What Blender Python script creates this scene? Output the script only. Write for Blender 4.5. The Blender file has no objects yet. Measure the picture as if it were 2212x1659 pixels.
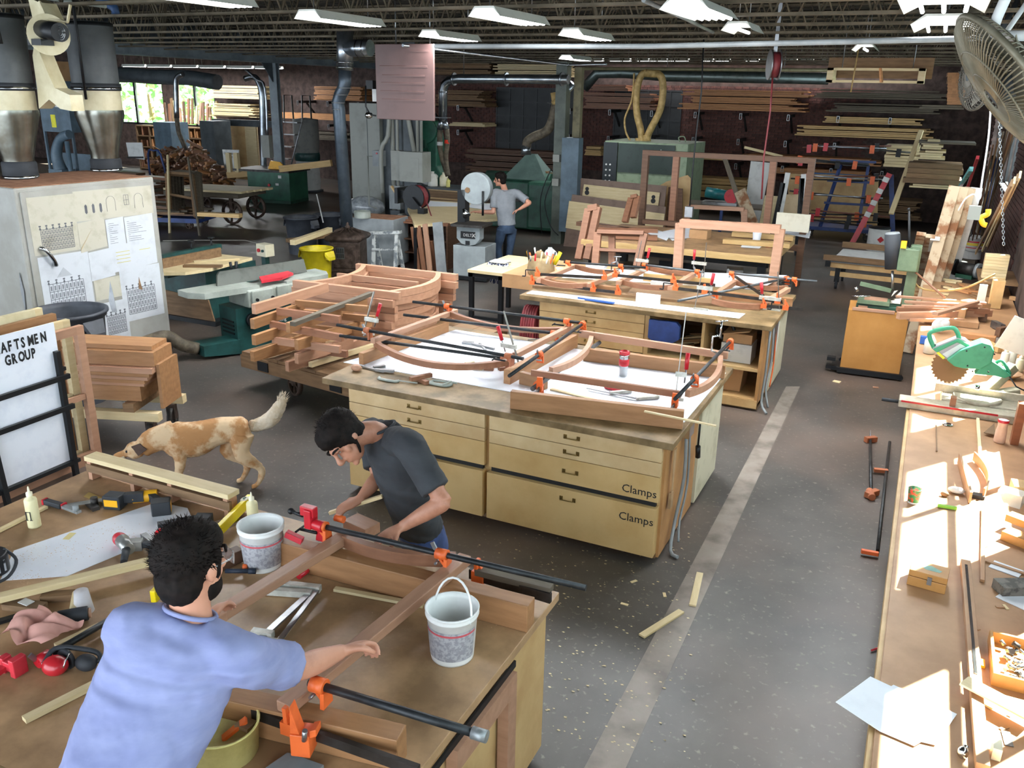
import bpy,math,random
from math import sin,cos,pi,radians as R
from mathutils import Vector as V,Matrix,Euler
random.seed(7)
C = bpy.context.scene.collection
CH = 3.15
YAW,PIT,ROL,FPX = 4.39570926e-01,3.29694775e-01,2.07796377e-02,1847.43577
cf = V((-sin(YAW)*cos(PIT),cos(YAW)*cos(PIT),-sin(PIT)))
cr0 = V((cos(YAW),sin(YAW),0)); cu0 = cr0.cross(cf)
cr = cr0*cos(ROL) + cu0*sin(ROL); cu = -cr0*sin(ROL) + cu0*cos(ROL)
cam = bpy.data.objects.new('camera',bpy.data.cameras.new('camera')); C.objects.link(cam)
cam.matrix_world = Matrix(((cr.x,cu.x,-cf.x,0),(cr.y,cu.y,-cf.y,0),(cr.z,cu.z,-cf.z,CH),(0,0,0,1)))
cam.data.sensor_width = 36; cam.data.lens = FPX/2212*36; cam.data.clip_end = 300; cam.data.clip_start = .05
bpy.context.scene.camera = cam
def ray(px,py): return cf + cr*((px-1106)/FPX) - cu*((py-829.5)/FPX)
def gz(px,py,z=0.0):
    d = ray(px,py); return V((0,0,CH)) + d*((z-CH)/d.z)
def gy(px,py,y):
    d = ray(px,py); return V((0,0,CH)) + d*(y/d.y)
def gx(px,py,x):
    d = ray(px,py); return V((0,0,CH)) + d*(x/d.x)
def gk(px,py,k): return V((0,0,CH)) + ray(px,py)*k
sc = bpy.context.scene
sc.view_settings.view_transform = 'Standard'; sc.view_settings.look = 'None'
sc.view_settings.gamma = 1; sc.view_settings.use_curve_mapping = False
sc.view_settings.exposure = 0.28
w = bpy.data.worlds.new('world'); sc.world = w; w.use_nodes = True
wn = w.node_tree.nodes; bg = wn['Background']
bg.inputs[0].default_value = (.80,.90,1.0,1); bg.inputs[1].default_value = 5.5
sun = bpy.data.objects.new('sun',bpy.data.lights.new('sun','SUN')); C.objects.link(sun)
sun.data.energy = 90; sun.data.angle = R(.6); sun.data.color = (1,.95,.86)
sun.rotation_euler = V((.51,.72,1.0)).to_track_quat('Z','Y').to_euler()
_m = {}
def L2(c):
    if isinstance(c,str):
        c = c.lstrip('#'); c = [int(c[i:i+2],16)/255 for i in (0,2,4)]
        c = [x/12.92 if x <= .04045 else ((x+.055)/1.055)**2.4 for x in c]
    return (c[0],c[1],c[2],1)
def mat(name,c1,c2=None,rough=.6,metal=0,kind='plain',sc_=6.0,bump=0.0,var=.0,trans=0,emit=0,spec=.5):
    if name in _m: return _m[name]
    m = bpy.data.materials.new(name); m.use_nodes = True; nt = m.node_tree; N = nt.nodes; Lk = nt.links.new
    b = N['Principled BSDF']; b.inputs['Roughness'].default_value = rough; b.inputs['Metallic'].default_value = metal
    b.inputs['Specular IOR Level'].default_value = spec
    c1 = L2(c1); c2 = L2(c2) if c2 else tuple(x*.72 for x in c1[:3])+(1,)
    tc = N.new('ShaderNodeTexCoord'); mp = N.new('ShaderNodeMapping'); Lk(tc.outputs['Object'],mp.inputs[0])
    oi = N.new('ShaderNodeObjectInfo')
    if emit:
        b.inputs['Emission Color'].default_value = c1; b.inputs['Emission Strength'].default_value = emit
    rp = N.new('ShaderNodeValToRGB'); rp.color_ramp.elements[0].color = c2; rp.color_ramp.elements[1].color = c1
    nz = N.new('ShaderNodeTexNoise'); nz.inputs['Detail'].default_value = 6; nz.inputs['Roughness'].default_value = .6
    Lk(mp.outputs[0],nz.inputs[0]); nz.inputs['Scale'].default_value = sc_
    fac = nz.outputs[0]
    if kind == 'plain': rp.color_ramp.elements[0].position = .30; rp.color_ramp.elements[1].position = .50
    if kind == 'wood':
        mp.inputs['Scale'].default_value = (.2,1.3,1.3)
        vm = N.new('ShaderNodeVectorMath'); vm.operation = 'MULTIPLY_ADD'; cx = N.new('ShaderNodeCombineXYZ')
        Lk(oi.outputs['Random'],cx.inputs[0]); Lk(oi.outputs['Random'],cx.inputs[2]); vm.inputs[1].default_value = (37,11,53)
        Lk(cx.outputs[0],vm.inputs[0]); Lk(mp.outputs[0],vm.inputs[2])
        wv = N.new('ShaderNodeTexWave'); wv.wave_type = 'RINGS'; wv.rings_direction = 'X'
        wv.inputs['Scale'].default_value = sc_*.9; wv.inputs['Distortion'].default_value = 5; wv.inputs['Detail'].default_value = 3; wv.inputs['Detail Scale'].default_value = 1.2
        Lk(vm.outputs[0],wv.inputs[0]); Lk(vm.outputs[0],nz.inputs[0]); nz.inputs['Scale'].default_value = sc_*5
        mx = N.new('ShaderNodeMath'); mx.operation = 'MULTIPLY_ADD'; mx.inputs[1].default_value = .1
        m2 = N.new('ShaderNodeMath'); m2.operation = 'MULTIPLY'; m2.inputs[1].default_value = .95
        Lk(nz.outputs[0],m2.inputs[0]); Lk(wv.outputs[1],mx.inputs[0]); Lk(m2.outputs[0],mx.inputs[2]); fac = mx.outputs[0]
        rp.color_ramp.elements[0].position = .15; rp.color_ramp.elements[1].position = .75
    if kind == 'cloth':
        wv = N.new('ShaderNodeTexWave'); wv.bands_direction = 'DIAGONAL'; wv.inputs['Scale'].default_value = 2.2; wv.inputs['Distortion'].default_value = 9; wv.inputs['Detail'].default_value = 2; wv.inputs['Detail Scale'].default_value = .8; Lk(mp.outputs[0],wv.inputs[0]); mp.inputs['Scale'].default_value = (.7,.7,2.2)
        rp.color_ramp.elements[0].position = .38; rp.color_ramp.elements[1].position = .62
    if kind == 'worn':
        rp.color_ramp.elements[0].position = .38; rp.color_ramp.elements[1].position = .62
    if kind == 'spots':
        rp.color_ramp.elements[0].position = .44; rp.color_ramp.elements[1].position = .54
    Lk(fac,rp.inputs[0]); out = rp.outputs[0]
    if var:
        h = N.new('ShaderNodeHueSaturation'); mr = N.new('ShaderNodeMapRange')
        mr.inputs[3].default_value = 1-var; mr.inputs[4].default_value = 1+var
        Lk(oi.outputs['Random'],mr.inputs[0]); Lk(mr.outputs[0],h.inputs['Value']); Lk(out,h.inputs['Color']); out = h.outputs[0]
    Lk(out,b.inputs['Base Color'])
    if bump:
        bp = N.new('ShaderNodeBump'); bp.inputs['Strength'].default_value = bump; bp.inputs['Distance'].default_value = .01
        Lk(wv.outputs[1] if kind == 'cloth' else fac,bp.inputs['Height']); Lk(bp.outputs[0],b.inputs['Normal'])
    if trans:
        b.inputs['Alpha'].default_value = 1-trans
    _m[name] = m; return m
def glassmat(name,tint=(1,1,1),refl=.08):
    if name in _m: return _m[name]
    m = bpy.data.materials.new(name); m.use_nodes = True; nt = m.node_tree; N = nt.nodes; N.clear()
    o = N.new('ShaderNodeOutputMaterial'); t = N.new('ShaderNodeBsdfTransparent'); t.inputs[0].default_value = (*tint,1)
    g = N.new('ShaderNodeBsdfGlossy'); g.inputs['Roughness'].default_value = .05; x = N.new('ShaderNodeMixShader'); x.inputs[0].default_value = refl
    nt.links.new(t.outputs[0],x.inputs[1]); nt.links.new(g.outputs[0],x.inputs[2]); nt.links.new(x.outputs[0],o.inputs[0])
    _m[name] = m; return m
ply = mat('plywood','#cbab78','#b79362',.5,kind='worn',sc_=3,bump=.02)
plyedge = mat('worn_top','#8d7450','#64502f',.55,kind='worn',sc_=5,bump=.05)
benchtop = mat('bench_top','#b3906a','#8a6c4d',.45,kind='worn',sc_=3.2,bump=.02)
mahog = mat('mahogany','#97694e','#754d37',.5,kind='wood',sc_=4,var=.12)
mahogl = mat('mahogany_light','#b48a70','#9a7157',.5,kind='wood',sc_=4,var=.08)
mahogd = mat('mahogany_dark','#70503a','#4d3323',.55,kind='wood',sc_=4,var=.2)
fir = mat('fir','#a67a52','#7f5735',.55,kind='wood',sc_=4,var=.12)
pine = mat('pine','#cfae78','#b08a52',.6,kind='wood',sc_=4,var=.12)
pale = mat('pale_wood','#d9c79f','#bfa878',.6,kind='wood',sc_=4,var=.1)
orangew = mat('orange_wood','#c28a5a','#93623a',.6,kind='wood',sc_=4,var=.15)
greyw = mat('grey_wood','#6b6152','#463d31',.75,kind='wood',sc_=4,var=.2)
brownw = mat('brown_wood','#8a6b4b','#5c442c',.7,kind='wood',sc_=4,var=.2)
oldw = mat('painted_old','#b9a68b','#8a5f40',.8,kind='spots',sc_=4,var=.1,bump=.2)
whitelam = mat('white_laminate','#eceff6','#dfe3ec',.22,kind='plain',sc_=2)
whitep = mat('white_paint','#d4d4d2','#bdbdbb',.5)
cream = mat('cream_plastic','#e4dcc0','#d8cfae',.4)
black = mat('black_metal','#191b1e','#101113',.45,.3)
pipeb = mat('black_pipe','#34373a','#222426',.45,.5,kind='worn',sc_=12)
steel = mat('steel','#9a9c9e','#74777a',.35,.9)
chrome = mat('chrome','#c8cacc','#a8aaac',.15,1)
galv = mat('galvanised','#b4bac0','#8f969d',.28,.95,kind='worn',sc_=5)
castiron = mat('cast_iron','#4d4a48','#33302e',.5,.6,kind='worn',sc_=8)
rust = mat('rusty_iron','#5a4a42','#35291f',.6,.5,kind='worn',sc_=10,bump=.1)
orange = mat('orange_paint','#e0662c','#c65322',.45,kind='plain',sc_=10)
red = mat('red_plastic','#bf1f2c','#a31822',.35)
redp = mat('red_paint','#c2303c','#9c2630',.4)
green = mat('machine_green','#27503f','#1c3b2f',.45,kind='worn',sc_=4)
dgreen = mat('dark_green','#1f4a3c','#16362c',.4,kind='worn',sc_=4)
teal = mat('jointer_green','#1f4d4b','#153634',.4,kind='worn',sc_=4)
mgreen = mat('muted_green','#6c7f63','#55664e',.5,kind='worn',sc_=4)
grey = mat('grey_paint','#8f9496','#787d7f',.5,kind='worn',sc_=3)
dgrey = mat('dark_grey','#4b5257','#3a4044',.55,kind='worn',sc_=3)
panelgrey = mat('electric_grey','#90918a','#7d7e77',.5,kind='plain',sc_=2)
beamgrey = mat('beam_grey','#929ba1','#778086',.5,kind='worn',sc_=2)
mgrey = mat('machine_grey','#9fa59c','#868c83',.45,kind='worn',sc_=4)
rubber = mat('rubber','#2a2d32','#1c1e22',.7)
binmat = mat('grey_bin','#43474f','#33363d',.55,kind='worn',sc_=4)
yellow = mat('yellow_plastic','#e4d022','#c9b51c',.4,kind='worn',sc_=4)
yel2 = mat('yellow_tool','#f0b020','#d79a18',.4)
blue = mat('blue_paint','#27427e','#1d3366',.45,kind='worn',sc_=5)
lblue = mat('bright_blue','#2f5fae','#2a55a0',.4)
paper = mat('paper','#dfe2e8','#d6d9df',.7)
paper2 = mat('old_paper','#b5b0a0','#a49e8b',.7)
card = mat('cardboard','#b58c62','#a37c55',.75,kind='plain',sc_=3)
hose = mat('dust_hose','#6e6352','#4a4236',.7,kind='worn',sc_=10)
hosey = mat('tan_hose','#b79a64','#937947',.6,kind='worn',sc_=10)
brickm = mat('brick','#5e3a33','#402824',.85,kind='worn',sc_=9,var=.3,bump=.1)
mortar = mat('mortar','#5a4a45','#3d312d',.9,kind='worn',sc_=5)
conc = None
ink = mat('ink','#15161a','#101114',.6)
clearp = mat('clear_plastic','#d9dcda','#c9cccb',.2,trans=.55)
class MB:
    def __init__(s): s.v = []; s.f = []; s.sm = []
    def add(s,vs,fs,smooth=False):
        n = len(s.v); s.v += [tuple(p) for p in vs]; s.f += [tuple(i+n for i in f) for f in fs]; s.sm += [smooth]*len(fs); return s
    def box(s,x0,x1,y0,y1,z0,z1,M=None):
        vs = [V((x,y,z)) for x in (x0,x1) for y in (y0,y1) for z in (z0,z1)]
        if M: vs = [M @ v for v in vs]
        return s.add(vs,[(0,1,3,2),(4,6,7,5),(0,4,5,1),(2,3,7,6),(0,2,6,4),(1,5,7,3)])
    def bar(s,p0,p1,w,h,up=(0,0,1)):          # rectangular bar between two points,w across,h along up,centred
        p0 = V(p0); p1 = V(p1); t = (p1-p0).normalized(); up = V(up)
        if abs(t.dot(up)) > .98: up = V((0,1,0))
        a = t.cross(up).normalized(); b = a.cross(t)
        vs = [p+a*(w/2*i)+b*(h/2*j) for p in (p0,p1) for i in (-1,1) for j in (-1,1)]
        return s.add(vs,[(0,1,3,2),(4,6,7,5),(0,4,5,1),(2,3,7,6),(0,2,6,4),(1,5,7,3)])
    def rings(s,rs,cap=True,smooth=True):
        n = len(rs[0]); vs = [p for r in rs for p in r]; fs = []
        for i in range(len(rs)-1):
            for j in range(n):
                fs.append((i*n+j,i*n+(j+1) % n,(i+1)*n+(j+1) % n,(i+1)*n+j))
        k = len(s.f); s.add(vs,fs,smooth)
        if cap:
            b = len(s.v)-len(vs); s.f.append(tuple(b+j for j in reversed(range(n)))); s.f.append(tuple(b+len(vs)-n+j for j in range(n))); s.sm += [False,False]
        return s
    def cyl(s,p0,p1,r0,r1=None,n=16,cap=True):
        p0 = V(p0); p1 = V(p1); r1 = r0 if r1 is None else r1; t = (p1-p0).normalized()
        a = t.orthogonal().normalized(); b = t.cross(a)
        return s.rings([[p+(a*cos(2*pi*i/n)+b*sin(2*pi*i/n))*r for i in range(n)] for p,r in ((p0,r0),(p1,r1))],cap)
    def tube(s,pts,r,n=10,cap=True,smooth_path=0):
        pts = [V(p) for p in pts]
        rr = r if isinstance(r,(list,tuple)) else [r]*len(pts)
        if smooth_path: pts,rr = cat(pts,rr,smooth_path)
        rs = []; a = None
        for i,p in enumerate(pts):
            t = (pts[min(i+1,len(pts)-1)]-pts[max(i-1,0)]).normalized()
            a = t.orthogonal().normalized() if a is None else (a-t*a.dot(t)).normalized()
            b = t.cross(a); rs.append([p+(a*cos(2*pi*k/n)+b*sin(2*pi*k/n))*rr[i] for k in range(n)])
        return s.rings(rs,cap)
    def lathe(s,prof,c=(0,0,0),n=24,M=None,cap=False):   # prof: (r,z)
        c = V(c); rs = [[V((r*cos(2*pi*i/n),r*sin(2*pi*i/n),z)) for i in range(n)] for r,z in prof]
        rs = [[(M @ p if M else p)+c for p in q] for q in rs]
        return s.rings(rs,cap)
    def prism(s,poly,d):                           # extrude polygon (3D points) along vector d
        d = V(d); a = [V(p) for p in poly]; n = len(a); b = [p+d for p in a]
        return s.add(a+b,[tuple(range(n)),tuple(reversed(range(n,2*n)))]+[(i,n+i,n+(i+1) % n,(i+1) % n) for i in range(n)])
    def ell(s,c,r,n=16,m=10,M=None):
        c = V(c); r = r if isinstance(r,(tuple,list)) else (r,r,r); rs = []
        for i in range(m+1):
            t = pi*(.02+.96*i/m)
            ring = [V((r[0]*sin(t)*cos(2*pi*k/n),r[1]*sin(t)*sin(2*pi*k/n),-r[2]*cos(t))) for k in range(n)]
            rs.append([(M @ p if M else p)+c for p in ring])
        return s.rings(rs,True)
    def limb(s,pts,rad,lat=(1,0,0),n=16,sub=4):          # elliptical loft: rad = [(lateral,other)]
        pts = [V(p) for p in pts]; rad = [r if isinstance(r,(tuple,list)) else (r,r) for r in rad]
        P,A = cat(pts,[r[0] for r in rad],sub); _,B = cat(pts,[r[1] for r in rad],sub)
        lat = V(lat); rs = []
        for i,p in enumerate(P):
            t = (P[min(i+1,len(P)-1)]-P[max(i-1,0)]).normalized()
            a = (lat-t*lat.dot(t)).normalized(); b = t.cross(a)
            rs.append([p+a*(A[i]*cos(2*pi*k/n))+b*(B[i]*sin(2*pi*k/n)) for k in range(n)])
        return s.rings(rs,True)
    def grid(s,f,nu,nv):
        vs = [f(i/nu,j/nv) for i in range(nu+1) for j in range(nv+1)]
        return s.add(vs,[(i*(nv+1)+j,(i+1)*(nv+1)+j,(i+1)*(nv+1)+j+1,i*(nv+1)+j+1) for i in range(nu) for j in range(nv)],True)
    def mesh(s,name,m):
        me = bpy.data.meshes.new(name); me.from_pydata(s.v,[],s.f); me.materials.append(m)
        me.polygons.foreach_set('use_smooth',s.sm); return me
def cat(pts,rr,sub):
    P,Q = [],[]; n = len(pts)
    for i in range(n-1):
        p0,p1,p2,p3 = pts[max(i-1,0)],pts[i],pts[i+1],pts[min(i+2,n-1)]
        for k in range(sub):
            t = k/sub
            P.append(.5*((2*p1)+(p2-p0)*t+(2*p0-5*p1+4*p2-p3)*t*t+(3*p1-p0-3*p2+p3)*t**3)); Q.append(rr[i]+(rr[i+1]-rr[i])*(t*t*(3-2*t)))
    P.append(pts[-1]); Q.append(rr[-1]); return P,Q
def B_(*a): return MB().box(*a)
def T(name,label,cat_,loc=(0,0,0),rz=0,group=None):
    o = bpy.data.objects.new(name,None); C.objects.link(o); o.location = loc; o.rotation_euler = (0,0,rz) if not isinstance(rz,tuple) else rz
    o.empty_display_size = .1; o['label'] = label; o['category'] = cat_
    if group: o['group'] = group
    return o
def P(name,mb,m,parent=None,label=None,kind=None,bev=0,loc=None,rot=None,sub=0):
    me = mb.mesh(name,m) if isinstance(mb,MB) else mb
    o = bpy.data.objects.new(name,me); C.objects.link(o); o.parent = parent
    if loc is not None: o.location = loc
    if rot is not None: o.rotation_euler = rot
    if label: o['label'] = label
    if kind: o['kind'] = kind
    if bev:
        q = o.modifiers.new('bevel','BEVEL'); q.width = bev; q.segments = 2; q.limit_method = 'ANGLE'
    if sub:
        q = o.modifiers.new('sub','SUBSURF'); q.levels = sub; q.render_levels = sub
    return o
def S(name,mb,m,label,cat_,loc=(0,0,0),rz=0,group=None,bev=0):
    o = P(name,mb,m,None,label,bev=bev,loc=loc,rot=(0,0,rz) if not isinstance(rz,tuple) else rz); o['category'] = cat_
    if group: o['group'] = group
    return o
def ST(name,mb,m,parent=None,kind='structure',**k):
    return P(name,mb,m,parent,kind=kind if parent is None else k.pop('kd',None),**k)
def frame_rot(p0,p1,up=(0,0,1)):
    t = (V(p1)-V(p0)).normalized(); up = V(up)
    if abs(t.dot(up)) > .98: up = V((0,1,0))
    y = up.cross(t).normalized(); z = t.cross(y)
    return Matrix((t,y,z)).transposed().to_euler()
def beam(name,p0,p1,w,h,m,label=None,cat_=None,parent=None,group=None,up=(0,0,1),bev=0):   # length along local X from p0,centred section
    p0 = V(p0); p1 = V(p1)
    if up == (0,1,0) and not parent and p1.z-p0.z > .4 and p0.z < 1.2 and name not in ('white_stripe','orange_hose','standing_strip','upright_post'): p0 = p0-(p1-p0)*((p0.z-.01)/(p1.z-p0.z))
    L = (p1-p0).length
    mb = MB().box(0,L,-w/2,w/2,-h/2,h/2)
    o = P(name,mb,m,parent,label,loc=p0,rot=frame_rot(p0,p1,up),bev=bev)
    if cat_: o['category'] = cat_
    if group: o['group'] = group
    return o
def dup(root,loc,rz=None,label=None,group=None):
    r = root.copy(); C.objects.link(r); r.location = loc
    if rz is not None: r.rotation_euler = (0,0,rz) if not isinstance(rz,tuple) else rz
    if label: r['label'] = label
    if group: r['group'] = group
    for ch in list(root.children):
        c = ch.copy(); C.objects.link(c); c.parent = r
        for g in list(ch.children):
            d = g.copy(); C.objects.link(d); d.parent = c
    return r
def text(s,size,m,parent,loc,rot,name='lettering',ext=.0006,ax='LEFT',shear=0,sx=1,off=0):
    cu_ = bpy.data.curves.new(name,'FONT'); cu_.body = s; cu_.size = size; cu_.extrude = ext; cu_.align_x = ax; cu_.resolution_u = 2; cu_.offset = off
    o = bpy.data.objects.new(name,cu_); C.objects.link(o)
    me = bpy.data.meshes.new_from_object(o); bpy.data.objects.remove(o)
    if sx != 1:
        for v in me.vertices: v.co.x *= sx
    me.materials.clear(); me.materials.append(m)
    return P(name,me,m,parent,loc=loc,rot=rot)
def rem(o,vox,smooth=3,disp=None):
    q = o.modifiers.new('remesh','REMESH'); q.mode = 'VOXEL'; q.voxel_size = vox; q.use_smooth_shade = True
    if smooth:
        s_ = o.modifiers.new('smooth','SMOOTH'); s_.iterations = smooth; s_.factor = .5
    if disp:
        t = bpy.data.textures.new('clouds','CLOUDS'); t.noise_scale = disp[1]
        d = o.modifiers.new('disp','DISPLACE'); d.texture = t; d.strength = disp[0]; d.texture_coords = 'LOCAL'
    return o
# =============== SETTING ===============
YB = 26.0; XL = -36.0; XR = 1.15; ZC = 4.62
def floor_mat():
    m = mat('floor_concrete','#4f4b47','#383532',.4,kind='worn',sc_=1.1,bump=.03)
    nt = m.node_tree; N = nt.nodes; Lk = nt.links.new; b = N['Principled BSDF']
    base = b.inputs['Base Color'].links[0].from_socket
    tc = N.new('ShaderNodeTexCoord'); n1 = N.new('ShaderNodeTexNoise'); n1.inputs['Scale'].default_value = 26; n1.inputs['Detail'].default_value = 8
    Lk(tc.outputs['Object'],n1.inputs[0]); r1 = N.new('ShaderNodeValToRGB'); r1.color_ramp.elements[0].position = .60; r1.color_ramp.elements[1].position = .72
    r1.color_ramp.elements[0].color = (0,0,0,1); r1.color_ramp.elements[1].color = (.5,.5,.5,1); Lk(n1.outputs[0],r1.inputs[0])
    mx = N.new('ShaderNodeMixRGB'); mx.inputs[2].default_value = L2('#8e867c'); Lk(r1.outputs[0],mx.inputs[0]); Lk(base,mx.inputs[1])
    n2 = N.new('ShaderNodeTexNoise'); n2.inputs['Scale'].default_value = .45; n2.inputs['Detail'].default_value = 5; Lk(tc.outputs['Object'],n2.inputs[0])
    r2 = N.new('ShaderNodeValToRGB'); r2.color_ramp.elements[0].position = .45; r2.color_ramp.elements[1].position = .68
    r2.color_ramp.elements[0].color = (0,0,0,1); r2.color_ramp.elements[1].color = (.55,.55,.55,1); Lk(n2.outputs[0],r2.inputs[0])
    m3 = N.new('ShaderNodeMixRGB'); m3.inputs[2].default_value = L2('#7b6456'); Lk(r2.outputs[0],m3.inputs[0]); Lk(mx.outputs[0],m3.inputs[1])
    Lk(m3.outputs[0],b.inputs['Base Color']); return m
fl = ST('floor',B_(XL,XR+.3,-4,YB+.3,-.3,0),floor_mat())
def paint_mat():
    m = mat('aisle_paint','#857b72','#7b7067',.45,kind='worn',sc_=6)
    nt = m.node_tree; N = nt.nodes; b = N['Principled BSDF']; tc = N.new('ShaderNodeTexCoord'); n = N.new('ShaderNodeTexNoise'); n.inputs['Scale'].default_value = 4; n.inputs['Detail'].default_value = 10
    nt.links.new(tc.outputs['Object'],n.inputs[0]); r = N.new('ShaderNodeValToRGB'); r.color_ramp.elements[0].position = .3; r.color_ramp.elements[1].position = .52
    r.color_ramp.elements[0].color = (.6,.6,.6,1); nt.links.new(n.outputs[0],r.inputs[0]); nt.links.new(r.outputs[0],b.inputs['Alpha']); return m
a,b_,c,d = gz(1262,1659),gz(1352,1659),gz(1728,835),gz(1698,835)
lm = MB(); nseg = 60
a = a-(d-a)*.5; b_ = b_-(c-b_)*.5
for i in range(nseg):
    f0,f1 = i/nseg,(i+1)/nseg
    e = lambda f,s: V((random.uniform(-.006,.006),0,0))
    q = [a.lerp(d,f0),b_.lerp(c,f0),b_.lerp(c,f1),a.lerp(d,f1)]
    lm.add([p+V((0,0,.002)) for p in q],[(0,1,2,3)])
P('aisle_line',lm,paint_mat(),fl,label='worn pale aisle line painted on the floor')
wb = MB(); zt = ZC+.1
wins = [(-31.2,-27.6),(-27.0,-24.95)]
edges = [XL]+[x for w_ in wins for x in w_]+[XR]
for i in range(0,len(edges),2): wb.box(edges[i],edges[i+1],YB,YB+.3,-.1,zt)
for w_ in wins: wb.box(w_[0],w_[1],YB,YB+.3,-.1,1.6); wb.box(w_[0],w_[1],YB,YB+.3,3.25,zt)
wback = ST('wall_back',wb,mortar)
bme = {}
def brickobj(x,z,L=.194,par=None,k=0):
    key = (round(L,3),k)
    if key not in bme:
        j = random.uniform(-.004,.004); bme[key] = MB().box(0,L,-.018+j,.02,0,.06).mesh('brick',brickm)
    P('brick',bme[key],brickm,par,loc=(x,YB-.004,z))
rest = MB(); nb = 0
cells = []
for r_ in range(-2,40):
    z = 1.0+r_*.071
    for i in range(-60,52):
        x = -12.5+i*.206+(.103 if r_ % 2 else 0)
        if x > XR-.2: continue
        cells.append((x,z))
def vis(x,z): return (-7.6 < x < -4.0 and 1.55 < z < 2.68)
vc = [c_ for c_ in cells if vis(*c_)][:300]; sv = set(vc)
for x,z in vc: brickobj(x,z,.194,wback,random.randrange(4))
for x,z in cells:
    if (x,z) not in sv and z < 3.4 and x > -16: rest.box(x,x+.194,YB-.02,YB,z,z+.06)
P('brick_course',rest,brickm,wback,kind='stuff')
sashd = mat('dark_sash','#2a2b2d','#1d1e20',.5,.2); panem = mat('dirty_pane','#232527','#191b1d',.55,kind='worn',sc_=4)
for n_,(x0,x1) in enumerate(((-12.95,-10.15),(-8.95,-6.9))):
    wf = MB(); z0,z1 = 1.15,3.25
    cols,rows = 6,5
    for i in range(cols+1):
        x = x0+(x1-x0)*i/cols; wf.box(x-.02,x+.02,YB-.07,YB-.025,z0,z1)
    for j in range(rows+1):
        z = z0+(z1-z0)*j/rows; wf.box(x0,x1,YB-.072,YB-.024,z-.02,z+.02)
    o = P('window_%d' % (n_+3),wf,sashd,None,kind='structure')
    for i in range(cols):
        for j in range(rows):
            P('pane',B_(x0+(x1-x0)*i/cols,x0+(x1-x0)*(i+1)/cols,YB-.05,YB-.04,z0+(z1-z0)*j/rows,z0+(z1-z0)*(j+1)/rows),panem,o)
    P('sill',B_(x0-.1,x1+.1,YB-.12,YB-.02,z0-.12,z0-.02),mortar,o)
gl = glassmat('window_glass',(.95,1,.98))
for n_,(x0,x1) in enumerate(wins):
    wf = MB(); mid = (x0+x1)/2+(.25 if n_ == 0 else 0)
    for x in (x0,mid,x1): wf.box(x-.05,x+.05,YB+.02,YB+.1,1.6,3.25)
    for z in (1.63,3.22): wf.box(x0,x1,YB+.02,YB+.1,z-.04,z+.04)
    o = P('window_%d' % (n_+1),wf,sashd,None,kind='structure')
    P('pane',B_(x0,mid,YB+.05,YB+.06,1.6,3.25),gl,o); P('pane',B_(mid,x1,YB+.05,YB+.06,1.6,3.25),gl,o)
ST('wall_left',B_(XL-.3,XL,-4,YB,-.1,zt),mortar)
rw = MB(); RW = [(-3.6,5.0),(5.45,7.4),(7.75,9.9),(10.9,12.6),(15.5,18.5),(20,23)]; SI,HD = 1.75,3.4
ys = -4.0
for y0,y1 in RW:
    rw.box(XR,XR+.3,ys,y0,-.1,zt); rw.box(XR,XR+.3,y0,y1,-.1,SI); rw.box(XR,XR+.3,y0,y1,HD,zt); ys = y1
rw.box(XR,XR+.3,ys,YB+.3,-.1,zt)
wr = ST('wall_right',rw,mortar)
rb = MB()
for r_ in range(0,56):
    z = .02+r_*.071
    for i in range(64):
        y = 12.7+i*.206+(.103 if r_ % 2 else 0)
        if y+.2 > YB: continue
        if any(y0-.2 < y < y1 for y0,y1 in RW) and SI-.06 < z < HD: continue
        rb.box(XR-.018,XR,y,y+.194,z,z+.06)
P('brick_course',rb,brickm,wr,kind='stuff')
for n_,(y0,y1) in enumerate(RW):
    wf = MB(); k = max(1,round((y1-y0)/.95))
    for i in range(k+1): y = y0+(y1-y0)*i/k; wf.box(XR+.1,XR+.14,y-.02,y+.02,SI,HD)
    for z in (SI,(SI+HD)/2,HD): wf.box(XR+.1,XR+.14,y0,y1,z-.02,z+.02)
    o = P('window_%d' % (n_+5),wf,sashd,None,kind='structure')
    P('pane',B_(XR+.115,XR+.12,y0,y1,SI,HD),gl,o)
deckm = mat('ceiling_deck','#3a342b','#27221b',.8,kind='worn',sc_=1.5)
joistm = mat('joist_steel','#6d6250','#4d4536',.7,.2,kind='worn',sc_=3)
ce = ST('ceiling',B_(XL,XR+.3,-4,YB+.3,ZC,ZC+.1),deckm)
rb = MB()
for i in range(118): rb.box(XL,XR,-3+i*.246,-3+i*.246+.1,ZC-.05,ZC)
P('deck_rib',rb,deckm,ce,kind='stuff')
web = None; xj0,xj1 = -20.0,XR
for k in range(-6,15):
    y = 8.5+k*1.37-1.37
    if y > 25.6: break
    jm = MB(); z0,z1 = 3.96,4.54
    for dy in (-.035,.035):
        jm.bar((xj0,y+dy,z0),(xj1,y+dy,z0),.05,.028); jm.bar((xj0,y+dy,z1),(xj1,y+dy,z1),.05,.028)
    o = P('joist',jm,joistm,ce)
    wmb = MB(); n = 44; st = (xj1-xj0)/n
    for i in range(n):
        x = xj0+i*st; wmb.tube([(x,y,z0),(x+st/2,y,z1),(x+st,y,z0)],.014,5)
    P('web_rod',wmb,joistm,o)
def girder(x,y0,y1,z0,z1,nm,m,ribs=0,fl_=.12):
    g = MB(); g.box(x-.012,x+.012,y0,y1,z0,z1); g.box(x-fl_,x+fl_,y0,y1,z1-.03,z1); g.box(x-fl_,x+fl_,y0,y1,z0,z0+.03)
    o = P(nm,g,m,None,kind='structure')
    for i in range(ribs):
        y = y0+(y1-y0)*(i+.5)/ribs; P('stiffener',B_(x+.0,x+fl_-.01,y-.008,y+.008,z0+.03,z1-.03),m,o)
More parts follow.
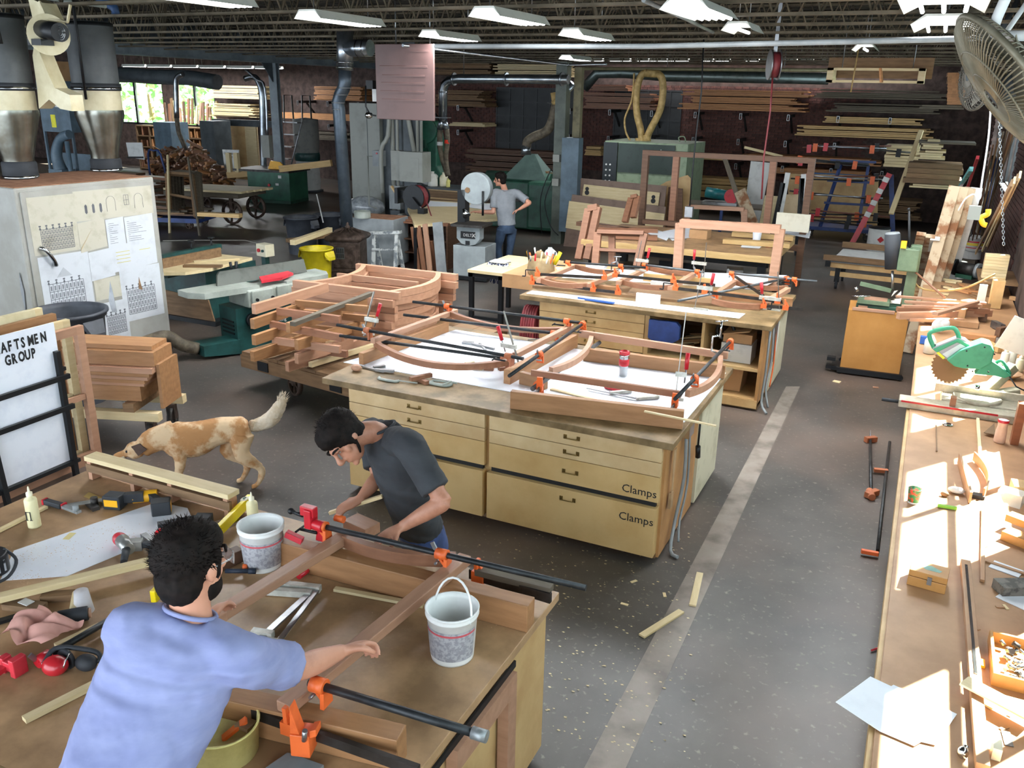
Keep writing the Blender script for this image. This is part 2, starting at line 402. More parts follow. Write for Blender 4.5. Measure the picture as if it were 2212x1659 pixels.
girder(-17.5,-1,26,3.78,4.04,"trim_1",beamgrey,0,.12)
girder(-17.5,-1,26,4.12,4.56,"trim_2",dgrey,14,.18)
girder(-24.5,-1,26,4.1,4.5,"trim_3",dgrey,0,.15)
# =============== CEILING FITTINGS ===============
tubem = mat('lamp_tube','#ffffff','#ffffff',.5,emit=14)
reflm = mat('reflector','#d9dad2','#c9cac2',.5)
def fixture(name,label,loc,rz,L=1.22,W=.34,n=4,power=60,group=None,drop=True):
    t = T(name,label,'light',loc,rz,group)
    h = MB(); z0 = 0
    h.prism([(-W/2,-L/2,0),(-W*.3,-L/2,.09),(W*.3,-L/2,.09),(W/2,-L/2,0),(W*.28,-L/2,.07),(-W*.28,-L/2,.07)],(0,L,0))
    P('reflector',h,reflm,t)
    for i in range(n):
        x = (i-(n-1)/2)*W*.8/n
        P('tube',MB().cyl((x,-L/2+.03,.015),(x,L/2-.03,.015),.017,n=8),tubem,t)
    cd = MB()
    for y in (-L*.4,L*.4): cd.cyl((0,y,.09),(0,y,ZC-loc[2]),.006,n=5)
    P('hanger',cd,steel,t)
    ld = bpy.data.lights.new('lamp_light','AREA'); ld.shape = 'RECTANGLE'; ld.size = W*.9; ld.size_y = L; ld.energy = power; ld.color = (.93,.97,1)
    lo = bpy.data.objects.new('lamp_light',ld); C.objects.link(lo); lo.parent = t; lo.location = (0,0,-.02)
    return t
fx = [((1105,46),'fluorescent fixture left of the ceiling centre, above the pipe elbow',4),((740,50),'fluorescent fixture above the galvanised stovepipe',4),((975,85),'small fluorescent fixture just right of the red-brown heater top',4),
      ((1270,83),'fluorescent fixture above the duct, tubes seen from the side',4),((1515,33),'wide four-tube fluorescent fixture near the top centre-right',5),((1605,70),'half-lit fluorescent fixture with one tube burning',1),
      ((1245,130),'farthest low fluorescent fixture by the green steel post',4),((2042,62),'three-tube fixture over the aisle, farther of the pair',3),((2038,15),'three-tube fixture over the aisle, nearer of the pair',3),((1870,110),'small far fixture with a single short lit tube',1),((420,3),'fluorescent fixture at the top left above the girder',4)]
for (px,py),lb,n in fx:
    p = gz(px,py,3.82); big = px > 2000
    fixture('ceiling_light',lb,p,0,1.22 if n > 1 else .7,.6 if big else (.42 if n > 4 else .34),n,75 if n > 1 else 14,'fluorescent ceiling fixtures')
row = 0
def rowfix(label,p0,p1,n,group,pw):
    for i in range(n):
        q = p0.lerp(p1,(i+.5)/n); L = (p1-p0).length/n
        fixture('strip_light',label,q,pi/2,L*.93,.16,2,pw,group)
rowfix('strip light in the continuous row under the left grey girder',gy(264,144,24),gy(612,149,24),6,'tube row on the left',45)
for i,(xa,xb) in enumerate(((1283,1303),(1317,1362),(1374,1402),(1404,1442),(1444,1488),(1517,1541),(1544,1578),(1608,1640),(1644,1662),(1690,1722),(1726,1757),(1773,1786),(1796,1842),(1860,1900),(1912,1962))):
    a,b = gy(xa,132,25.3),gy(xb,132,25.3); z = 4.02
    fixture('strip_light','strip light in the bright row high along the back wall',V(((a.x+b.x)/2,25.3,a.z)),pi/2,(b-a).length,.2,2,5,'tube row along the back wall')
def pipe(name,label,cat_,pts,r,m,sm=0,n=10,group=None):
    pts = [V(p) for p in pts]; o0 = pts[0]
    return S(name,MB().tube([p-o0 for p in pts],r,n,smooth_path=sm),m,label,cat_,o0,group=group)
pipe('conduit','long grey pipe crossing under the joists to the fan','pipe',[gy(940,100,9.5),gy(1400,100,9.5),gy(2085,84,9.5),gy(2190,74,9.5)],.028,grey)
pipe('conduit','thin conduit sloping from the heater to the green post','pipe',[gx(870,98,-6.9),gx(1226,140,-6.6),gy(1310,139,16)],.02,galv)
pipe('conduit','pale conduit bent at the top right corner','pipe',[gy(2180,-20,5),gy(2148,55,5),gy(2160,76,5.02),gy(2240,76,5)],.025,whitep,4)
pipe('conduit','pale hanging rod slanting at the top right','pipe',[gy(2222,0,5.5),gy(2165,82,5.5)],.013,whitep)
pipe('conduit','long thin steel gas pipe high above the bench rows','pipe',[gz(1390,0,3.9),gz(1480,40,3.9),gz(1540,70,3.9)],.02,grey)
# =============== BIG DUCT WITH ELBOW,Y AND HOSES ===============
yd = 17.0
def pt(px,py,y=yd): return gy(px,py,y)
o0 = pt(957,260)
t = T('dust_duct','shiny galvanised dust duct with elbow dropping to two hoses','duct',o0)
rel = lambda px,py,y=yd: pt(px,py,y)-o0
P('duct_pipe',MB().tube([rel(1228,172),rel(1150,171),rel(990,170),rel(970,174),rel(960,184),rel(957,198),rel(957,262)],.093,18,smooth_path=0),galv,t)
for px in (981,1094,1214):
    q = rel(px,171); P('collar',MB().cyl(q-V((.015,0,0)),q+V((.015,0,0)),.135,n=20),galv,t)
q = rel(957,199); P('collar',MB().cyl(q-V((0,0,.015)),q+V((0,0,.015)),.1,n=20),galv,t)
P('blast_gate',MB().box(*[v for p in [rel(957,254)] for v in (p.x-.15,p.x+.15,p.y-.1,p.y+.1,p.z-.01,p.z+.01)]),steel,t)
P('wye',MB().cyl(rel(957,256),rel(950,280),.09,.07,14).cyl(rel(958,258),rel(966,280),.08,.06,14),galv,t)
P('hose',MB().tube([rel(951,278),rel(950,310),rel(955,340),rel(968,380)],.062,12,smooth_path=5),hose,t,label='dusty grey-brown flexible hose')
P('hose',MB().tube([rel(965,278),rel(967,305),rel(963,340),rel(968,380)],.055,12,smooth_path=5),hose,t,label='darker hose with a red tape band')
q0,q1 = rel(966,302),rel(966,310); P('tape_band',MB().cyl(q0,q1,.062,n=14),mat('red_tape','#e33a24',None,.5),t)
q0,q1 = rel(950,306),rel(950,314); P('tape_band',MB().cyl(q0,q1,.068,n=14),whitep,t,label='white hose band')
P('hanger_wire',MB().cyl(V((rel(1002,165).x,0,ZC-o0.z)),rel(1002,165),.008,n=6),steel,t)
o0 = pt(1200,230,17.6); rel = lambda px,py,y=17.6: gy(px,py,y)-o0
t = T('branch_duct','angled branch duct with dark hose bending down to the planer hood','duct',o0)
P('duct_pipe',MB().cyl(rel(1238,180),rel(1202,222),.075,n=16),galv,t)
P('wye',MB().cyl(rel(1210,212),rel(1198,226),.09,.1,n=14).cyl(rel(1197,200),rel(1200,226),.08,.07,n=14),hosey,t)
P('hose',MB().tube([rel(1201,226),rel(1190,268),rel(1178,285),rel(1155,295),rel(1140,305),rel(1137,318)],.1,16,smooth_path=5),hose,t)
P('hose_collar',MB().cyl(rel(1137,314),rel(1136,334),.1,.11,n=16),galv,t)
P('gate_handle',MB().cyl(rel(1182,222),rel(1210,230),.012,n=6),steel,t)
o0 = gy(1440,165,23.5); rel = lambda px,py,y=23.5: gy(px,py,y)-o0
t = T('rear_duct','long dull galvanised duct running along the back wall','duct',o0)
P('duct_pipe',MB().tube([rel(1262,190),rel(1290,158),rel(1350,157),rel(1440,164),rel(1790,170)],.14,16),mat('dull_galv','#76807e','#5a625f',.4,.8),t)
P('hanger',MB().cyl((0,0,0),(0,0,ZC-o0.z),.01,n=5).cyl((3,0,0),(3,0,ZC-o0.z),.01,n=5),steel,t)
pipe('conduit','yellowish sprinkler pipe above the long rear duct','pipe',[gy(1250,148,23),gy(1830,152,23)],.045,mat('sprinkler_pipe','#9b9170','#7c7355',.5,.3))
# =============== WIDE BELT SANDER ===============
P0 = gz(1310,478,0); ys_ = 20.5
a = gy(1303,400,ys_); x0 = gy(1303,390,ys_).x; x1 = gy(1455,390,ys_).x; zt_ = gy(1400,308,ys_).z
cx = (x0+x1)/2
t = T('wide_belt_sander','large pale green wide belt sander with dark front panels and twin hoses','machine',(cx,ys_,0))
hw = (x1-x0)/2
body = mat('sander_green','#86967c','#6d7d64',.5)
P('body',MB().box(-hw,hw+.28,0,1.7,.1,zt_),body,t)
P('front_panel',MB().box(-hw+.36,hw-.02,-.03,.02,gy(1400,375,ys_).z,zt_-.04),dgreen if 0 else mat('sander_panel','#27352f','#1d2823',.35),t,label='dark green front panel')
P('control_panel',MB().box(-hw-.01,-hw+.34,-.06,.02,gy(1400,400,ys_).z,zt_-.03),mat('control_panel','#23292c','#1b2023',.4),t)
for i in range(4):
    for j in range(2): P('button',MB().cyl((-hw+.08+j*.1,-.06,zt_-.55-i*.13),(-hw+.08+j*.1,-.075,zt_-.55-i*.13),.022,n=10),whitep,t)
text('oomi',.2,whitep,t,(hw-.75,-.035,zt_-.27),(pi/2,0,0))
P('bed',MB().box(-hw+.3,hw,-.25,0,.75,.85),body,t); P('lifting_ring',MB().tube([(.7,1,zt_),(.66,1,zt_+.1),(.8,1,zt_+.12),(.84,1,zt_)],.015,6,smooth_path=3),body,t)
def swh(px,py): q = gy(px,py,ys_+.7); return q-V((cx,ys_,0))
P('hose',MB().tube([swh(1386,308),swh(1384,280),swh(1376,245),swh(1375,200),swh(1384,165),swh(1398,156)],.085,14,smooth_path=6),hosey,t)
P('hose',MB().tube([swh(1393,308),swh(1405,280),swh(1425,240),swh(1432,200),swh(1430,170),swh(1420,158)],.085,14,smooth_path=6),hosey,t)
P('hose_header',MB().cyl(swh(1393,158),swh(1425,160),.09,n=14),hosey,t)
P('outlet',MB().cyl(swh(1381,298)+V((0,0,0)),swh(1381,309),.1,n=14).cyl(swh(1397,292),swh(1397,309),.1,n=14),hosey,t)
P('thin_hose',MB().tube([swh(1370,158),swh(1365,215),swh(1350,255),swh(1352,285),swh(1362,305)],.025,8,smooth_path=5),hosey,t)
# =============== LUMBER RACKS ON THE BACK WALL ===============
armm = mat('rack_iron','#2c2b2b','#1f1e1e',.6,.3)
armd = {}
def arm(x,z):
    k = 1
    if k not in armd:
        t = T('rack_arm','dark iron cantilever rack arm in the upper row of the back wall','bracket',(x,YB-.02,z),0,'rack arms, upper row')
        P('arm_bar',MB().box(-.03,.03,-.98,0,-.08,0),armm,t); P('brace',MB().bar((0,-.5,-.08),(0,0,-.5),.05,.05),armm,t)
        P('arm_end',MB().box(-.035,-.025,-1,-.98,-.16,0).box(.025,.035,-1,-.98,-.16,0).box(-.035,.035,-1,-.98,-.16,-.15).box(-.035,.035,-1,-.98,-.01,0),steel,t,label='bare steel tube end')
        armd[k] = t; return t
    r = dup(armd[k],(x,YB-.02,z)); w_ = {2.7: 'upper',1.36: 'lowest'}.get(z,'middle'); r['label'] = 'dark iron cantilever rack arm in the %s row of the back wall' % w_; r['group'] = 'rack arms, %s row' % w_; return r
for x in [-20.2+1.27*i for i in range(16)]:
    for z in ((2.70,2.02,1.36) if x > -8.5 else (2.70,1.95)):
        if x < .8 and not (-12.9 < x < -10.2) : arm(x,z)
ORD = 'lowest,second,third,fourth,fifth,sixth,seventh,eighth,ninth,tenth,eleventh,twelfth,thirteenth,fourteenth,fifteenth,sixteenth'.split(',')
def stack(label,group,px0,px1,py0,py1,m,y0=25.05,depth=.85,th=.035,gap=.012,ends=.12,bw=None,tilt=0,name='board'):
    xa,xb = gy(px0,py0,y0).x,gy(px1,py0,y0).x; pm = (px0+px1)/2
    za,zb = gy(pm,py1,y0).z,gy(pm,py0,y0).z
    nl = max(1,round((zb-za)/(th+gap))); L = xb-xa; z = za
    for i in range(nl):
        r1,r2 = random.uniform(0,ends)*L,random.uniform(0,ends)*L
        if i == 0: r1 = r2 = 0
        k = 2 if random.random() < .5 else 1
        for j in range(k):
            d = depth/k; e1,e2 = random.uniform(0,.03)*L,random.uniform(0,.03)*L
            o = B_(0,L-r1-r2-e1-e2,0,d-.02,0,th)
            S(name,o,m,label+', '+ORD[min(i,15)]+' layer'+('' if k == 1 else (' front',' rear')[j]),'board',(xa+r1+e1,y0+j*d+random.uniform(-.03,.03),z),(0,random.uniform(-.002,.002)-tilt,random.uniform(-.006,.006)),group)
        z += th+gap*(2.2 if i % 4 == 3 else .5)
    return za,zb
G = 'boards stacked on the back wall rack'
stack('orange-tan board in the big rack stack behind the sander','orange-tan boards right of the sander',1462,1755,192,239,orangew,ends=.14)
stack('dark weathered board in the dim stack right of the orange stack','dark weathered boards',1755,2050,194,214,greyw,ends=.06)
stack('dark weathered board in the lower dim stack right of it','dark weathered boards',1785,2040,222,244,greyw,ends=.1)
stack('yellow pine board in the short upper pine stack','upper yellow pine boards',1778,1998,252,268,pine,ends=.08)
stack('yellow pine board in the long lower pine stack','lower yellow pine boards',1716,2030,272,298,pine,ends=.06)
stack('reddish board on the rack between green post and sander','reddish boards by the green post',1252,1420,200,236,mahog,ends=.1)
stack('reddish short board topping the green post stack','short reddish boards',1272,1358,180,196,mahog)
stack('pale wide board on the top rack above the duct','pale boards above the duct',1060,1232,134,165,pale,ends=.1)
stack('brown board on the top rack beside the heater','brown boards beside the heater',930,1072,135,162,brownw,ends=.12)
stack('brown board on the rack right of the heater','brown boards right of the heater',935,1052,192,230,brownw,ends=.15)
stack('thin pale strip on the low rack right of the heater','thin pale strips',960,1048,262,273,pale,ends=.2)
stack('dark reddish board in the low stack behind the planer','dark reddish boards behind the planer',1000,1228,324,376,mahogd,ends=.12)
stack('pale board on the upper left rack near the foliage windows','pale boards upper left',445,570,184,213,pale,ends=.1)
stack('pale board on the lower left rack near the foliage windows','pale boards lower left',448,552,223,252,pale,ends=.15)
stack('tan board on the rack behind the dark stovepipe','tan boards behind the stovepipe',672,785,184,217,orangew,ends=.08)
stack('yellow board in the stack left of the sander','yellow boards behind the tall frame',1262,1300,316,336,pine)
stack('yellow board on the low rack behind the tall frame','yellow boards on low rack',1474,1575,334,345,pine)
stack('reddish orange board on the low rack behind the clamp cart','reddish boards behind the clamp cart',1578,1912,338,352,orangew,ends=.1)
stack('reddish orange board in the lower clamp cart row','second reddish row behind the clamp cart',1660,1900,366,380,orangew,ends=.1)
stack('yellow pine board in the floor pile behind the router table','yellow floor pile',1492,1620,384,428,pine,y0=24.6,ends=.05)
stack('brown board in the dark floor pile at the far right','brown floor pile at right',1760,2000,425,470,brownw,y0=24.4,ends=.12)
stack('tan board in the block stack left of the leaning ladder plank','tan boards by the leaning plank',1914,1990,312,362,pale,y0=22,ends=.02,th=.06)
stack('thick brown slab on the rack right of the leaning plank','thick brown slabs',1955,2085,356,398,brownw,y0=20.5,ends=.05,th=.1,depth=1.0)
stack('thin pale board under the thick brown slabs','thin boards under the slabs',1962,2085,396,408,pale,y0=20.5)
stack('pale offcut on the shelf by the wire fan','pale offcuts by the fan',1985,2050,300,345,pale,y0=20.5,ends=.3,th=.04)
stack('grey board carrying the short end-grain blocks','boards under the block stack',1985,2085,224,236,greyw,y0=20)
for i in range(9):
    for j in range(4):
        q = gy(2046+j*9+(i < 3)*-1,226-i*7.6,19.9)
        if i > 6 and j == 3: continue
        S('wood_block',B_(0,.09,0,.5,0,.072),orangew,'orange end-grain block in the stepped pile beside the dark fan','block',(q.x,q.y,q.z),(0,0,random.uniform(-.05,.05)),'end-grain blocks by the fan')
S('rack_shelf',B_(0,gy(2110,300,20.4).x-gy(1985,300,20.4).x,0,1,-.04,0),greyw,'grey weathered shelf board under the offcuts near the fan','shelf',gy(1985,305,20.4))
beam('leaning_plank',gy(1925,462,20.3),gy(1990,282,21.6),.1,.05,pale,'long pale plank leaning steeply against the back racks','plank')
stack('long reddish beam behind the ladder','long beam',598,760,244,258,orangew,th=.2,gap=0,depth=.3,name='timber')
stack('dark board on the low rack behind the dust collector','dark low boards',640,760,285,302,greyw)
leafm = mat('foliage','#b2d49a','#6fa066',.6,kind='spots',sc_=1.6)
for i,(x,y,z,r_) in enumerate(((-36,33,3.2,3.3),(-32.4,34,4.4,3.4),(-29,34,2.6,3.0))):
    t = T('tree',['sunlit leafy tree outside the left end of the foliage windows','tall leafy tree outside the first foliage window','leafy tree outside the second foliage window','far leafy tree at the edge of the windows'][i],'tree',(x,y,0))
    lf = MB()
    for k in range(900):
        d = V((random.gauss(0,1),random.gauss(0,1),random.gauss(0,1))).normalized()*r_*random.uniform(.6,1); s_ = random.uniform(.15,.32)
        e1 = V((random.gauss(0,1),random.gauss(0,1),random.gauss(0,1))).normalized(); e2 = e1.orthogonal().normalized(); c_ = d+V((0,0,z))
        lf.add([c_-e1*s_,c_+e2*s_*.5,c_+e1*s_,c_-e2*s_*.5],[(0,1,2,3)])
    P('leaves',lf,leafm,t,kind='stuff'); P('trunk',MB().tube([(0,0,-.5),(.1,0,z*.5),(0,0,z)],[.2,.15,.08],8),brownw,t)
ST('ground',B_(-60,20,26.3,60,-.4,-.1),mat('grass','#6e8f4c','#56743a',.9))
# =============== LEFT: DUST COLLECTOR CABINET ===============
def wheel(par,c,ax,r=.08,w_=.035,m=None,nm='wheel',spoke=True):
    c = V(c); ax = V(ax).normalized(); m = m or castiron
    a = ax.orthogonal().normalized(); b = ax.cross(a); mb = MB()
    rs = []
    for (rr,h) in ((r*.82,-w_/2),(r,-w_/2),(r,w_/2),(r*.82,w_/2),(r*.82,-w_/2)):
        rs.append([c+ax*h+(a*cos(2*pi*i/20)+b*sin(2*pi*i/20))*rr for i in range(20)])
    mb.rings(rs,False); mb.cyl(c-ax*w_*.7,c+ax*w_*.7,r*.2,n=10)
    if spoke:
        for i in range(5): d = a*cos(2*pi*i/5)+b*sin(2*pi*i/5); mb.bar(c,c+d*r*.85,w_*.5,r*.16,ax)
    else: mb.cyl(c-ax*w_*.3,c+ax*w_*.3,r*.85,n=16)
    return P(nm,mb,m,par)
def caster(par,x,y,z,r=.06,m=None):
    wheel(par,(x,y,z),(1,.3,0),r,.035,m,spoke=False)
    P('fork',MB().box(x-.04,x-.03,y-.03,y+.03,z,z+r*1.5).box(x+.03,x+.04,y-.03,y+.03,z,z+r*1.5).box(x-.05,x+.05,y-.05,y+.05,z+r*1.5,z+r*1.7),steel,par)
A = V((-8.20,7.45,0)); Bp = V((-8.33,5.78,0)); ang = math.atan2((A-Bp).y,(A-Bp).x); W_ = (A-Bp).length
t = T('collector_cabinet','big dirty white wheeled dust cabinet papered with building drawings','cabinet',Bp,ang)   # local x along the face,-y is the face normal,+y back
cw = mat('dirty_white','#a2a19b','#8d8a81',.5,kind='worn',sc_=1.5)
P('body',MB().box(0,W_,0,1.25,.13,2.12),cw,t,bev=.015)
P('sawdust',MB().box(.02,W_-.02,.02,1.2,2.12,2.126),mat('sawdust','#a5785a','#8a5f45',.95,kind='worn',sc_=9),t,label='reddish sawdust layer')
P('door',MB().box(.05,W_-.04,-.02,0,.2,2.08),cw,t,bev=.006)
P('base_rail',MB().box(.3,W_-.05,-.03,.0,.1,.19),black,t)
for x,y in ((W_-.02,.05),(.1,.1),(W_-.02,1.15)): caster(t,x,y,.06)
P('door_handle',MB().tube([(.16,-.03,1.5),(.2,-.07,1.47),(.27,-.07,1.36),(.29,-.05,1.3)],[.025,.02,.02,.03],10,smooth_path=3),chrome,t)
P('hinge',MB().prism([(-.005,.12,1.25),(-.005,.15,1.05),(-.005,.12,.8),(-.005,.09,1.05)],(-.008,0,0)),steel,t)
paper = mat('pinned_paper','#bfc2c7','#b3b6bb',.8)
def sheet(x0,x1,z0,z1,m=paper,y=-.023,sk=0,lab=None):
    mb = MB().add([(x0,y,z0),(x1,y,z0+sk),(x1,y,z1+sk),(x0,y,z1),(x0,y-.0012,z0),(x1,y-.0012,z0+sk),(x1,y-.0012,z1+sk),(x0,y-.0012,z1)],[(0,3,2,1),(4,5,6,7),(0,1,5,4),(1,2,6,5),(2,3,7,6),(3,0,4,7)])
    return P('drawing_sheet',mb,m,t,label=lab)
inkg = mat('drawing_ink','#5b5d63','#4a4c52',.8)
def facade(par,x0,x1,z0,z1,y=-.0255,n=9,f=4,tow=True):
    m = MB(); e = .003
    for j in range(f+1): z = z0+(z1-z0)*j/f; m.box(x0,x1,y-.0004,y,z-e,z+e)
    for i in range(n+1):
        x = x0+(x1-x0)*i/n; m.box(x-e,x+e,y-.0004,y,z0,z1)
        if tow and i % 2 == 0: m.prism([(x-.014,y,z1),(x+.014,y,z1),(x,y,z1+.035)],(0,-.0004,0)); m.box(x-.012,x+.012,y-.0004,y,z1+.03,z1+.045)
    for i in range(n):
        for j in range(f):
            x = x0+(x1-x0)*(i+.5)/n; z = z0+(z1-z0)*(j+.45)/f; hx = (x1-x0)/n*.2; hz = (z1-z0)/f*.3; m.box(x-hx,x-hx*.2,y-.0004,y,z-hz,z+hz); m.box(x+hx*.2,x+hx,y-.0004,y,z-hz,z+hz)
    P('printed_elevation',m,inkg,par)
s1 = sheet(.1,.62,1.42,2.02,paper2,-.0215); facade(s1,.2,.56,1.46,1.68,-.0229,10,5)
s1 = sheet(.62,W_-.07,1.72,2.04,paper2,-.0215,-.01)
m = MB()
for i,x in enumerate((.75,.84,.93)): m.box(x-.015,x+.015,-.0232,-.0229,1.80,1.88); m.box(x-.008,x+.008,-.0234,-.0229,1.79,1.89)
for x in (1.06,1.42):
    pts = [(x+.055*cos(a_),-.0229,1.9+.055*sin(a_)) for a_ in [pi*k/10 for k in range(11)]]; m.tube([(x+.055,-.0229,1.79)]+pts+[(x-.055,-.0229,1.79)],.002,4)
for k in (-1,0,1): m.box(1.26+k*.03-.002,1.26+k*.03+.002,-.0233,-.0229,1.84,1.95)
for z in (1.84,1.895,1.95): m.box(1.23,1.29,-.0233,-.0229,z-.002,z+.002)
P('printed_windows',m,inkg,s1)
s1 = sheet(.62,.95,1.38,1.7,paper2,-.025,.03,'yellowed curled sheet')
P('folded_corner',MB().prism([(.62,-.027,1.4),(.78,-.027,1.62),(.63,-.04,1.44)],(0,-.001,0)),pale,s1)
for x0,x1 in ((.96,1.19),(1.2,1.58)):
    s1 = sheet(x0,x1,1.38,1.7,paper,-.025,.015); m = MB()
    for j in range(11): m.box(x0+.03,x0+.06+random.random()*(x1-x0-.12),-.0268,-.0264,1.43+j*.022,1.434+j*.022)
    P('printed_lines',m,inkg,s1)
sheet(.7,1.0,1.05,1.37,paper,-.026,.02)
s1 = sheet(1.0,1.58,1.1,1.4,paper,-.0255,.03); m = MB()
for j in range(4): m.box(1.04,1.22,-.0272,-.0268,1.2+j*.04,1.206+j*.04)
m.box(1.35,1.5,-.0272,-.0268,1.31,1.316); P('printed_lines',m,mat('ochre_ink','#b9b04e',None,.7),s1)
s1 = sheet(.12,.7,.72,1.4,paper,-.0225); facade(s1,.2,.6,.76,1.1,-.0242,9,4); m = MB()
m.prism([(.3,-.0242,1.16),(.48,-.0242,1.16),(.39,-.0242,1.26)],(0,-.0004,0)); P('printed_gable',m,mat('pale_ink','#a9abb0',None,.8),s1)
s1 = sheet(.72,1.05,.82,1.06,paper2,-.0225)
s1 = sheet(1.05,1.6,.5,1.12,paper,-.0225); facade(s1,1.12,1.5,.58,.88,-.0242,9,4)
s1 = sheet(.78,1.1,.28,.78,paper,-.0232); facade(s1,.82,1.06,.4,.62,-.025,8,4)
P('torn_hole',MB().prism([(1.28,-.0245,.86),(1.33,-.0245,.84),(1.3,-.0245,1.0)],(0,-.002,0)),brownw,t,label='torn patch in the paper')
filt = mat('filter_cloth','#5c5f61','#4a4d4f',.55,kind='worn',sc_=3)
creamp = mat('cream_metal','#d9cfae','#c2b48c',.4,kind='worn',sc_=3)
cone = mat('collector_cone','#8b8c84','#6b665a',.25,.9,kind='worn',sc_=3)
for k,(px,py,lb) in enumerate(((231,376,'grey cyclone filter drum standing on the right of the cabinet top'),(46,392,'grey cyclone filter drum on the left of the cabinet top, red lettering'))):
    c = gz(px,py-8,2.13); t2 = T('filter_drum',lb,'dust collector',c,0,'filter drums on the cabinet')
    K = lambda py_: gy(px,py_,c.y).z-c.z       # height of an image row above the cabinet top
    h = [K(x) for x in ((376,345,328,250,238,196,190,52) if k == 0 else (390,352,338,250,238,196,190,34))]
    r_ = .27
    P('collar',MB().lathe([(r_*.62,0),(r_*.66,.02),(r_*.66,h[1]),(r_*.6,h[1]+.02)],n=28),rubber,t2,label='black rubber collar')
    P('cone',MB().lathe([(r_*.58,h[1]),(r_*.6,h[2]),(r_*1.02,h[3]),(r_*1.02,h[4])],n=32),cone,t2,label='shiny metal cone')
    P('clamp_ring',MB().lathe([(r_*.68,.01),(r_*.68,.03),(r_*.6,.03)],n=28),chrome,t2)
    P('cream_band',MB().lathe([(r_*.98,h[4]),(r_*.98,h[5])],n=32),creamp,t2)
    P('black_ring',MB().lathe([(r_*1.0,h[5]),(r_*1.03,h[5]),(r_*1.03,h[6]+.05),(r_*.95,h[6]+.05)],n=32),rubber,t2)
    P('steel_strap',MB().lathe([(r_*1.04,h[5]+.02),(r_*1.04,h[5]+.04),(r_*1.0,h[5]+.04)],n=32),chrome,t2)
    P('filter',MB().lathe([(r_*.97,h[6]),(r_*.97,h[7]),(r_*.9,h[7]+.03),(0.01,h[7]+.04)],n=36),filt,t2,label='dark grey filter canister')
    P('top_ring',MB().lathe([(r_*1.0,h[7]-.02),(r_*1.0,h[7]+.02),(r_*.9,h[7]+.02)],n=32),black,t2)
    sx = .12 if k == 0 else .05
    fy = -math.sqrt(r_*r_-sx*sx)
    P('hanger_bar',MB().tube([(sx-.1,.25,h[7]+.22),(sx-.02,fy+.0,h[7]+.22),(sx,fy-.02,h[7]+.15),(sx+.02,fy-.035,h[5]-.1)],.016,8),black,t2)
    if k == 1:
        P('hanger_bar',MB().tube([(sx-.2,fy,h[7]+.05),(sx+.15,fy+.02,h[7]+.05),(sx+.22,fy+.06,h[7]),(sx+.24,fy+.08,h[7]-.28)],.018,8,smooth_path=3),black,t2)
        text('Griz',.15,mat('faded_red','#a8484a','#8c3c3e',.6),t2,(-.15,-r_-.004,(h[6]+h[7])/2-.02),(pi/2,0,0),sx=1.2)
c = gz(118,385,2.13); yq = c.y-.05
t2 = T('blower','cream fan housing with black motor and Y duct between the two drums','dust collector',c)
q = lambda px,py,dy=0: gy(px,py,yq+dy)-c
P('fan_housing',MB().cyl(q(105,75,.05),q(105,75,-.12),.2,n=28),creamp,t2)
P('motor',MB().cyl(q(85,62,-.12),q(130,70,-.25),.09,n=20).box(*[v for p in [q(95,85,-.15)] for v in (p.x-.12,p.x+.08,p.y-.1,p.y+.05,p.z-.06,p.z)]),black,t2)
gm = MB()
for rr in (.03,.05,.07): gm.tube([q(131,70,-.26)+V((rr*cos(a_)*.9,.0,rr*sin(a_))) for a_ in [2*pi*k/14 for k in range(15)]],.004,4)
P('motor_grille',gm,steel,t2)
P('y_duct',MB().prism([q(75,90),q(88,120),q(100,150),q(118,190),q(150,205),q(155,240),q(130,235),q(106,215),q(84,235),q(80,190),q(70,120)],(0,.16,0)),creamp,t2)
P('hopper',MB().prism([q(60,-5,-.05),q(85,5,-.05),q(102,40,-.05),q(70,38,-.05)],(0,.2,0)).bar(q(85,3,-.1),q(103,42,-.1),.02,.02).bar(q(103,42,-.1),q(146,48,-.1),.02,.02).bar(q(146,48,-.1),q(152,10,-.1),.02,.02),creamp,t2)
pipe('blue_bracket','blue steel bracket hanging at the top left above the drums','bracket',[gy(205,-10,8.2),gy(248,18,8.2),gy(250,30,8.2)],.05,lblue if 0 else mat('bracket_blue','#32527e','#28426a',.5))
pipe('frame_rail','grey white steel rail above the right drum','rail',[gy(95,-4,7.6),gy(228,14,7.6)],.02,mgrey)
c = gy(125,290,14.0)
t2 = T('control_box','blue-grey electrical control box with yellow warning label, seen between the drums','cabinet',(c.x,14,0))
z0,z1 = gy(120,285,14).z,gy(120,175,14).z; hw = (gy(158,250,14).x-gy(95,250,14).x)/2
bluegrey = mat('blue_grey','#5f7280','#4c5d69',.5,kind='worn',sc_=3)
P('body',MB().box(-hw,hw,0,.5,z0,z1),bluegrey,t2); P('legs',MB().box(-hw,-hw+.05,0,.05,0,z0).box(hw-.05,hw,0,.05,0,z0).box(-hw,hw,.4,.45,0,z0-.5),bluegrey,t2)
P('warning_label',MB().box(-.15,.0,-.008,0,z0+.1,z0+.38),mat('label_yellow','#e3dc35',None,.5),t2); P('label_plate',MB().box(.05,.25,-.008,0,z0+.55,z0+.75),whitep,t2)
c2 = gy(115,172,14.2); S('carton',MB().box(-.32,.32,0,.5,0,.42),card,'brown cardboard carton on top of the blue-grey control box','box',(c2.x,14.02,z1),0)
c = gz(130,375,.0); c = gy(132,380,13.6)
t2 = T('band_saw','pale blue curved-neck band saw behind the left cyclone','machine',(c.x,13.6,0))
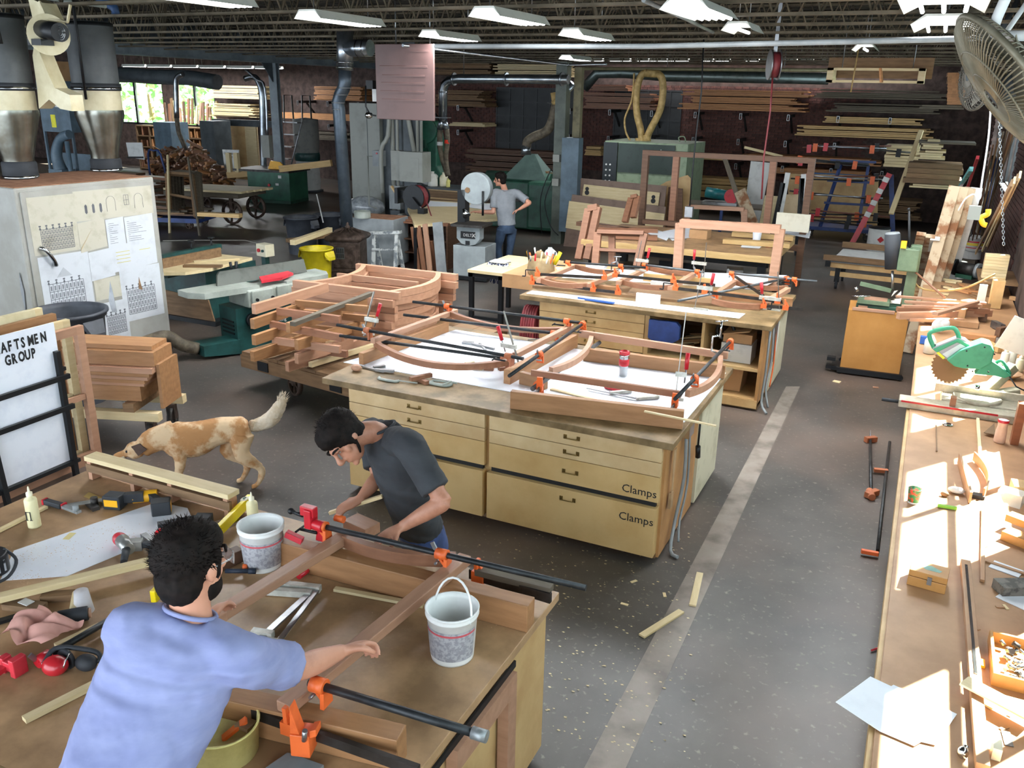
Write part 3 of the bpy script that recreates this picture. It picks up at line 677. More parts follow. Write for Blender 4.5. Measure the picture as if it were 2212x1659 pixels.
P('frame',MB().tube([gy(132,370,13.6)-V((c.x,13.6,0)),gy(122,335,13.6)-V((c.x,13.6,0)),gy(130,300,13.6)-V((c.x,13.6,0)),gy(150,290,13.6)-V((c.x,13.6,0))],[.15,.12,.1,.1],12,smooth_path=4),bluegrey,t2)
P('base',MB().box(-.2,.25,-.15,.2,0,gy(132,365,13.6).z),bluegrey,t2); P('post',MB().cyl((.35,0,0),(.35,0,1.9),.05),bluegrey,t2)
# =============== BIN,SIGN ON STAND,WINDOW FRAMES,LUMBER DOLLY ===============
def bin_(name,label,c,rt,rb_,h,m,rim=True):
    t = T(name,label,'bin',c)
    P('body',MB().lathe([(rb_,.0),(rt*.93,h*.93),(rt*.98,h*.93),(rt*1.0,h*.97),(rt*1.05,h*.97),(rt*1.05,h),(rt*.97,h),(rt*.93,h*.95),(rb_*.93,.03),(.01,.02)],n=36),m,t)
    for s_ in (-1,1): P('handle',MB().prism([(s_*rt*.97,-.12,h*.93),(s_*(rt+.05),-.08,h*.8),(s_*(rt+.05),.08,h*.8),(s_*rt*.97,.12,h*.93)],(0,0,-.06)).box(min(s_*rt*.85,s_*(rt+.06)),max(s_*rt*.85,s_*(rt+.06)),-.07,.07,h*.72,h*.8),m,t)
    return t
c = gz(152,668,.96); tb = bin_('trash_bin','large dark grey round bin standing before the papered cabinet',(c.x-.0,c.y-.03,0),.36,.28,.96,binmat)
text('BRUTE',.11,ink,tb,(-.0,-.335,.76),(pi/2,0,0),ax='CENTER')
h0 = gk(244,700,(gz(244,690,.7)-V((0,0,CH))).dot(cf)); S('hand_saw_blade',MB().prism([(0,0,0),(.05,0,.0),(.035,0,.2),(.02,0,.32),(-.02,0,.12)],(0,.004,0)),steel,'serrated saw blade sticking up from the grey bin rim','saw',(c.x+.42,c.y+.15,.95),.4)
c = gz(165,1028,0); d = gz(15,1095,0)
dirx = (c-d).normalized(); ang = math.atan2(dirx.y,dirx.x)
t = T('sign_stand','black steel tube stand holding the white lettered sign','stand',d,ang); Ls = (c-d).length
m = MB()
P('post',MB().box(Ls-.02,Ls+.02,-.02,.02,0,1.10),black,t); P('post',MB().bar((0,-.02,0),(-.03,.02,1.1),.04,.04),black,t)
P('rear_leg',MB().bar((Ls+.02,.05,1.1),(Ls+.12,.42,0),.035,.035),black,t)
for z in (.88,.62): P('rail',MB().box(-.6,Ls+.06,-.04,-.01,z-.02,z+.02),black,t)
P('bottom_rail',MB().box(-.6,Ls+.05,-.02,.3,.12,.15),black,t); P('foot',MB().bar((Ls,0,.1),(Ls+.1,.4,.02),.03,.03),black,t)
P('rear_rail',MB().bar((Ls+.03,.1,.9),(Ls+.14,.12,.9),.03,.03).bar((Ls,0,.62),(Ls+.1,.2,.62),.03,.03),black,t)
ts = T('lettered_sign','white board sign with black stencil lettering leaning in the black stand','sign',d+V((0,0,0)),ang)
P('board',MB().box(-.7,Ls+.03,.02,.035,.15,1.33),whitep if 0 else mat('sign_white','#e9edf6','#dde2ee',.4),ts)
def stencil(s_,size,x,z,sp):
    for ch in s_:
        o = text(ch,size,ink,ts,(x,.018,z),(pi/2,0,0),name='letter',sx=.62,off=.004); x += sp
stencil('CRAFTSMEN',.11,Ls-.555,1.2,.056); stencil('GROUP',.11,Ls-.43,1.095,.056)
fc = gz(228,962,0)
for i in range(4):
    o = V((-.05-.06*i,.14+.075*i,0)); nm_ = ['reddish cedar-coloured sash frame, front one of the stack behind the sign','second unpainted sash frame behind the sign','third sash frame behind the sign with paint drips','rearmost sash frame with cream-painted top rail behind the sign'][i]
    m_ = (mahogl,pale,fir,pale)[i]; H_ = 1.22+.05*i; base = d+Matrix.Rotation(ang,3,'Z') @ (V((0,.1+.09*i,0)))
    t = T('sash_frame',nm_,'frame',base,(-.0,0,ang),'sash frames behind the sign')
    x1 = Ls+.36-.05*i; x0 = -.75
    P('stile',MB().box(x1-.07,x1,0,.05,0,H_),m_,t); P('stile',MB().box(x0,x0+.07,0,.05,0,H_),m_,t)
    P('top_rail',MB().box(x0+.07,x1-.07,0,.05,H_-.07,H_),m_ if i < 3 else creamp,t); P('bottom_rail',MB().box(x0+.07,x1-.07,0,.05,0,.1),m_,t); P('middle_rail',MB().box(x0+.07,x1-.07,.01,.04,.58,.63),m_,t)
c = V((-6.12,5.34,0)); dx = V((cos(.35),sin(.35),0))
t = T('board_dolly','small wooden dolly on iron casters carrying stepped boards','cart',c,.35)
P('deck_board',MB().box(-1.1,.12,-.28,-.2,.27,.35),pale,t); P('deck_board',MB().box(-1.1,.12,.2,.28,.27,.35),pale,t); P('cross_piece',MB().box(-.2,-.1,-.28,.28,.35,.43),brownw,t); P('cross_piece',MB().box(-.9,-.8,-.28,.28,.35,.43),brownw,t)
for x,y in ((.0,-.2),(-.9,-.2),(0,.2)): wheel(t,(x,y,.12),(1,.2,0),.12,.045); P('fork',MB().box(x-.04,x+.04,y-.03,y+.03,.12,.27),rust,t)
for i in range(11):
    z = .44+i*.0; 
    w_ = .14
Rm = Matrix.Rotation(.35,3,'Z')
zz = .432
for i,(th,y0,y1,e,m_) in enumerate(((.14,-.2,.2,-.06,fir),(.03,-.2,.2,-.02,mahogl),(.03,-.22,.2,0,fir),(.03,-.22,.18,.03,mahogl),(.03,-.22,.18,.05,fir),(.05,-.22,.18,.08,mahogl),(.13,-.16,.18,.08,fir),(.04,-.1,.18,.04,fir))):
    S('stepped_board',MB().box(-1.15,e,y0,y1,0,th),m_,ORD[i]+' cedar-coloured board from the bottom in the stepped stack on the small dolly','board',c+V((0,0,zz)),.35,'stepped boards on the small dolly'); zz += th+.002
for i in range(7): S('standing_board',MB().box(.0,.03,-.15,.2,0,.42-.0*i),pale if i % 2 else fir,'upright pale board end at the right of the small dolly','board',c+Rm @ V((.085-.0*i,0,.352)) if i == 0 else c+Rm @ V((-1.2-.035*i,0,.36)),.35,'upright boards on the small dolly') if i < 3 else None
# =============== TABLE SAW + JOINTER ===============
c = V((-8.9,9.15,0)); an = 1.12
t = T('table_saw','dark green table saw with wooden extension table and tall fence','machine',c,0)
def w2(px,py,z): return gz(px,py,z)-c
top = [w2(300,590,.86),w2(400,588,.86),w2(455,580,.86),w2(545,556,.86),w2(470,548,.86),w2(300,560,.86)]
P('table_top',MB().prism(top,(0,0,-.04)),plyedge if 0 else pale,t); P('cast_table',MB().box(*[v for v in (w2(375,570,.85).x-.9,w2(375,570,.85).x+.25,w2(375,570,.85).y-.35,w2(375,570,.85).y+.35,.74,.815)]),teal,t)
f0,f1 = w2(350,578,.87),w2(476,552,.87)
P('fence',MB().bar(f0+V((0,0,.05)),f1+V((0,0,.05)),.05,.13),brownw,t,label='brown wooden fence'); P('fence_rail',MB().bar(f0+V((-.05,.06,.12)),f1+V((-.05,.06,.12)),.07,.07),teal,t)
for f in (.5,.85):
    p = f0.lerp(f1,f)+V((-.05,.06,.1)); P('star_knob',MB().cyl(p,p+V((0,0,.16)),.012).cyl(p+V((0,0,.15)),p+V((0,0,.17)),.05,n=5),black,t)
P('cabinet',MB().box(-.75,.2,-.55,.45,.02,.74),teal,t); P('plinth',MB().box(-.7,.35,-.6,.5,0,.06),black,t); P('dust_skirt',MB().prism([(-.75,-.56,.05),(.3,-.56,.05),(.22,-.56,.35),(-.75,-.56,.42)],(0,.02,0)),brownw,t)
S('scrap_board',MB().box(0,.5,0,.08,0,.03),brownw,'small brown offcut lying on the saw extension table','board',gz(395,578,.862),.5)
S('scrap_board',MB().box(0,.6,0,.1,0,.02),pale,'pale thin strip lying by the fence of the green saw','board',gz(420,568,.862),.95)
pc = gz(578,622,0)
t = T('switch_pedestal','cream switch box with red and green buttons on a green post','switch',pc,-.2)
P('post',MB().box(-.05,.05,-.04,.04,0,.55),teal,t); P('switch_box',MB().box(-.12,.12,-.08,.1,.53,.73),cream,t,bev=.01)
P('red_button',MB().cyl((-.04,-.08,.63),(-.04,-.105,.63),.03),red,t); P('green_button',MB().cyl((.06,-.08,.63),(.06,-.105,.63),.022),dgreen if 0 else teal,t)
j0,j1 = gz(402,632,.84),gz(700,583,.84); jd = (j1-j0); Lj = jd.length; an = math.atan2(jd.y,jd.x)
t = T('jointer','pale grey jointer with long tables and tilted fence on a green base','machine',(j0.x,j0.y,0),an)
P('outfeed_table',MB().prism([(0,-.02,.84),(.12,-.2,.84),(Lj*.42,-.24,.84),(Lj*.42,.22,.84),(0,.2,.84)],(0,0,-.07)),mgrey,t)
P('infeed_table',MB().prism([(Lj*.62,-.24,.83),(Lj-.1,-.22,.83),(Lj,-.05,.83),(Lj,.2,.83),(Lj*.62,.22,.83)],(0,0,-.07)),mgrey,t)
P('bed',MB().box(Lj*.33,Lj*.78,-.26,.2,.58,.8),mgrey,t,bev=.02)
P('bed_plate',MB().box(Lj*.35,Lj*.5,-.29,-.26,.6,.79).box(Lj*.53,Lj*.62,-.29,-.26,.6,.8).box(Lj*.66,Lj*.76,-.29,-.26,.62,.8),mgrey,t,bev=.01)
for x in (.38,.49,.6,.75): P('knob',MB().cyl((Lj*x,-.29,.68),(Lj*x,-.31,.68),.02,n=10),black,t)
P('lever',MB().bar((Lj*.7,-.3,.72),(Lj*.73,-.36,.62),.03,.03),black,t)
P('fence',MB().prism([(Lj*.22,.05,.84),(Lj*.24,.1,.96),(Lj*.26,.11,1.0),(Lj*.88,.11,1.0),(Lj*.88,.05,.84)],(0,.03,0)),mat('fence_steel','#4f524c','#3f423d',.5,.3),t,label='long tilted steel fence')
P('cutter_guard',MB().prism([(Lj*.45,-.2,.85),(Lj*.6,-.2,.85),(Lj*.72,-.1,.86),(Lj*.72,.02,.87),(Lj*.5,.0,.86)],(0,0,.03)),redp,t,label='red cutter guard')
P('cabinet',MB().box(Lj*.26,Lj*.74,-.18,.2,.03,.58),teal,t); P('louvre',MB().box(Lj*.26-.01,Lj*.26,-.12,.14,.25,.27).box(Lj*.26-.01,Lj*.26,-.12,.14,.3,.32).box(Lj*.26-.01,Lj*.26,-.12,.14,.35,.37).box(Lj*.26-.01,Lj*.26,-.12,.14,.4,.42),black,t)
P('handwheel',MB().cyl((Lj*.36,-.19,.42),(Lj*.36,-.24,.42),.08,n=18),black,t)
P('dust_chute',MB().prism([(Lj*.05,-.1,.05),(Lj*.27,-.2,.02),(Lj*.27,-.2,.2),(Lj*.05,-.1,.18)],(0,.3,0)),teal,t)
P('hose',MB().tube([(.1,.05,.12),(-.08,.1,.2),(-.22,.14,.32),(-.38,.2,.3),(-.6,.3,.22)],.075,14,smooth_path=6),hose,t,label='dusty flexible hose')
text('Casseng',.07,whitep,t,(Lj*.5,-.183,.32),(pi/2,0,0))
S('push_handle',MB().cyl((0,0,0),(.02,0,.16),.02).cyl((-.08,.02,0),(-.1,.02,.14),.018),black,'black push-block handles on the jointer fence rear','handle',gz(510,592,.9)+V((0,0,0)))
# =============== LONG LUMBER CART WITH SASHES ===============
c0,c1 = gz(519,765,.42),gz(728,822,.42); dx = (c1-c0); an = math.atan2(dx.y,dx.x); Lc = dx.length+.25
t = T('lumber_cart','long old wooden platform cart with iron wheels loaded with joinery','cart',(c0.x,c0.y,0),an)
Wc = 2.6
P('side_beam',MB().box(0,Lc,0,.09,.28,.42),brownw,t); P('side_beam',MB().box(0,Lc,Wc-.09,Wc,.28,.42),brownw,t); P('end_beam',MB().box(0,.09,.09,Wc-.09,.28,.42),brownw,t)
for i in range(6): P('deck_plank',MB().box(i*Lc/6+.004,(i+1)*Lc/6-.004,.02,Wc-.02,.42,.45),brownw,t)
for x in (.28,Lc-.35): P('iron_strap',MB().box(x,x+.16,-.012,0,.3,.4),black,t)
for x,y in ((.55,.25),(Lc-.2,.3),(.55,2.2)): wheel(t,(x,y,.14),(.3,1,0),.14,.05,rust); P('fork',MB().box(x-.05,x+.05,y-.04,y+.04,.14,.28),rust,t)
CR = Matrix.Rotation(an,3,'Z')
def crib(px0,py0,px1,py1,z,m_,lb,w_=.05,h=.1):
    a,b = gz(px0,py0,z),gz(px1,py1,z)
    beam('sash_rail',a,b,w_,h,m_,lb,'rail',group='loose joinery rails on the lumber cart')
g_ = 'rail'
crib(548,668,706,620,1.05,mahogl,'freshly planed pale pink rail on top of the cart stack')
crib(545,700,655,662,.93,fir,'cedar rail lying below the pink rail, left end squared')
crib(622,708,790,655,.93,fir,'cedar rail in the second row of the cart stack')
crib(548,735,650,700,.80,fir,'cedar rail at the left, third level of the cart stack')
crib(640,745,800,695,.78,fir,'cedar rail in the middle, third level of the cart stack')
crib(545,770,660,728,.66,fir,'cedar rail at the left, second level of the cart stack')
crib(640,775,760,738,.64,mahogl,'short pinkish rail, second level of the cart stack')
crib(548,770,680,732,.53,fir,'cedar rail at the left, bottom level of the cart stack')
crib(620,792,800,735,.53,mahogl,'pinkish rail at the bottom right of the cart stack')
crib(632,700,802,634,1.02,greyw,'long grey-brown rail laid across the top of the cart stack',.06,.04)
crib(670,788,812,745,.50,pale,'pale raw strip lying at the front of the cart deck',.05,.05)
for i,(a,b,z) in enumerate((((600,672),(735,690),.99),((640,655),(795,668),.99),((585,700),(740,730),.87),((620,672),(810,690),.87),((590,735),(735,755),.73),((650,705),(820,725),.73),((640,750),(750,765),.6),((590,720),(700,735),.6))):
    crib(*a,*b,z,(mahog,fir,mahog,fir,mahogl,fir,mahog,fir)[i],['first','second','third','fourth','fifth','sixth','seventh','eighth'][i]+' cross rail from the top of the cart stack',.045,.07)
def arch_sash(name,label,c,rz,W=1.15,D=.9,th=.05,group=None,m_=None,rise=.16):
    m_ = m_ or mahogl; t = T(name,label,'frame',c,rz,group)
    P('stile',MB().box(-W/2-.1,W/2,-D/2,-D/2+.07,0,th),m_,t); P('stile',MB().box(-W/2,W/2+.12,D/2-.07,D/2,0,th),m_,t)
    for s_,nm in ((-1,'arched_rail'),(1,'arched_rail')):
        rs = []; n = 10
        for i in range(n+1):
            f = i/n; y = -D/2+.07+(D-.14)*f; x = s_*(W/2-.12)+ (rise*4*f*(1-f))*1.0
            rs.append([V((x-.035,y,0)),V((x+.035,y,0)),V((x+.035,y,th)),V((x-.035,y,th))])
        P(nm,MB().rings(rs,smooth=False),m_,t)
    P('middle_bar',MB().box(-W/2+.1,W/2-.1,-.02,.02,.005,th-.005),m_,t)
    return t
sc0 = gz(835,668,.5)
base = V((-5.75,8.35,.45)); ts = ['top','second','third','fourth','fifth','sixth','seventh']
root = None
for i in range(7):
    z = .455+i*.083; lb = ts[6-i]+' arched sash frame in the stack on the lumber cart'
    rz = an+.18+random.uniform(-.05,.05); loc = (base.x+random.uniform(-.04,.04),base.y+random.uniform(-.04,.04),z)
    if root is None: root = arch_sash('arched_sash',lb,loc,rz,1.3,1.25,.08,'arched sashes stacked on the cart')
    else: dup(root,loc,rz,lb)
for ch in root.children: pass
# =============== STOVE AND STOVEPIPE ===============
sv = gz(742,604,0)+V((-.05,.25,0))
t = T('cast_iron_stove','old brown cast-iron stove with finned lid and barred window','stove',sv,.35)
P('body',MB().box(-.27,.27,-.24,.24,.12,.66),rust,t,bev=.02); P('foot_base',MB().box(-.3,.3,-.27,.27,.05,.12),rust,t,bev=.01)
P('top_moulding',MB().lathe([(.46,.66),(.5,.7),(.48,.74),(.3,.8),(.1,.84)],n=4,M=Matrix.Rotation(pi/4,3,'Z') @ Matrix.Diagonal((.92,.82,1))),rust,t)
fm = MB()
for k in range(16):
    a_ = 2*pi*k/16; fm.bar((.08*cos(a_),.08*sin(a_),.86),(.24*cos(a_),.2*sin(a_),.80),.018,.02)
P('lid_fins',fm,rust,t); P('finial',MB().lathe([(.03,.84),(.05,.88),(.02,.91),(.03,.93),(.001,.96)],n=12),rust,t)
P('front_panel',MB().box(-.2,.2,-.26,-.24,.2,.6),rust,t,bev=.015)
wm = MB().box(-.15,.0,-.275,-.26,.36,.375).box(-.15,.0,-.275,-.26,.545,.56)
for k in range(5): wm.box(-.15+k*.035,-.14+k*.035,-.275,-.26,.36,.56)
wm.box(-.15,0,-.275,-.26,.45,.46)
P('barred_window',wm,steel,t); P('window_dark',MB().box(-.15,0,-.262,-.258,.36,.56),ink,t)
for s_ in (-1,1): P('foot',MB().cyl((s_*.24,-.2,.06),(s_*.28,-.24,0),.04,.05,8),rust,t)
y0 = sv.y+.1; o0 = gy(752,515,y0)
t = T('stovepipe','tall dark stovepipe with an offset bend rising from the iron stove','pipe',V((o0.x,y0,.8)))
q = lambda px,py,r_=0: gy(px,py,y0)-V((o0.x,y0,.8))
P('pipe_section',MB().tube([V((0,0,0))+q(752,520),q(732,235),q(730,222),q(735,205),q(742,192),q(745,178),q(745,150)],.105,20,smooth_path=0),mat('stovepipe_grey','#56606a','#454e57',.4,.6,kind='worn',sc_=5),t)
for a_,b_2 in (((745,190),.115),((737,205),.115),((731,222),.115),((731,236),.112)):
    p = q(*a_); P('seam_ring',MB().cyl(p-V((0,0,.008)),p+V((0,0,.008)),b_2,n=20),steel,t)
P('tee',MB().cyl(q(745,152),q(745,66),.135,n=24),galv,t,label='bright galvanised tee'); P('tee_branch',MB().cyl(q(750,104),q(800,104),.13,n=24),galv,t)
for pp in (q(776,104),q(790,104)): P('band',MB().cyl(pp-V((.01,0,0)),pp+V((.01,0,0)),.14,n=24),chrome,t)
for py_ in (135,146): pp = q(745,py_); P('band',MB().cyl(pp-V((0,0,.008)),pp+V((0,0,.008)),.142,n=24),chrome,t)
bc = gz(650,468,.72); bin_('trash_bin','dark blue-grey round bin left of the iron stove',(bc.x+.0,bc.y,0),.33,.26,.72,binmat)
bc2 = gz(712,462,.72); bin_('trash_bin','dark bin half hidden behind the stovepipe',(bc2.x,bc2.y,0),.32,.25,.72,binmat)
bc3 = gz(683,535,.62); bin_('trash_bin','yellow plastic bin beside the iron stove',(bc3.x,bc3.y,0),.27,.22,.62,yellow)
a,b = gz(632,523,.80),gz(712,495,.80); beam('scrap_timber',gz(632,524,.80),gz(713,496,.80),.09,.08,pale,'pale timber offcut lying over the yellow bin','timber')
beam('scrap_timber',gz(622,520,.73),gz(735,505,.73),.12,.06,brownw,'brown weathered timber across the bins under the pale offcut','timber')
beam('stick',gz(698,480,.72),gy(684,420,bc2.y),.02,.02,whitep,'thin white stick standing in the far dark bin','stick')
c = gz(800,586,0)
t = T('steel_cabinet','plain grey steel cabinet behind the iron stove','cabinet',c+V((-.1,.3,0)),.1)
zt2 = gy(800,478,c.y).z; P('body',MB().box(-.45,.4,0,.6,.05,zt2),grey,t,bev=.01); P('dusty_top',MB().box(-.44,.39,.01,.59,zt2,zt2+.005),mat('sawdust','#a5785a'),t)
S('pot',MB().lathe([(.15,0),(.15,.12),(.14,.12),(.14,.01),(.01,.01)],n=20),mgrey,'shallow grey pot on the plain steel cabinet','pot',gz(783,470,zt2+.006))
t = T('sawhorse','paint-spattered white sawhorse by the steel cabinet','sawhorse',gz(835,590,0),.12)
wh = mat('spattered_white','#cfd2d0','#7c8388',.6,kind='spots',sc_=9)
P('beam',MB().bar((-.36,0,.70),(.3,0,.76),.1,.05),wh,t)
for x in (-.22,.22): P('leg',MB().bar((x,-.1,.0),(x,-.0,.72),.06,.04),wh,t); P('leg',MB().bar((x,.25,.0),(x,.0,.72),.06,.04),wh,t)
P('brace',MB().bar((-.24,-.06,.42),(.24,-.06,.46),.05,.03),wh,t)
paper = _m['paper']
# =============== CENTRE BACKGROUND ===============
def hv(px,py,base):     # height of a pixel above the floor on the vertical through base
    d = ray(px,py); k = V((base[0],base[1])).length/V((d.x,d.y)).length; return CH+k*d.z
h0,h1,h2 = gy(811,95,11),gy(936,98,11),gy(814,257,11)
heatm = mat('heater_brown','#5f4845','#523d3a',.35,kind='plain',sc_=2)
t = T('unit_heater','hanging unit heater with a dull red-brown louvred sheet cover','heater',(h2.x,11,h2.z))
Wd,Hh = h1.x-h2.x,h0.z-h2.z
P('cover',MB().box(0,Wd,0,.04,0,Hh),heatm,t,bev=.008); P('housing',MB().box(.05,Wd-.4,.04,.5,.03,Hh-.04),dgrey,t)
lm = MB()
for i,(z,x0,x1) in enumerate(((.26,.1,.86),(.37,.08,.84),(.48,.1,.86),(.58,.12,.86),(.7,.08,.9),(.9,.6,.92))):
    lm.prism([(Wd*x0,0,Hh*z),(Wd*x1,0,Hh*z),(Wd*x1,0,Hh*z+.022),(Wd*x0,0,Hh*z+.022)],(0,-.006,-.008))
P('louvre',lm,heatm,t)
P('hanger',MB().cyl((.2,.25,Hh-.05),(.2,.25,Hh+.7),.01).cyl((Wd-.2,.25,Hh-.05),(Wd-.2,.25,Hh+.7),.01),steel,t)
q = lambda px,py,y=11.1: gy(px,py,y)-V((h2.x,11,h2.z))
P('gas_valve',MB().box(*[v for p in [q(800,183)] for v in (p.x-.08,p.x+.04,p.y,p.y+.1,p.z-.06,p.z+.06)]).tube([q(790,185),q(790,230),q(800,248),q(812,250)],.012,6),black,t)
P('guard_lamp',MB().ell(q(797,249),(.06,.06,.05)),chrome,t)
P('back_plate',MB().box(*[v for p in [q(778,176),] for v in (p.x,p.x+.16,p.y+.3,p.y+.32,p.z-.28,p.z)]),whitep,t)
eb = V((-12.0,17.6,0)); x0 = gy(757,300,17.6).x; x1 = gy(860,300,17.6).x; zt3 = gy(757,222,17.6).z
t = T('electrical_cabinet','tall grey electrical switchgear cabinet left of the hanging heater','cabinet',(x0,17.6,0))
P('body',MB().box(0,(x1-x0)*.62,0,.6,0,zt3),panelgrey,t); P('door',MB().box((x1-x0)*.36,(x1-x0)*.37,-.006,0,.1,zt3-.1),dgrey,t)
P('second_body',MB().box((x1-x0)*.62,x1-x0,.15,.6,0,zt3),dgrey,t)
t = T('post','grey steel post carrying conduits, panels and the hose reel','post',gy(905,470,16.2)*1.0)
pb = gy(893,440,16.2); t.location = (pb.x,16.2,0)
P('column',MB().box(-.16,.16,-.1,.1,0,4.1),dgrey,t)
for dx,r_ in ((-.42,.05),(-.3,.035),(.2,.03),(.3,.03)): P('conduit',MB().cyl((dx,-.12,.6 if dx < 0 else 1.6),(dx,-.12,3.9),r_,n=8),panelgrey,t)
P('slanted_conduit',MB().tube([(-.05,-.15,3.6),(.0,-.16,2.6),(.14,-.16,1.9)],.05,8),panelgrey,t)
P('bent_conduit',MB().tube([(-.6,-.3,1.0),(-.6,-.3,1.9),(-.45,-.25,2.2),(-.42,-.2,2.9)],.05,8,smooth_path=3),panelgrey,t)
a,b = gy(862,327,15.9),gy(913,395,15.9)
t = T('breaker_panel','light grey square breaker panel fixed to the post','cabinet',(a.x,15.9,b.z)); Wp,Hp = b.x-a.x,a.z-b.z
P('box',MB().box(0,Wp,0,.35,0,Hp),panelgrey,t); P('door',MB().box(Wp*.5,Wp*.85,-.008,0,Hp*.15,Hp*.8),panelgrey,t,bev=.003); P('side_box',MB().box(-.28,-.02,.1,.35,0,Hp),panelgrey,t)
a,b = gy(804,325,16.5),gy(826,360,16.5)
t = T('disconnect_switch','small grey disconnect switch box with a red dot','switch',(a.x,16.5,b.z)); P('box',MB().box(0,b.x-a.x,0,.15,0,a.z-b.z),grey,t); P('red_dot',MB().cyl((.12,0,.28),(.12,-.01,.28),.02),red,t); P('conduit',MB().tube([(0,.1,.2),(-.2,.1,.2),(-.2,.1,-.9),(0,.1,-.95)],.02,6),panelgrey,t)
a,b = gy(840,395,16),gy(868,478,16)
t = T('motor_starter','lower grey control boxes under the breaker panel','switch',(a.x,16.0,b.z)); P('box',MB().box(0,.28,0,.2,.25,.75),grey,t); P('lower_box',MB().box(.02,.26,0,.2,-.1,.22),dgrey,t); P('motor',MB().cyl((.3,-.05,.08),(.3,.15,.08),.09),panelgrey,t)
rc = gy(900,425,14.6)
t = T('hose_reel','black hose reel with dark red hose mounted on the post','reel',rc)
P('disc',MB().cyl((0,-.1,0),(0,-.13,0),.235,n=32).cyl((0,.1,0),(0,.13,0),.235,n=32),black,t)
hm = MB()
for k in range(5): hm.tube([(.2*cos(a_),-.08+k*.04,.2*sin(a_)) for a_ in [2*pi*i/28 for i in range(29)]],.02,6,cap=False)
redhose = mat('dark_red_hose','#7c2b30','#5c2024',.5)
P('hose',hm,redhose,t); P('arm',MB().bar((0,-.16,0),(.2,-.18,-.2),.05,.03).box(.14,.28,-.2,-.05,-.3,-.2),black,t); P('bracket',MB().box(-.4,0,.0,.06,-.06,.1).box(-.45,-.38,-.1,.4,-.15,.15),black,t)
P('loose_hose',MB().tube([(.25,-.15,-.22),(.1,-.1,-.5),(.12,0,-.9),(.2,-.1,-1.1)],.012,6,smooth_path=4).tube([(.22,-.1,.1),(.5,-.3,-.28),(.6,-.35,-.4),(.62,-.4,-.8),(.75,-.45,-1.15)],.012,6,smooth_path=4),redhose,t)
S('hand_brush',MB().bar((0,0,0),(.16,0,-.2),.08,.03),ply,'yellowish hand brush hanging by the hose reel','brush',gy(846,402,15.6))
pz = gz(1214,505,0)+V((0,0,0)); pz = V((-7.19,17.5,0))
t = T('steel_post','green-grey steel post right of the duct with a blue-grey wireway','post',pz)
P('column',MB().box(-.12,.12,-.12,.12,0,3.75),mat('post_green','#5c635a','#454b43',.5,kind='worn',sc_=3),t); P('rear_post',MB().box(.2,.36,.1,.25,0,3.65),mat('post_tan','#7c7458','#5f5943',.6),t)
P('wireway',MB().box(.12,.5,-.25,0,gy(1240,478,17.3).z*0+.3,gy(1240,298,17.3).z),bluegrey,t); [P('switch',MB().box(-.1,.05,-.2,-.12,z,z+.15),panelgrey,t) for z in (1.25,1.75)]
P('loose_wires',MB().tube([(-.1,-.14,1.4),(-.25,-.2,.9),(-.1,-.2,.4),(.1,-.2,.2)],.012,6,smooth_path=4).tube([(-.15,-.14,1.6),(-.35,-.2,1.0),(-.3,-.2,.2)],.012,6,smooth_path=4),black,t)
c = V((-8.45,18.6,0))
t = T('planer','large dark green planer with a pyramid dust hood','machine',c)
q = lambda px,py,y=18.6: gy(px,py,y)-c
P('body',MB().box(q(1060,400).x,q(1205,400).x,0,1.3,.05,q(1120,392).z),green,t,bev=.04)
P('side_casting',MB().box(q(1150,400).x,q(1212,400).x,-.35,.5,.1,q(1170,390).z),dgreen if 0 else green,t,bev=.08)
P('roller_hood',MB().cyl(q(1045,382)+V((0,.2,0)),q(1185,390)+V((0,.2,0)),.14,n=18),green,t)
P('bed',MB().box(q(1045,408).x,q(1150,408).x,-.7,0,q(1080,415).z-.1,q(1080,415).z),castiron,t)
a = [q(1085,385),q(1180,388)]; ztp = q(1137,334).z
P('hood',MB().rings([[V((a[0].x,.0,a[0].z)),V((a[1].x,.0,a[0].z)),V((a[1].x,.7,a[0].z)),V((a[0].x,.7,a[0].z))],[V((q(1128,334).x,.25,ztp)),V((q(1146,334).x,.25,ztp)),V((q(1146,334).x,.4,ztp)),V((q(1128,334).x,.4,ztp))]],smooth=False),mat('hood_green','#4a5d57','#3b4c47',.5,kind='worn',sc_=3),t)
P('scrap_on_top',MB().bar(q(1155,378,18.9),q(1195,375,18.9),.12,.05).bar(q(1160,370,18.9),q(1185,372,18.9),.1,.04),brownw,t)
P('handwheel',MB().cyl(q(1225,435),q(1225,435)+V((0,-.05,0)),.09,n=18),castiron,t)
c = gy(940,400,18.8); c = V((c.x,18.8,0)); q = lambda px,py: gy(px,py,18.8)-c
t = T('large_band_saw','tall green resaw band saw behind the breaker panel','machine',c)
P('frame',MB().prism([q(905,440),q(905,262),q(915,258),q(935,262),q(943,300),q(943,360),q(950,372),q(955,440)],(0,.4,0)),mat('saw_green','#2f6650','#235040',.4,kind='worn',sc_=3),t,bev=.03)
P('wheel_cover',MB().cyl(q(922,282),q(922,282)+V((0,-.1,0)),.3,n=26),_m['saw_green'],t); P('table',MB().box(-.5,.5,-.3,.4,.85,.9),castiron,t); P('guide',MB().bar(q(918,300),q(930,345),.03,.03).box(*[v for p in [q(922,310)] for v in (p.x-.05,p.x+.05,p.y-.15,p.y-.1,p.z-.1,p.z+.1)]),green,t)
tl = gz(868,405,.92); tr = gz(1020,395,.92)
t = T('metal_cart','steel-topped cart with wooden drawers carrying jugs and rags','table',gz(950,405,.92)-V((0,0,.92)))
c = t.location.copy(); wx = (gy(1028,400,c.y).x-gy(895,400,c.y).x)/2
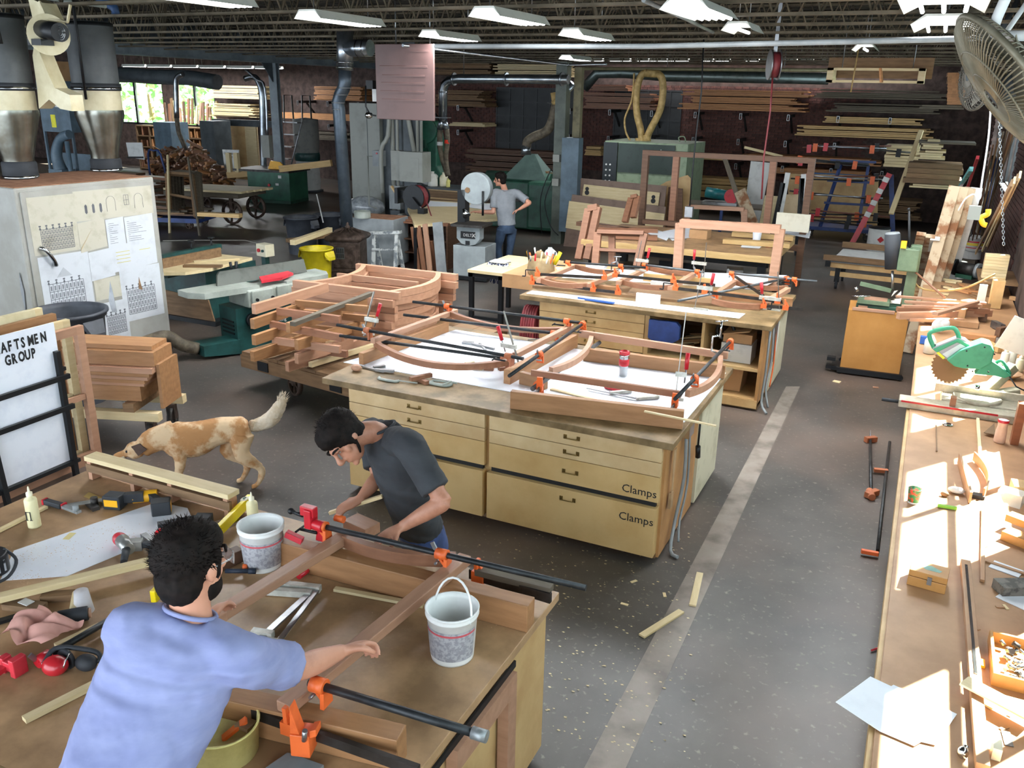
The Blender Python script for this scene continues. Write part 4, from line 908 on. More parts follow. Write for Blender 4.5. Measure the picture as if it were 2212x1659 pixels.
P('top',MB().box(-wx,wx,-.1,.8,.88,.92),dgrey,t); P('drawer',MB().box(-wx+.1,wx-.1,-.05,.0,.68,.84),brownw,t); P('drawer',MB().box(-wx+.1,wx-.1,-.05,0,.48,.64),brownw,t); P('case',MB().box(-wx+.06,wx-.06,0,.7,.25,.88),ply,t)
for x in (-wx+.03,wx-.03): P('leg',MB().box(x-.03,x+.03,-.06,0,0,.88),bluegrey,t); P('leg',MB().box(x-.03,x+.03,.7,.76,0,.88),bluegrey,t)
def jug(label,loc,h=.28,r_=.08,m=None,cap=None):
    t = T('jug',label,'jug',loc); m = m or mat('jug_white','#d8d6cc','#c5c2b6',.35)
    P('body',MB().lathe([(.01,0),(r_,.0),(r_*1.02,.02),(r_,h*.6),(r_*.75,h*.78),(r_*.3,h*.9),(r_*.3,h*.96),(.005,h*.96)],n=18),m,t); P('handle',MB().tube([(r_*.95,0,h*.55),(r_*1.1,0,h*.75),(r_*.3,0,h*.88)],.012,6,smooth_path=3),m,t)
    P('cap',MB().cyl((0,0,h*.94),(0,0,h*1.02),r_*.35,n=10),cap or m,t); return t
jug('round white jug at the left on the steel cart',gz(935,402,.92),.34,.12)
jug('yellowish jug standing on the steel cart',gz(958,402,.92),.32,.1,cream); jug('small yellow bottle right of the jugs on the steel cart',gz(968,404,.92),.2,.05,yellow if 0 else mat('pale_yellow','#d8cf7c'))
S('crumpled_rag',MB().ell((0,0,.1),(.16,.1,.1),10,6),whitep,'crumpled white plastic on the steel cart','rag',gz(922,400,.92))
c = gz(950,468,.86); q = lambda px,py,z: gz(px,py,z)
t = T('layout_table','broad low table covered with pale sheets behind the small band saw','table',(c.x,c.y,0))
o = V((c.x,c.y,0)); pts = [q(895,486,.86)-o,q(1000,478,.86)-o,q(1100,470,.86)-o,q(1085,440,.86)-o,q(905,432,.86)-o,q(880,450,.86)-o]
P('top',MB().prism(pts,(0,0,-.05)),pale,t); P('cardboard_skirt',MB().prism([q(900,480,.8)-o,q(1000,476,.8)-o,q(1000,480,.5)-o,q(905,500,.5)-o],(0,.02,0)),card,t)
for p in (pts[0],pts[2],pts[3],pts[4]): P('leg',MB().box(p.x*.95-.03,p.x*.95+.03,p.y*.95-.03,p.y*.95+.03,0,.82),black,t)
S('white_sheet',MB().prism([q(905,446,.865),q(1000,446,.865),q(1010,440,.865),q(920,434,.865)],(0,0,.004)),paper,'large white sheet spread on the layout table','paper')
S('white_sheet',MB().prism([q(1010,448,.865),q(1062,455,.865),q(1062,440,.865),q(1020,438,.865)],(0,0,.004)),paper,'white sheet lying before the grey-shirted man','paper')
c = gz(1010,606,0); 
t = T('small_band_saw','grey band saw with round upper wheel cover on a steel stand','machine',c+V((0,.25,0)),.1)
o = c+V((0,.25,0)); q = lambda px,py,y=None: gy(px,py,y or (o.y-.2))-o
zz = [q(1010,y).z for y in (530,490,412)]
P('stand',MB().box(-.3,.3,-.25,.28,.06,zz[0]),mat('saw_grey','#98a0a2','#838a8c',.45,kind='worn',sc_=3),t,bev=.01); P('mobile_base',MB().box(-.35,.35,-.3,.32,.02,.08),black,t)
P('knob',MB().cyl((-.3,0,.3),(-.36,0,.3),.1,n=18),black,t)
P('lower_cover',MB().prism([(-.23,-.26,zz[1]),(.2,-.26,zz[1]),(.2,-.26,zz[0]+.12),(.12,-.26,zz[0]+.03),(-.0,-.26,zz[0]),(-.14,-.26,zz[0]+.03),(-.23,-.26,zz[0]+.12)],(0,.2,0)),_m['saw_grey'],t,bev=.01)
P('name_plate',MB().box(-.15,.12,-.268,-.26,zz[0]+.13,zz[0]+.25),ink,t); text('DELTA',.07,whitep,t,(-.1,-.27,zz[0]+.165),(pi/2,0,0)); text('X',.1,whitep,t,(.06,-.27,zz[0]+.155),(pi/2,0,0))
P('small_plate',MB().box(-.06,.02,-.268,-.26,zz[0]+.02,zz[0]+.09),ink,t)
P('table',MB().box(-.28,.3,-.4,.1,zz[1]+.02,zz[1]+.06),castiron,t); P('upper_wheel_cover',MB().cyl((.05,-.1,zz[2]+.03),(.05,.06,zz[2]+.03),.27,n=36),_m['saw_grey'],t,bev=.01)
P('neck',MB().box(-.28,-.14,-.1,.1,zz[1],zz[2]),black,t); P('guide_post',MB().cyl((.2,-.12,zz[1]+.2),(.2,-.12,zz[2]),.02),black,t); P('work_lamp',MB().cyl((-.1,-.25,zz[1]+.3),(-.02,-.3,zz[1]+.2),.03,.07),chrome,t)
P('duct_tape',MB().cyl((-.09,-.105,zz[2]),(-.09,-.115,zz[2]),.05,n=6),brownw,t)
beam('leaning_board',gz(955,598,.02),gy(945,480,13.1),.2,.02,grey,'grey painted board leaning between rack and small band saw','board',up=(0,1,0))
c = gz(880,588,0)+V((0,.5,0)); 
t = T('wood_rack','dark wooden rack box holding reddish frame parts','rack',c,.1)
P('back',MB().box(-.55,.5,.6,.63,0,.8),mahogd,t); P('side',MB().box(-.58,-.55,0,.63,0,.8),mahog,t); P('side',MB().box(.5,.53,0,.63,0,.8),mahogd,t); P('top',MB().box(-.58,.53,0,.63,.8,.83),mahog,t); P('shelf',MB().box(-.55,.5,.02,.6,.25,.27).box(-.55,.5,.02,.6,.5,.52),mahogd,t)
for i in range(6): S('frame_part',MB().box(0,1.0+.05*i,0,.07,0,.025),mahog,'thin reddish moulding strip lying on the dark rack','strip',(c.x-.5+random.uniform(-.1,.2),c.y+.05+.08*i,.832+.0*i),.1+random.uniform(-.15,.15),'strips on the dark rack')
for i,(a,b,lb) in enumerate((((905,592),(892,490),'left'),((918,596),(903,488),'second'),((930,600),(918,484),'third'),((942,590),(930,520),'right'))):
    beam('frame_part',gz(a[0]-0,a[1]-6,.02),gy(b[0],b[1],13.2),.09,.04,mahogl if i == 2 else mahog,lb+' reddish moulding leaning upright against the dark rack','strip',up=(0,1,0))
c = gz(775,470,.3); t = T('wrapped_stack','low stack with a crinkled clear plastic bag by the stovepipe','bag',(c.x,c.y,0)); P('base',MB().box(-.5,.55,0,.6,0,.3),greyw,t); P('plastic',MB().ell((0,.3,.52),(.5,.3,.25),14,8),mat('plastic_film','#a9adb0','#7b8084',.15,kind='worn',sc_=6),t)
c = gz(1120,640,0); a,b,d = gz(1035,573,.80),gz(1140,602,.80),gz(1200,560,.80)
t = T('small_work_table','small work table with black metal legs and a cardboard-wrapped top','table',(a.x,a.y,0)); o = V((a.x,a.y,0))
p1,p2 = b-o-V((0,0,0)),d-o; e = V((2.0,.4,.8)); u1 = V((1.5,-.0,0))
P('top',MB().box(0,1.75,-.35,.95,.76,.80),pale,t); P('cardboard',MB().box(.55,1.78,-.37,.9,.62,.805),card,t,label='brown cardboard wrap')
for x,y in ((.04,-.3),(.5,-.3),(.04,.9),(1.65,-.3),(1.65,.9),(.9,.9)): P('leg',MB().box(x-.03,x+.03,y-.03,y+.03,0,.76),black if x < 1 else bluegrey,t)
P('frame_rail',MB().box(0,1.75,-.33,-.28,.7,.76).box(0,.05,-.33,.93,.7,.76),black,t); P('foot_rail',MB().box(0,.5,-.31,-.27,.1,.14),black,t)
c = gz(1168,592,.81)
t = T('tool_bag','tan canvas tool bag bristling with hand tools','bag',c); canv = mat('canvas','#a8916d','#86704f',.9,kind='worn',sc_=5)
P('pocket_body',MB().lathe([(.17,0),(.19,.05),(.17,.2),(.13,.24),(.1,.18)],n=14),canv,t); P('crumpled_flap',MB().ell((-.02,0,.25),(.08,.06,.07),8,6),canv,t)
for k in range(14):
    a_ = 2*pi*k/14; m_ = (yel2,black,steel,red,pale,whitep,orange)[k % 7]; P('tool_handle',MB().cyl((.15*cos(a_),.13*sin(a_),.1),(.2*cos(a_+.2),.18*sin(a_+.2),.27+.03*(k % 3)),.012,n=6),m_,t)
P('big_yellow_handle',MB().cyl((.2,0,.15),(.27,.02,.32),.022,.026),yellow,t)
c = gz(1187,574,.81); t = T('blue_label_jug','translucent jug with blue label beside the canvas tool bag','jug',c)
P('body',MB().lathe([(.09,0),(.095,.02),(.09,.16),(.06,.22),(.03,.24),(.03,.26),(.001,.26)],n=16),clearp if 0 else mat('jug_clear','#cfd8e0','#b9c4cf',.3),t); P('label_band',MB().lathe([(.093,.03),(.096,.04),(.096,.13),(.092,.14)],n=16),lblue,t); P('handle',MB().tube([(.07,0,.12),(.1,0,.18),(.03,0,.24)],.014,6,smooth_path=3),_m['jug_clear'],t)
S('white_rag',MB().ell((0,0,.03),(.07,.05,.035),9,6),whitep,'crumpled white rag beside the tool bag','rag',gz(1148,590,.81))
c = gz(1085,570,.80); plaid = mat('plaid','#3b4664','#1d2438',.8)
def plaidify():
    nt = plaid.node_tree; N = nt.nodes; b = N['Principled BSDF']; tc = N.new('ShaderNodeTexCoord'); ck = N.new('ShaderNodeTexBrick'); ck.inputs['Scale'].default_value = 14; ck.offset = 0; ck.inputs['Color1'].default_value = L2('#222a4a'); ck.inputs['Color2'].default_value = L2('#2c3658'); ck.inputs['Mortar'].default_value = L2('#c5c8cf'); ck.inputs['Mortar Size'].default_value = .06; ck.inputs['Brick Width'].default_value = .5; ck.inputs['Row Height'].default_value = .5
    nt.links.new(tc.outputs['Object'],ck.inputs[0]); nt.links.new(ck.outputs[0],b.inputs['Base Color'])
plaidify()
def cloth(u,v): x = -.14+.28*u; y = .1-.3*v; z = .03 if y > -.04 else .03+(y+.04)*1.8; return (x+(.03*sin(9*v+u*3)),max(y,-.06)-.02*sin(12*u),z+.012*sin(14*u))
t = T('plaid_cloth','blue plaid shirt hanging over the small black-legged table','cloth',c+V((0,-.1,0))); P('drape',MB().grid(cloth,14,18),plaid,t); P('folded_white_top',MB().box(-.13,.12,-.06,.12,.035,.06),whitep,t,bev=.01)
# =============== FAR RIGHT OF CENTRE: PANELS,TALL FRAME,BENCH 3 ===============
def slab(name,label,cat_,pts,th,m,dy=1,parts=()):
    if name not in ('white_sheet_board','white_board','lettered_sign'):
        for q_ in pts[:2]: q_.z = 0
    o = V(pts[0]); t = T(name,label,cat_,o); P('panel',MB().prism([V(p)-o for p in pts],(0,th*dy,0)),m,t)
    for nm,ps,mm,ty in parts: P(nm,MB().prism([V(p)-o+V((0,-.004,0)) for p in ps],(0,ty,0)),mm,t)
    return t
y = 17.2; g = lambda px,py,dy=0: gy(px,py,y+dy)
brdb = mat('grey_brown_panel','#7d675a','#6a564a',.6)
slab('leaning_panel','large pale plywood panel with brown edge bands leaning in front','panel',[g(1218,505),g(1428,545),g(1438,447),g(1236,420)],.03,brdb,1,[('plywood_face',[g(1222,492),g(1427,530),g(1436,462),g(1230,434)],pale,-.01)])
slab('leaning_panel','second plywood panel with screw-slot marks leaning behind the large one','panel',[g(1246,430,.25),g(1430,450,.25),g(1440,402,.25),g(1254,385,.25)],.03,brdb,1,[('plywood_face',[g(1258,424,.22),g(1422,444,.22),g(1426,416,.22),g(1262,398,.22)],pale,-.01)])
for px,py in ((1268,416),(1411,434)): p = g(px,py,.2); S('keyhole_mark',MB().cyl((0,0,0),(0,-.01,0),.05,n=10).cyl((0,0,.08),(0,-.01,.08),.04,n=10),ink,('left' if px < 1300 else 'right')+' dark keyhole knob on the second plywood panel','knob',p)
slab('curved_panel','tan board with a rounded corner standing behind the tall frame','panel',[gy(1430,450,18.2),gy(1495,450,18.2),gy(1492,385,18.2),gy(1485,378,18.2),gy(1440,392,18.2),gy(1426,400,18.2)],.03,ply)
slab('dark_board','dark brown boards standing behind the tall frame','board',[gy(1438,475,17.9),gy(1478,475,17.9),gy(1474,408,17.9),gy(1444,404,17.9)],.05,mahogd)
slab('white_panel','tall white panel leaning against the back rack','panel',[gy(1610,415,22),gy(1646,415,22),gy(1665,352,22),gy(1622,348,22)],.03,whitep)
slab('ply_sheet','pale plywood sheet standing left of the white strips','panel',[gy(1636,478,19),gy(1672,482,19),gy(1680,424,19),gy(1652,422,19)],.02,pale)
slab('ply_sheet','pale plywood sheet standing between the white strips','panel',[gy(1676,482,19.1),gy(1722,482,19.1),gy(1728,420,19.1),gy(1688,420,19.1)],.02,mat('cream_wood','#d8bd98','#c4a47a',.6))
slab('storage_sheet','large tan plywood sheet behind the blue clamp cart','panel',[gy(1710,468,23),gy(1900,470,23),gy(1898,380,23),gy(1700,375,23)],.03,ply)
slab('blue_tarp_panel','bright blue board behind the clamp cart','panel',[gy(1745,405,23.3),gy(1888,412,23.3),gy(1888,380,23.3),gy(1745,372,23.3)],.05,mat('tarp_blue','#2f5e96','#264e80',.5))
for a,b,m_,lb in (((1683,476),(1702,373),whitep,'left white strip standing against the plywood'),((1734,440),(1736,376),whitep,'right white strip hanging beside the tall frame'),((1676,470),(1692,395),black,'left black strip beside the white one'),((1727,470),(1733,385),black,'right black strip by the clamp cart')):
    p0,p1 = gy(a[0],a[1],18.7),gy(b[0],b[1],18.7); beam('strip',p0,p1,.1,.03,m_,lb,'strip',up=(0,1,0))
beam('leaning_strip',gy(1598,440,18),gy(1565,340,18.3),.09,.04,greyw,'thin grey-brown strip leaning left behind the bench','strip',up=(0,1,0))
beam('weathered_board',gy(1632,500,17),gy(1598,412,17.4),.22,.03,oldw,'weathered paint-peeling board leaning behind the long bench','board',up=(0,1,0))
beam('diagonal_bat',gy(1608,318,22),gy(1690,338,22.3),.07,.06,pale,'pale round-ended bat sticking out above the tall frame','stick')
S('white_block',MB().box(0,.55,0,.05,0,.3),mat('cream_board','#e2ddca','#d3cdb8',.6),'cream white board standing on the far bench corner','board',gy(1674,497,15.2),-.05)
y = 15.5; g = lambda px,py: gy(px,py,y)
o = g(1382,640); a = g(1388,326); b = g(1762,340); bz = .0
t = T('tall_frame','tall wide mahogany frame standing behind the far bench','frame',(a.x,y,0)); Wt = b.x-a.x; Ht = (a.z+b.z)/2
P('head_rail',MB().box(0,Wt,0,.12,Ht-.09,Ht),mahogd,t)
for nm,x in (('stile',0),('mullion',Wt*.19),('mullion',Wt*.755),('stile',Wt-.11)): P(nm,MB().box(x,x+.11,.005,.11,.02 if nm == 'stile' else .75,Ht-.09),mahog if nm == 'mullion' else mahogd,t)
P('sill_rail',MB().box(.11,Wt-.11,0,.12,.62,.72),mahogd,t)
a,b,d = gz(1262,514,.9),gz(1678,552,.9),gz(1744,520,.9)
t = T('long_work_table','long thick-topped work table with black steel legs at the back','table',(a.x,a.y,0)); Wt = b.x-a.x; Dt = 1.9
b3 = V((a.x,a.y,0)); P('top',MB().box(0,Wt,-.15,Dt,.80,.9),pine,t,bev=.005); P('work_surface',MB().box(.02,Wt-.02,-.13,Dt-.02,.9,.903),benchtop,t)
for x in (.15,Wt*.5,Wt-.2): P('leg',MB().box(x-.06,x+.06,0,.12,0,.8),black,t); P('leg',MB().box(x-.06,x+.06,Dt-.25,Dt-.13,0,.8),black,t)
P('apron',MB().box(.1,Wt-.1,.02,.06,.7,.8),black,t); P('lower_shelf',MB().box(.1,Wt-.1,.05,Dt-.15,.22,.26),greyw,t); P('grating',MB().box(1.2,1.9,.3,.33,.26,.6),black,t)
for i,(x,m_,s_,lb) in enumerate(((.3,paper,(.4,.3,.1),'white box low under the left of the long table'),(.9,card,(.4,.3,.15),'cardboard box under the long table'),(2.3,whitep,(.25,.3,.3),'white carton under the right of the long table'),(2.6,clearp,(.3,.25,.2),'clear plastic bag under the right end of the table'))):
    S('under_item',B_(0,s_[0],0,s_[1],0,s_[2]),m_,lb,'box',(a.x+x,a.y+.3,.262),.1*i)
def onb(px,py,z=.905): return gz(px,py,z)
def flat(name,label,cat_,pxs,z,th,m,group=None):
    pts = [gz(*p,z) for p in pxs]; o = pts[0].copy(); return S(name,MB().prism([p-o for p in pts],(0,0,th)),m,label,cat_,o,group=group)
flat('drawing_sheet','blueprint sheet hanging off the right of the far table','paper',[(1655,497),(1748,515),(1752,500),(1660,492)],.91,.003,paper)
flat('paper_sheet','crumpled white papers on the left of the long table','paper',[(1400,505),(1440,520),(1450,506),(1415,497)],.91,.01,paper)
flat('paper_sheet','white sheet near the middle left of the long table','paper',[(1432,500),(1452,520),(1500,512),(1488,490)],.91,.005,paper)
flat('paper_sheet','small white sheet by the tape on the long table','paper',[(1600,534),(1640,537),(1648,530),(1604,528)],.91,.003,paper)
for px0,py0,px1,py1,lb,m_ in ((1562,520,1706,530,'long yellow pine board lying on the far table, front one',pine),(1582,505,1714,515,'second yellow pine board lying behind it on the far table',pine),(1285,494,1420,498,'brown board at the back left of the far table',mahog),(1390,478,1470,484,'dark reddish strips at the back of the far table',mahogd),(1330,510,1420,514,'reddish square stock on the left of the far table',mahog),(1250,482,1360,496,'reddish rail overhanging the left end of the far table',mahogd)):
    beam('board',onb(px0,py0,.95),onb(px1,py1,.95),.16,.07,m_,lb,'board')
S('cardboard_box',B_(0,.3,0,.25,0,.14),card,'small brown box with black label on the far table','box',onb(1488,514),-.05)
S('tape_roll',MB().lathe([(.06,0),(.06,.06),(.035,.06),(.035,0)],n=18),redp,'red and yellow roll on the right of the far table','tape',onb(1660,533))
S('paper_cup',MB().lathe([(.06,0),(.075,.16),(.001,.16)],n=14),paper,'white upturned cup on the yellow board of the far table','cup',onb(1634,520))
S('black_puck',MB().lathe([(.05,0),(.05,.05),(.001,.06)],n=14),black,'round black puck tool left of the white cup','tool',onb(1612,528))
S('cordless_driver',MB().bar((0,0,.04),(.25,.02,.04),.05,.05).bar((.05,0,.04),(.0,-.1,.03),.04,.04),black,'black and yellow driver on the left of the far table','tool',onb(1320,495))
S('square_blade',MB().bar((0,0,.01),(.3,.1,.01),.04,.01),steel,'black T-handle tool on the papers of the far table','tool',onb(1440,516))
def leaning_frame(name,label,quad,w_,m_,y0,y1,mid=None):
    q_ = [gy(*quad[0],y0),gy(*quad[1],y1),gy(*quad[2],y1),gy(*quad[3],y0)]; o = q_[0].copy(); q_ = [p-o for p in q_]
    t = T(name,label,'frame',o); n = (q_[3]-q_[0]).cross(q_[1]-q_[0]).normalized()
    P('stile',MB().bar(q_[0],q_[1],.11,w_,n),m_,t); P('stile',MB().bar(q_[3],q_[2],.11,w_,n),m_,t); P('head',MB().bar(q_[1],q_[2],w_,.12,n),m_,t)
    if mid: P('rail',MB().bar(q_[0].lerp(q_[1],mid),q_[3].lerp(q_[2],mid),w_*.8,.05,n),m_,t)
    return t
leaning_frame('jamb_frame','pale pink mahogany three-sided frame standing upright behind the clamped bench',[(1462,612),(1470,482),(1686,495),(1668,620)],.1,mahogl,11.0,11.0)
leaning_frame('jamb_frame','smaller pinkish frame on the far side of the long table',[(1484,482),(1486,446),(1608,452),(1608,484)],.07,mahogl,16.6,16.6)
leaning_frame('jamb_frame','narrow dark frame leaning against the left end of the long table',[(1250,560),(1272,452),(1292,448),(1268,560)],.1,mahog,13.0,13.3)
leaning_frame('jamb_frame','narrow frame leaning at the left against the plywood panels',[(1350,480),(1364,428),(1378,425),(1368,470)],.07,mahog,14.8,15.0)
leaning_frame('sash_frame','reddish sash frame standing before the long table left side',[(1286,570),(1292,502),(1392,505),(1376,575)],.06,mahog,12.2,12.4,.45)
beam('sash_bar',gy(1322,575,12.3),gy(1322,505,12.5),.1,.05,mahog,'vertical reddish post inside the standing sash frame','strip',up=(0,1,0))
c = gz(1560,490,0); c = gy(1560,440,19.5)
t = T('back_work_stand','cluttered back stand with blue legs under the teal saw','table',(c.x,19.5,0)); P('top',MB().box(-1,1.1,0,.8,.78,.82),greyw,t)
for x in (-.8,.0,.9): P('leg',MB().box(x-.03,x+.03,0,.06,0,.78),blue,t)
t = T('mitre_saw_back','teal mitre saw with red disc on the back stand','saw',(c.x-.1,19.8,.82)); P('motor',MB().cyl((-.35,0,.25),(.1,0,.2),.12),mat('makita_teal','#1f6f74','#17555a',.4),t); P('blade',MB().cyl((.25,-.1,.2),(.25,-.12,.2),.16,n=24),redp,t); P('base',MB().box(-.4,.4,-.2,.2,0,.06),steel,t)
c = gy(1815,470,21.9)
t = T('clamp_cart','blue A-frame cart on casters hung with bar clamps','cart',(c.x,21.9,0),.08); o = V((c.x,21.9,0)); q = lambda px,py,y=21.9: gy(px,py,y)-o
zt4 = q(1815,345).z
P('base',MB().box(-.75,.75,-.5,.5,.2,.28),blue,t)
for s_ in (-1,1):
    for y_ in (-.4,.4): P('a_frame',MB().bar((s_*.42-.25*0,y_,.25),(s_*.3+.15,y_*.15,zt4-.1),.06,.06),blue,t)
for z in (.8,1.3,1.75): P('cross_bar',MB().box(-.4,.6,-.5*(1-z/2.6),-.5*(1-z/2.6)+.05,z,z+.05),blue,t)
P('top_tray',MB().box(-.1,.45,-.15,.15,zt4-.12,zt4),dgrey,t)
for x in (-.65,.65):
    for y_ in (-.4,.4): wheel(t,(x,y_,.1),(.2,1,0),.1,.04,castiron); P('fork',MB().box(x-.04,x+.04,y_-.04,y_+.04,.15,.2),steel,t)
for i in range(15):
    z = (.42,.5,.6,.95,1.0,1.28,1.33,1.36,1.7,1.75,1.98,2.02,2.05,.36,.45)[i]; L = random.uniform(1.2,2.1); x0_ = random.uniform(-1.3,-.6); yy = -.62+.2*z+(.04 if i > 9 else 0)
    tt = T('bar_clamp',ORD[(3,5,6,7,8,9,10,11,12,13,14,15,15,0,4)[i]-(i == 3)*0]+' bar clamp by height hung across the blue clamp cart'+(' front' if i > 9 else ''),'clamp',(c.x+x0_,21.9+yy-.12,z+.06),(0,random.uniform(-.06,.06),.08+random.uniform(-.05,.05)),'clamps on the blue cart')
    m_ = (castiron,pipeb,mat('rust_bar','#6e4032','#55301f',.5),galv)[i % 4]
    P('bar',MB().cyl((0,0,0),(L,0,0),.018,n=8),m_,tt); P('jaw',MB().box(.1,.2,-.04,.04,-.12,.06),orange if i % 2 else redp,tt); P('jaw',MB().box(L-.35,L-.25,-.04,.04,-.12,.06),orange if i % 2 else black,tt)
beam('striped_pole',gy(1868,475,21),gy(1922,375,21.2),.12,.05,redp,'red and white striped barrier board leaning behind the clamp cart','board',up=(0,1,0))
for i in range(4): a,b = gy(1872+i*13,468-i*25,20.95),gy(1877+i*13,458-i*25,20.95); beam('white_stripe',a,b,.125,.056,whitep,'white stripe number %s from the bottom on the red barrier board' % ('one','two','three','four')[i],'stripe',up=(0,1,0))
beam('blue_ladder_leg',gy(1928,478,21.5),gy(1925,378,21.5),.1,.06,blue,'dark blue upright of a folding ladder right of the striped board','ladder',up=(0,1,0))
def can(name,label,loc,r_,h,m,bands=(),lid=None,bail=False):
    t = T(name,label,'bucket',loc)
    P('body',MB().lathe([(r_*.93,0),(r_,h*.95),(r_*1.04,h*.95),(r_*1.04,h),(r_*.96,h),(r_*.9,.01)] if lid is None else [(r_*.97,0),(r_,.02),(r_,h),(r_*.9,h),(.001,h)],n=28),m,t)
    for z0,z1,mm in bands: P('label_band',MB().lathe([(r_*(.93+.07*z0)+.002,h*z0),(r_*(.93+.07*z1)+.002,h*z1)],n=28),mm,t)
    if lid: P('lid',MB().lathe([(r_*1.03,h*.97),(r_*1.05,h*1.02),(.001,h*1.02)],n=28),lid,t)
    if bail: P('bail',MB().tube([(-r_,0,h*.8),(-r_*.7,-r_*.9,h*.4),(r_*.7,-r_*.9,h*.4),(r_,0,h*.8)],.008,6,smooth_path=4),steel,t)
    return t
c = gz(1893,541,0); tcn = can('solvent_can','white steel solvent can with a red diamond sign on the aisle floor',c,.22,.5,whitep,(),black)
P('red_diamond',MB().prism([(.06,-.225,.2),(.13,-.225,.27),(.06,-.225,.34),(-.01,-.225,.27)],(0,-.004,0)),red,tcn)
can('paint_bucket','big white paint bucket with yellow and red stripes by the leaning boards',gz(2098,557,.25),.2,.42,whitep,((.62,.74,mat('stripe_yellow','#d8c040')),(.76,.82,redp),(.5,.54,redp)),None,True)
can('small_bucket','smaller speckled bucket with a red lid at the foot of the shovel handle',gz(2068,600,.5),.1,.26,whitep,((.3,.5,redp),),None)
P('stand',MB().box(-.35,.5,-.3,.4,0,.25),greyw,None) if 0 else S('low_platform',B_(-.3,.06,-.35,.6,0,.25),greyw,'low grey board platform under the striped bucket','platform',(gz(2098,557,.25).x,gz(2098,557,.25).y,0))
c = gz(1800,556,.52); o = V((c.x,c.y,0))
t = T('panel_cart','low wheeled cart with board rails and a white panel in the aisle','cart',o,-.05)
P('white_panel',MB().box(.05,1.3,-.2,.75,.55,.57),whitep,t); P('front_rail',MB().bar((-.12,-.28,.56),(1.35,-.28,.56),.05,.09),brownw,t); P('rear_rail',MB().bar((.02,.8,.64),(1.35,.8,.64),.05,.1),brownw,t)
[P('frame_rail',MB().box(0,1.3,*v),ply,t) for v in ((-.2,-.14,.38,.48),(.7,.76,.38,.48),(-.12,-.08,.22,.3))]; P('grey_edge',MB().box(.0,1.3,-.25,-.2,.48,.5),grey,t); P('end_bracket',MB().box(-.08,0,-.28,-.1,.4,.5),black,t)
for x,y_ in ((.12,-.1),(1.2,-.1),(.12,.65)): wheel(t,(x,y_,.09),(1,.1,0),.09,.04,rubber,spoke=False); P('fork',MB().box(x-.04,x+.04,y_-.03,y_+.03,.12,.38),black,t)
# =============== HANGING THINGS ===============
c = gy(1672,140,13.0)
t = T('cord_reel','red hose reel hanging from the ceiling','reel',c)
P('drum',MB().cyl((-.05,-.018,0),(.05,.018,0),.17,n=30),redhose,t); P('flange',MB().cyl((.05,.018,0),(.065,.024,0),.2,n=30).cyl((-.065,-.024,0),(-.05,-.018,0),.2,n=30),steel,t); P('hanger',MB().bar((0,0,.15),(0,0,ZC-c.z),.05,.02),steel,t)
P('hanging_hose',MB().tube([(0,0,-.17),gy(1664,240,13)-c,gy(1650,340,13)-c,gy(1645,430,13)-c],.013,6),redhose,t)
c = gy(1508,130,13.5); 
t = T('hanging_cord','black power cord hanging from the ceiling with a grey outlet box','cord',c)
P('cord',MB().tube([gy(1520,85,13.5)-c,gy(1515,200,13.5)-c,gy(1505,280,13.5)-c,gy(1495,380,13.5)-c,gy(1490,445,13.5)-c],.012,6),black,t)
e = gy(1489,452,13.5)-c; P('outlet_box',MB().box(e.x-.06,e.x+.06,e.y-.04,e.y+.04,e.z-.12,e.z+.04),steel,t)
a,b = gy(1786,160,16),gy(1995,180,16); c = a
t = T('hanging_frame','shallow wooden box frame hung under the ceiling at the right','frame',a); Wh = b.x-a.x
P('front_rail',MB().box(0,Wh,0,.04,-.13,-.09),pale,t); P('back_board',MB().box(-.05,Wh+.1,.5,.54,-.05,.28),brownw,t); P('top_rail',MB().box(0,Wh,0,.04,.06,.1),pale,t)
for x in (0,Wh-.1): P('end_block',MB().box(x,x+.1,0,.54,-.13,.1),pale,t)
P('slat',MB().bar((Wh*.55,0,.1),(Wh*.58,-.02,-.12),.06,.03),orangew,t); P('rope',MB().cyl((Wh*.3,-.02,.5),(Wh*.28,-.03,-.28),.012,n=6),hosey,t)
for x in (.2,Wh-.2): P('hanger',MB().cyl((x,.3,.1),(x,.3,ZC-a.z),.008,n=5),steel,t)
def fan(name,label,c,nrm,r_,m,depth=.28,n=44):
    c = V(c); nrm = V(nrm).normalized(); t = T(name,label,'fan',c); a = nrm.orthogonal().normalized(); b = nrm.cross(a)
    for s_ in (-1,1):
        w_ = MB()
        for k in range(n):
            d = a*cos(2*pi*k/n)+b*sin(2*pi*k/n); e = a*cos(2*pi*k/n+.5)+b*sin(2*pi*k/n+.5)
            w_.tube([e*r_*.15+nrm*s_*depth*.5,d*r_*.6+nrm*s_*depth*.42,d*r_*.95+nrm*s_*depth*.2,d*r_],.0045,4,smooth_path=2)
        for rr,h in ((.35,.48),(.65,.4)): w_.tube([(a*cos(2*pi*k/30)+b*sin(2*pi*k/30))*r_*rr+nrm*s_*depth*h for k in range(31)],.006,4)
        P('guard',w_,m,t)
    P('rim',MB().tube([(a*cos(2*pi*k/40)+b*sin(2*pi*k/40))*r_ for k in range(41)],.018,6),m,t); P('hub',MB().cyl(-nrm*depth*.45,nrm*depth*.5,r_*.14,n=16),dgrey,t)
    for k in range(3):
        d = a*cos(2*pi*k/3)+b*sin(2*pi*k/3); e = nrm.cross(d); P('blade',MB().prism([d*r_*.12-e*.05+nrm*.03,d*r_*.85-e*.16+nrm*.06,d*r_*.85+e*.1-nrm*.05,d*r_*.12+e*.05-nrm*.02],nrm*.006),dgrey if 0 else m,t)
    return t
fanm = mat('fan_grey','#8f8a78','#6d6856',.5,.3,kind='worn',sc_=5)
c = gy(2182,185,5.2)
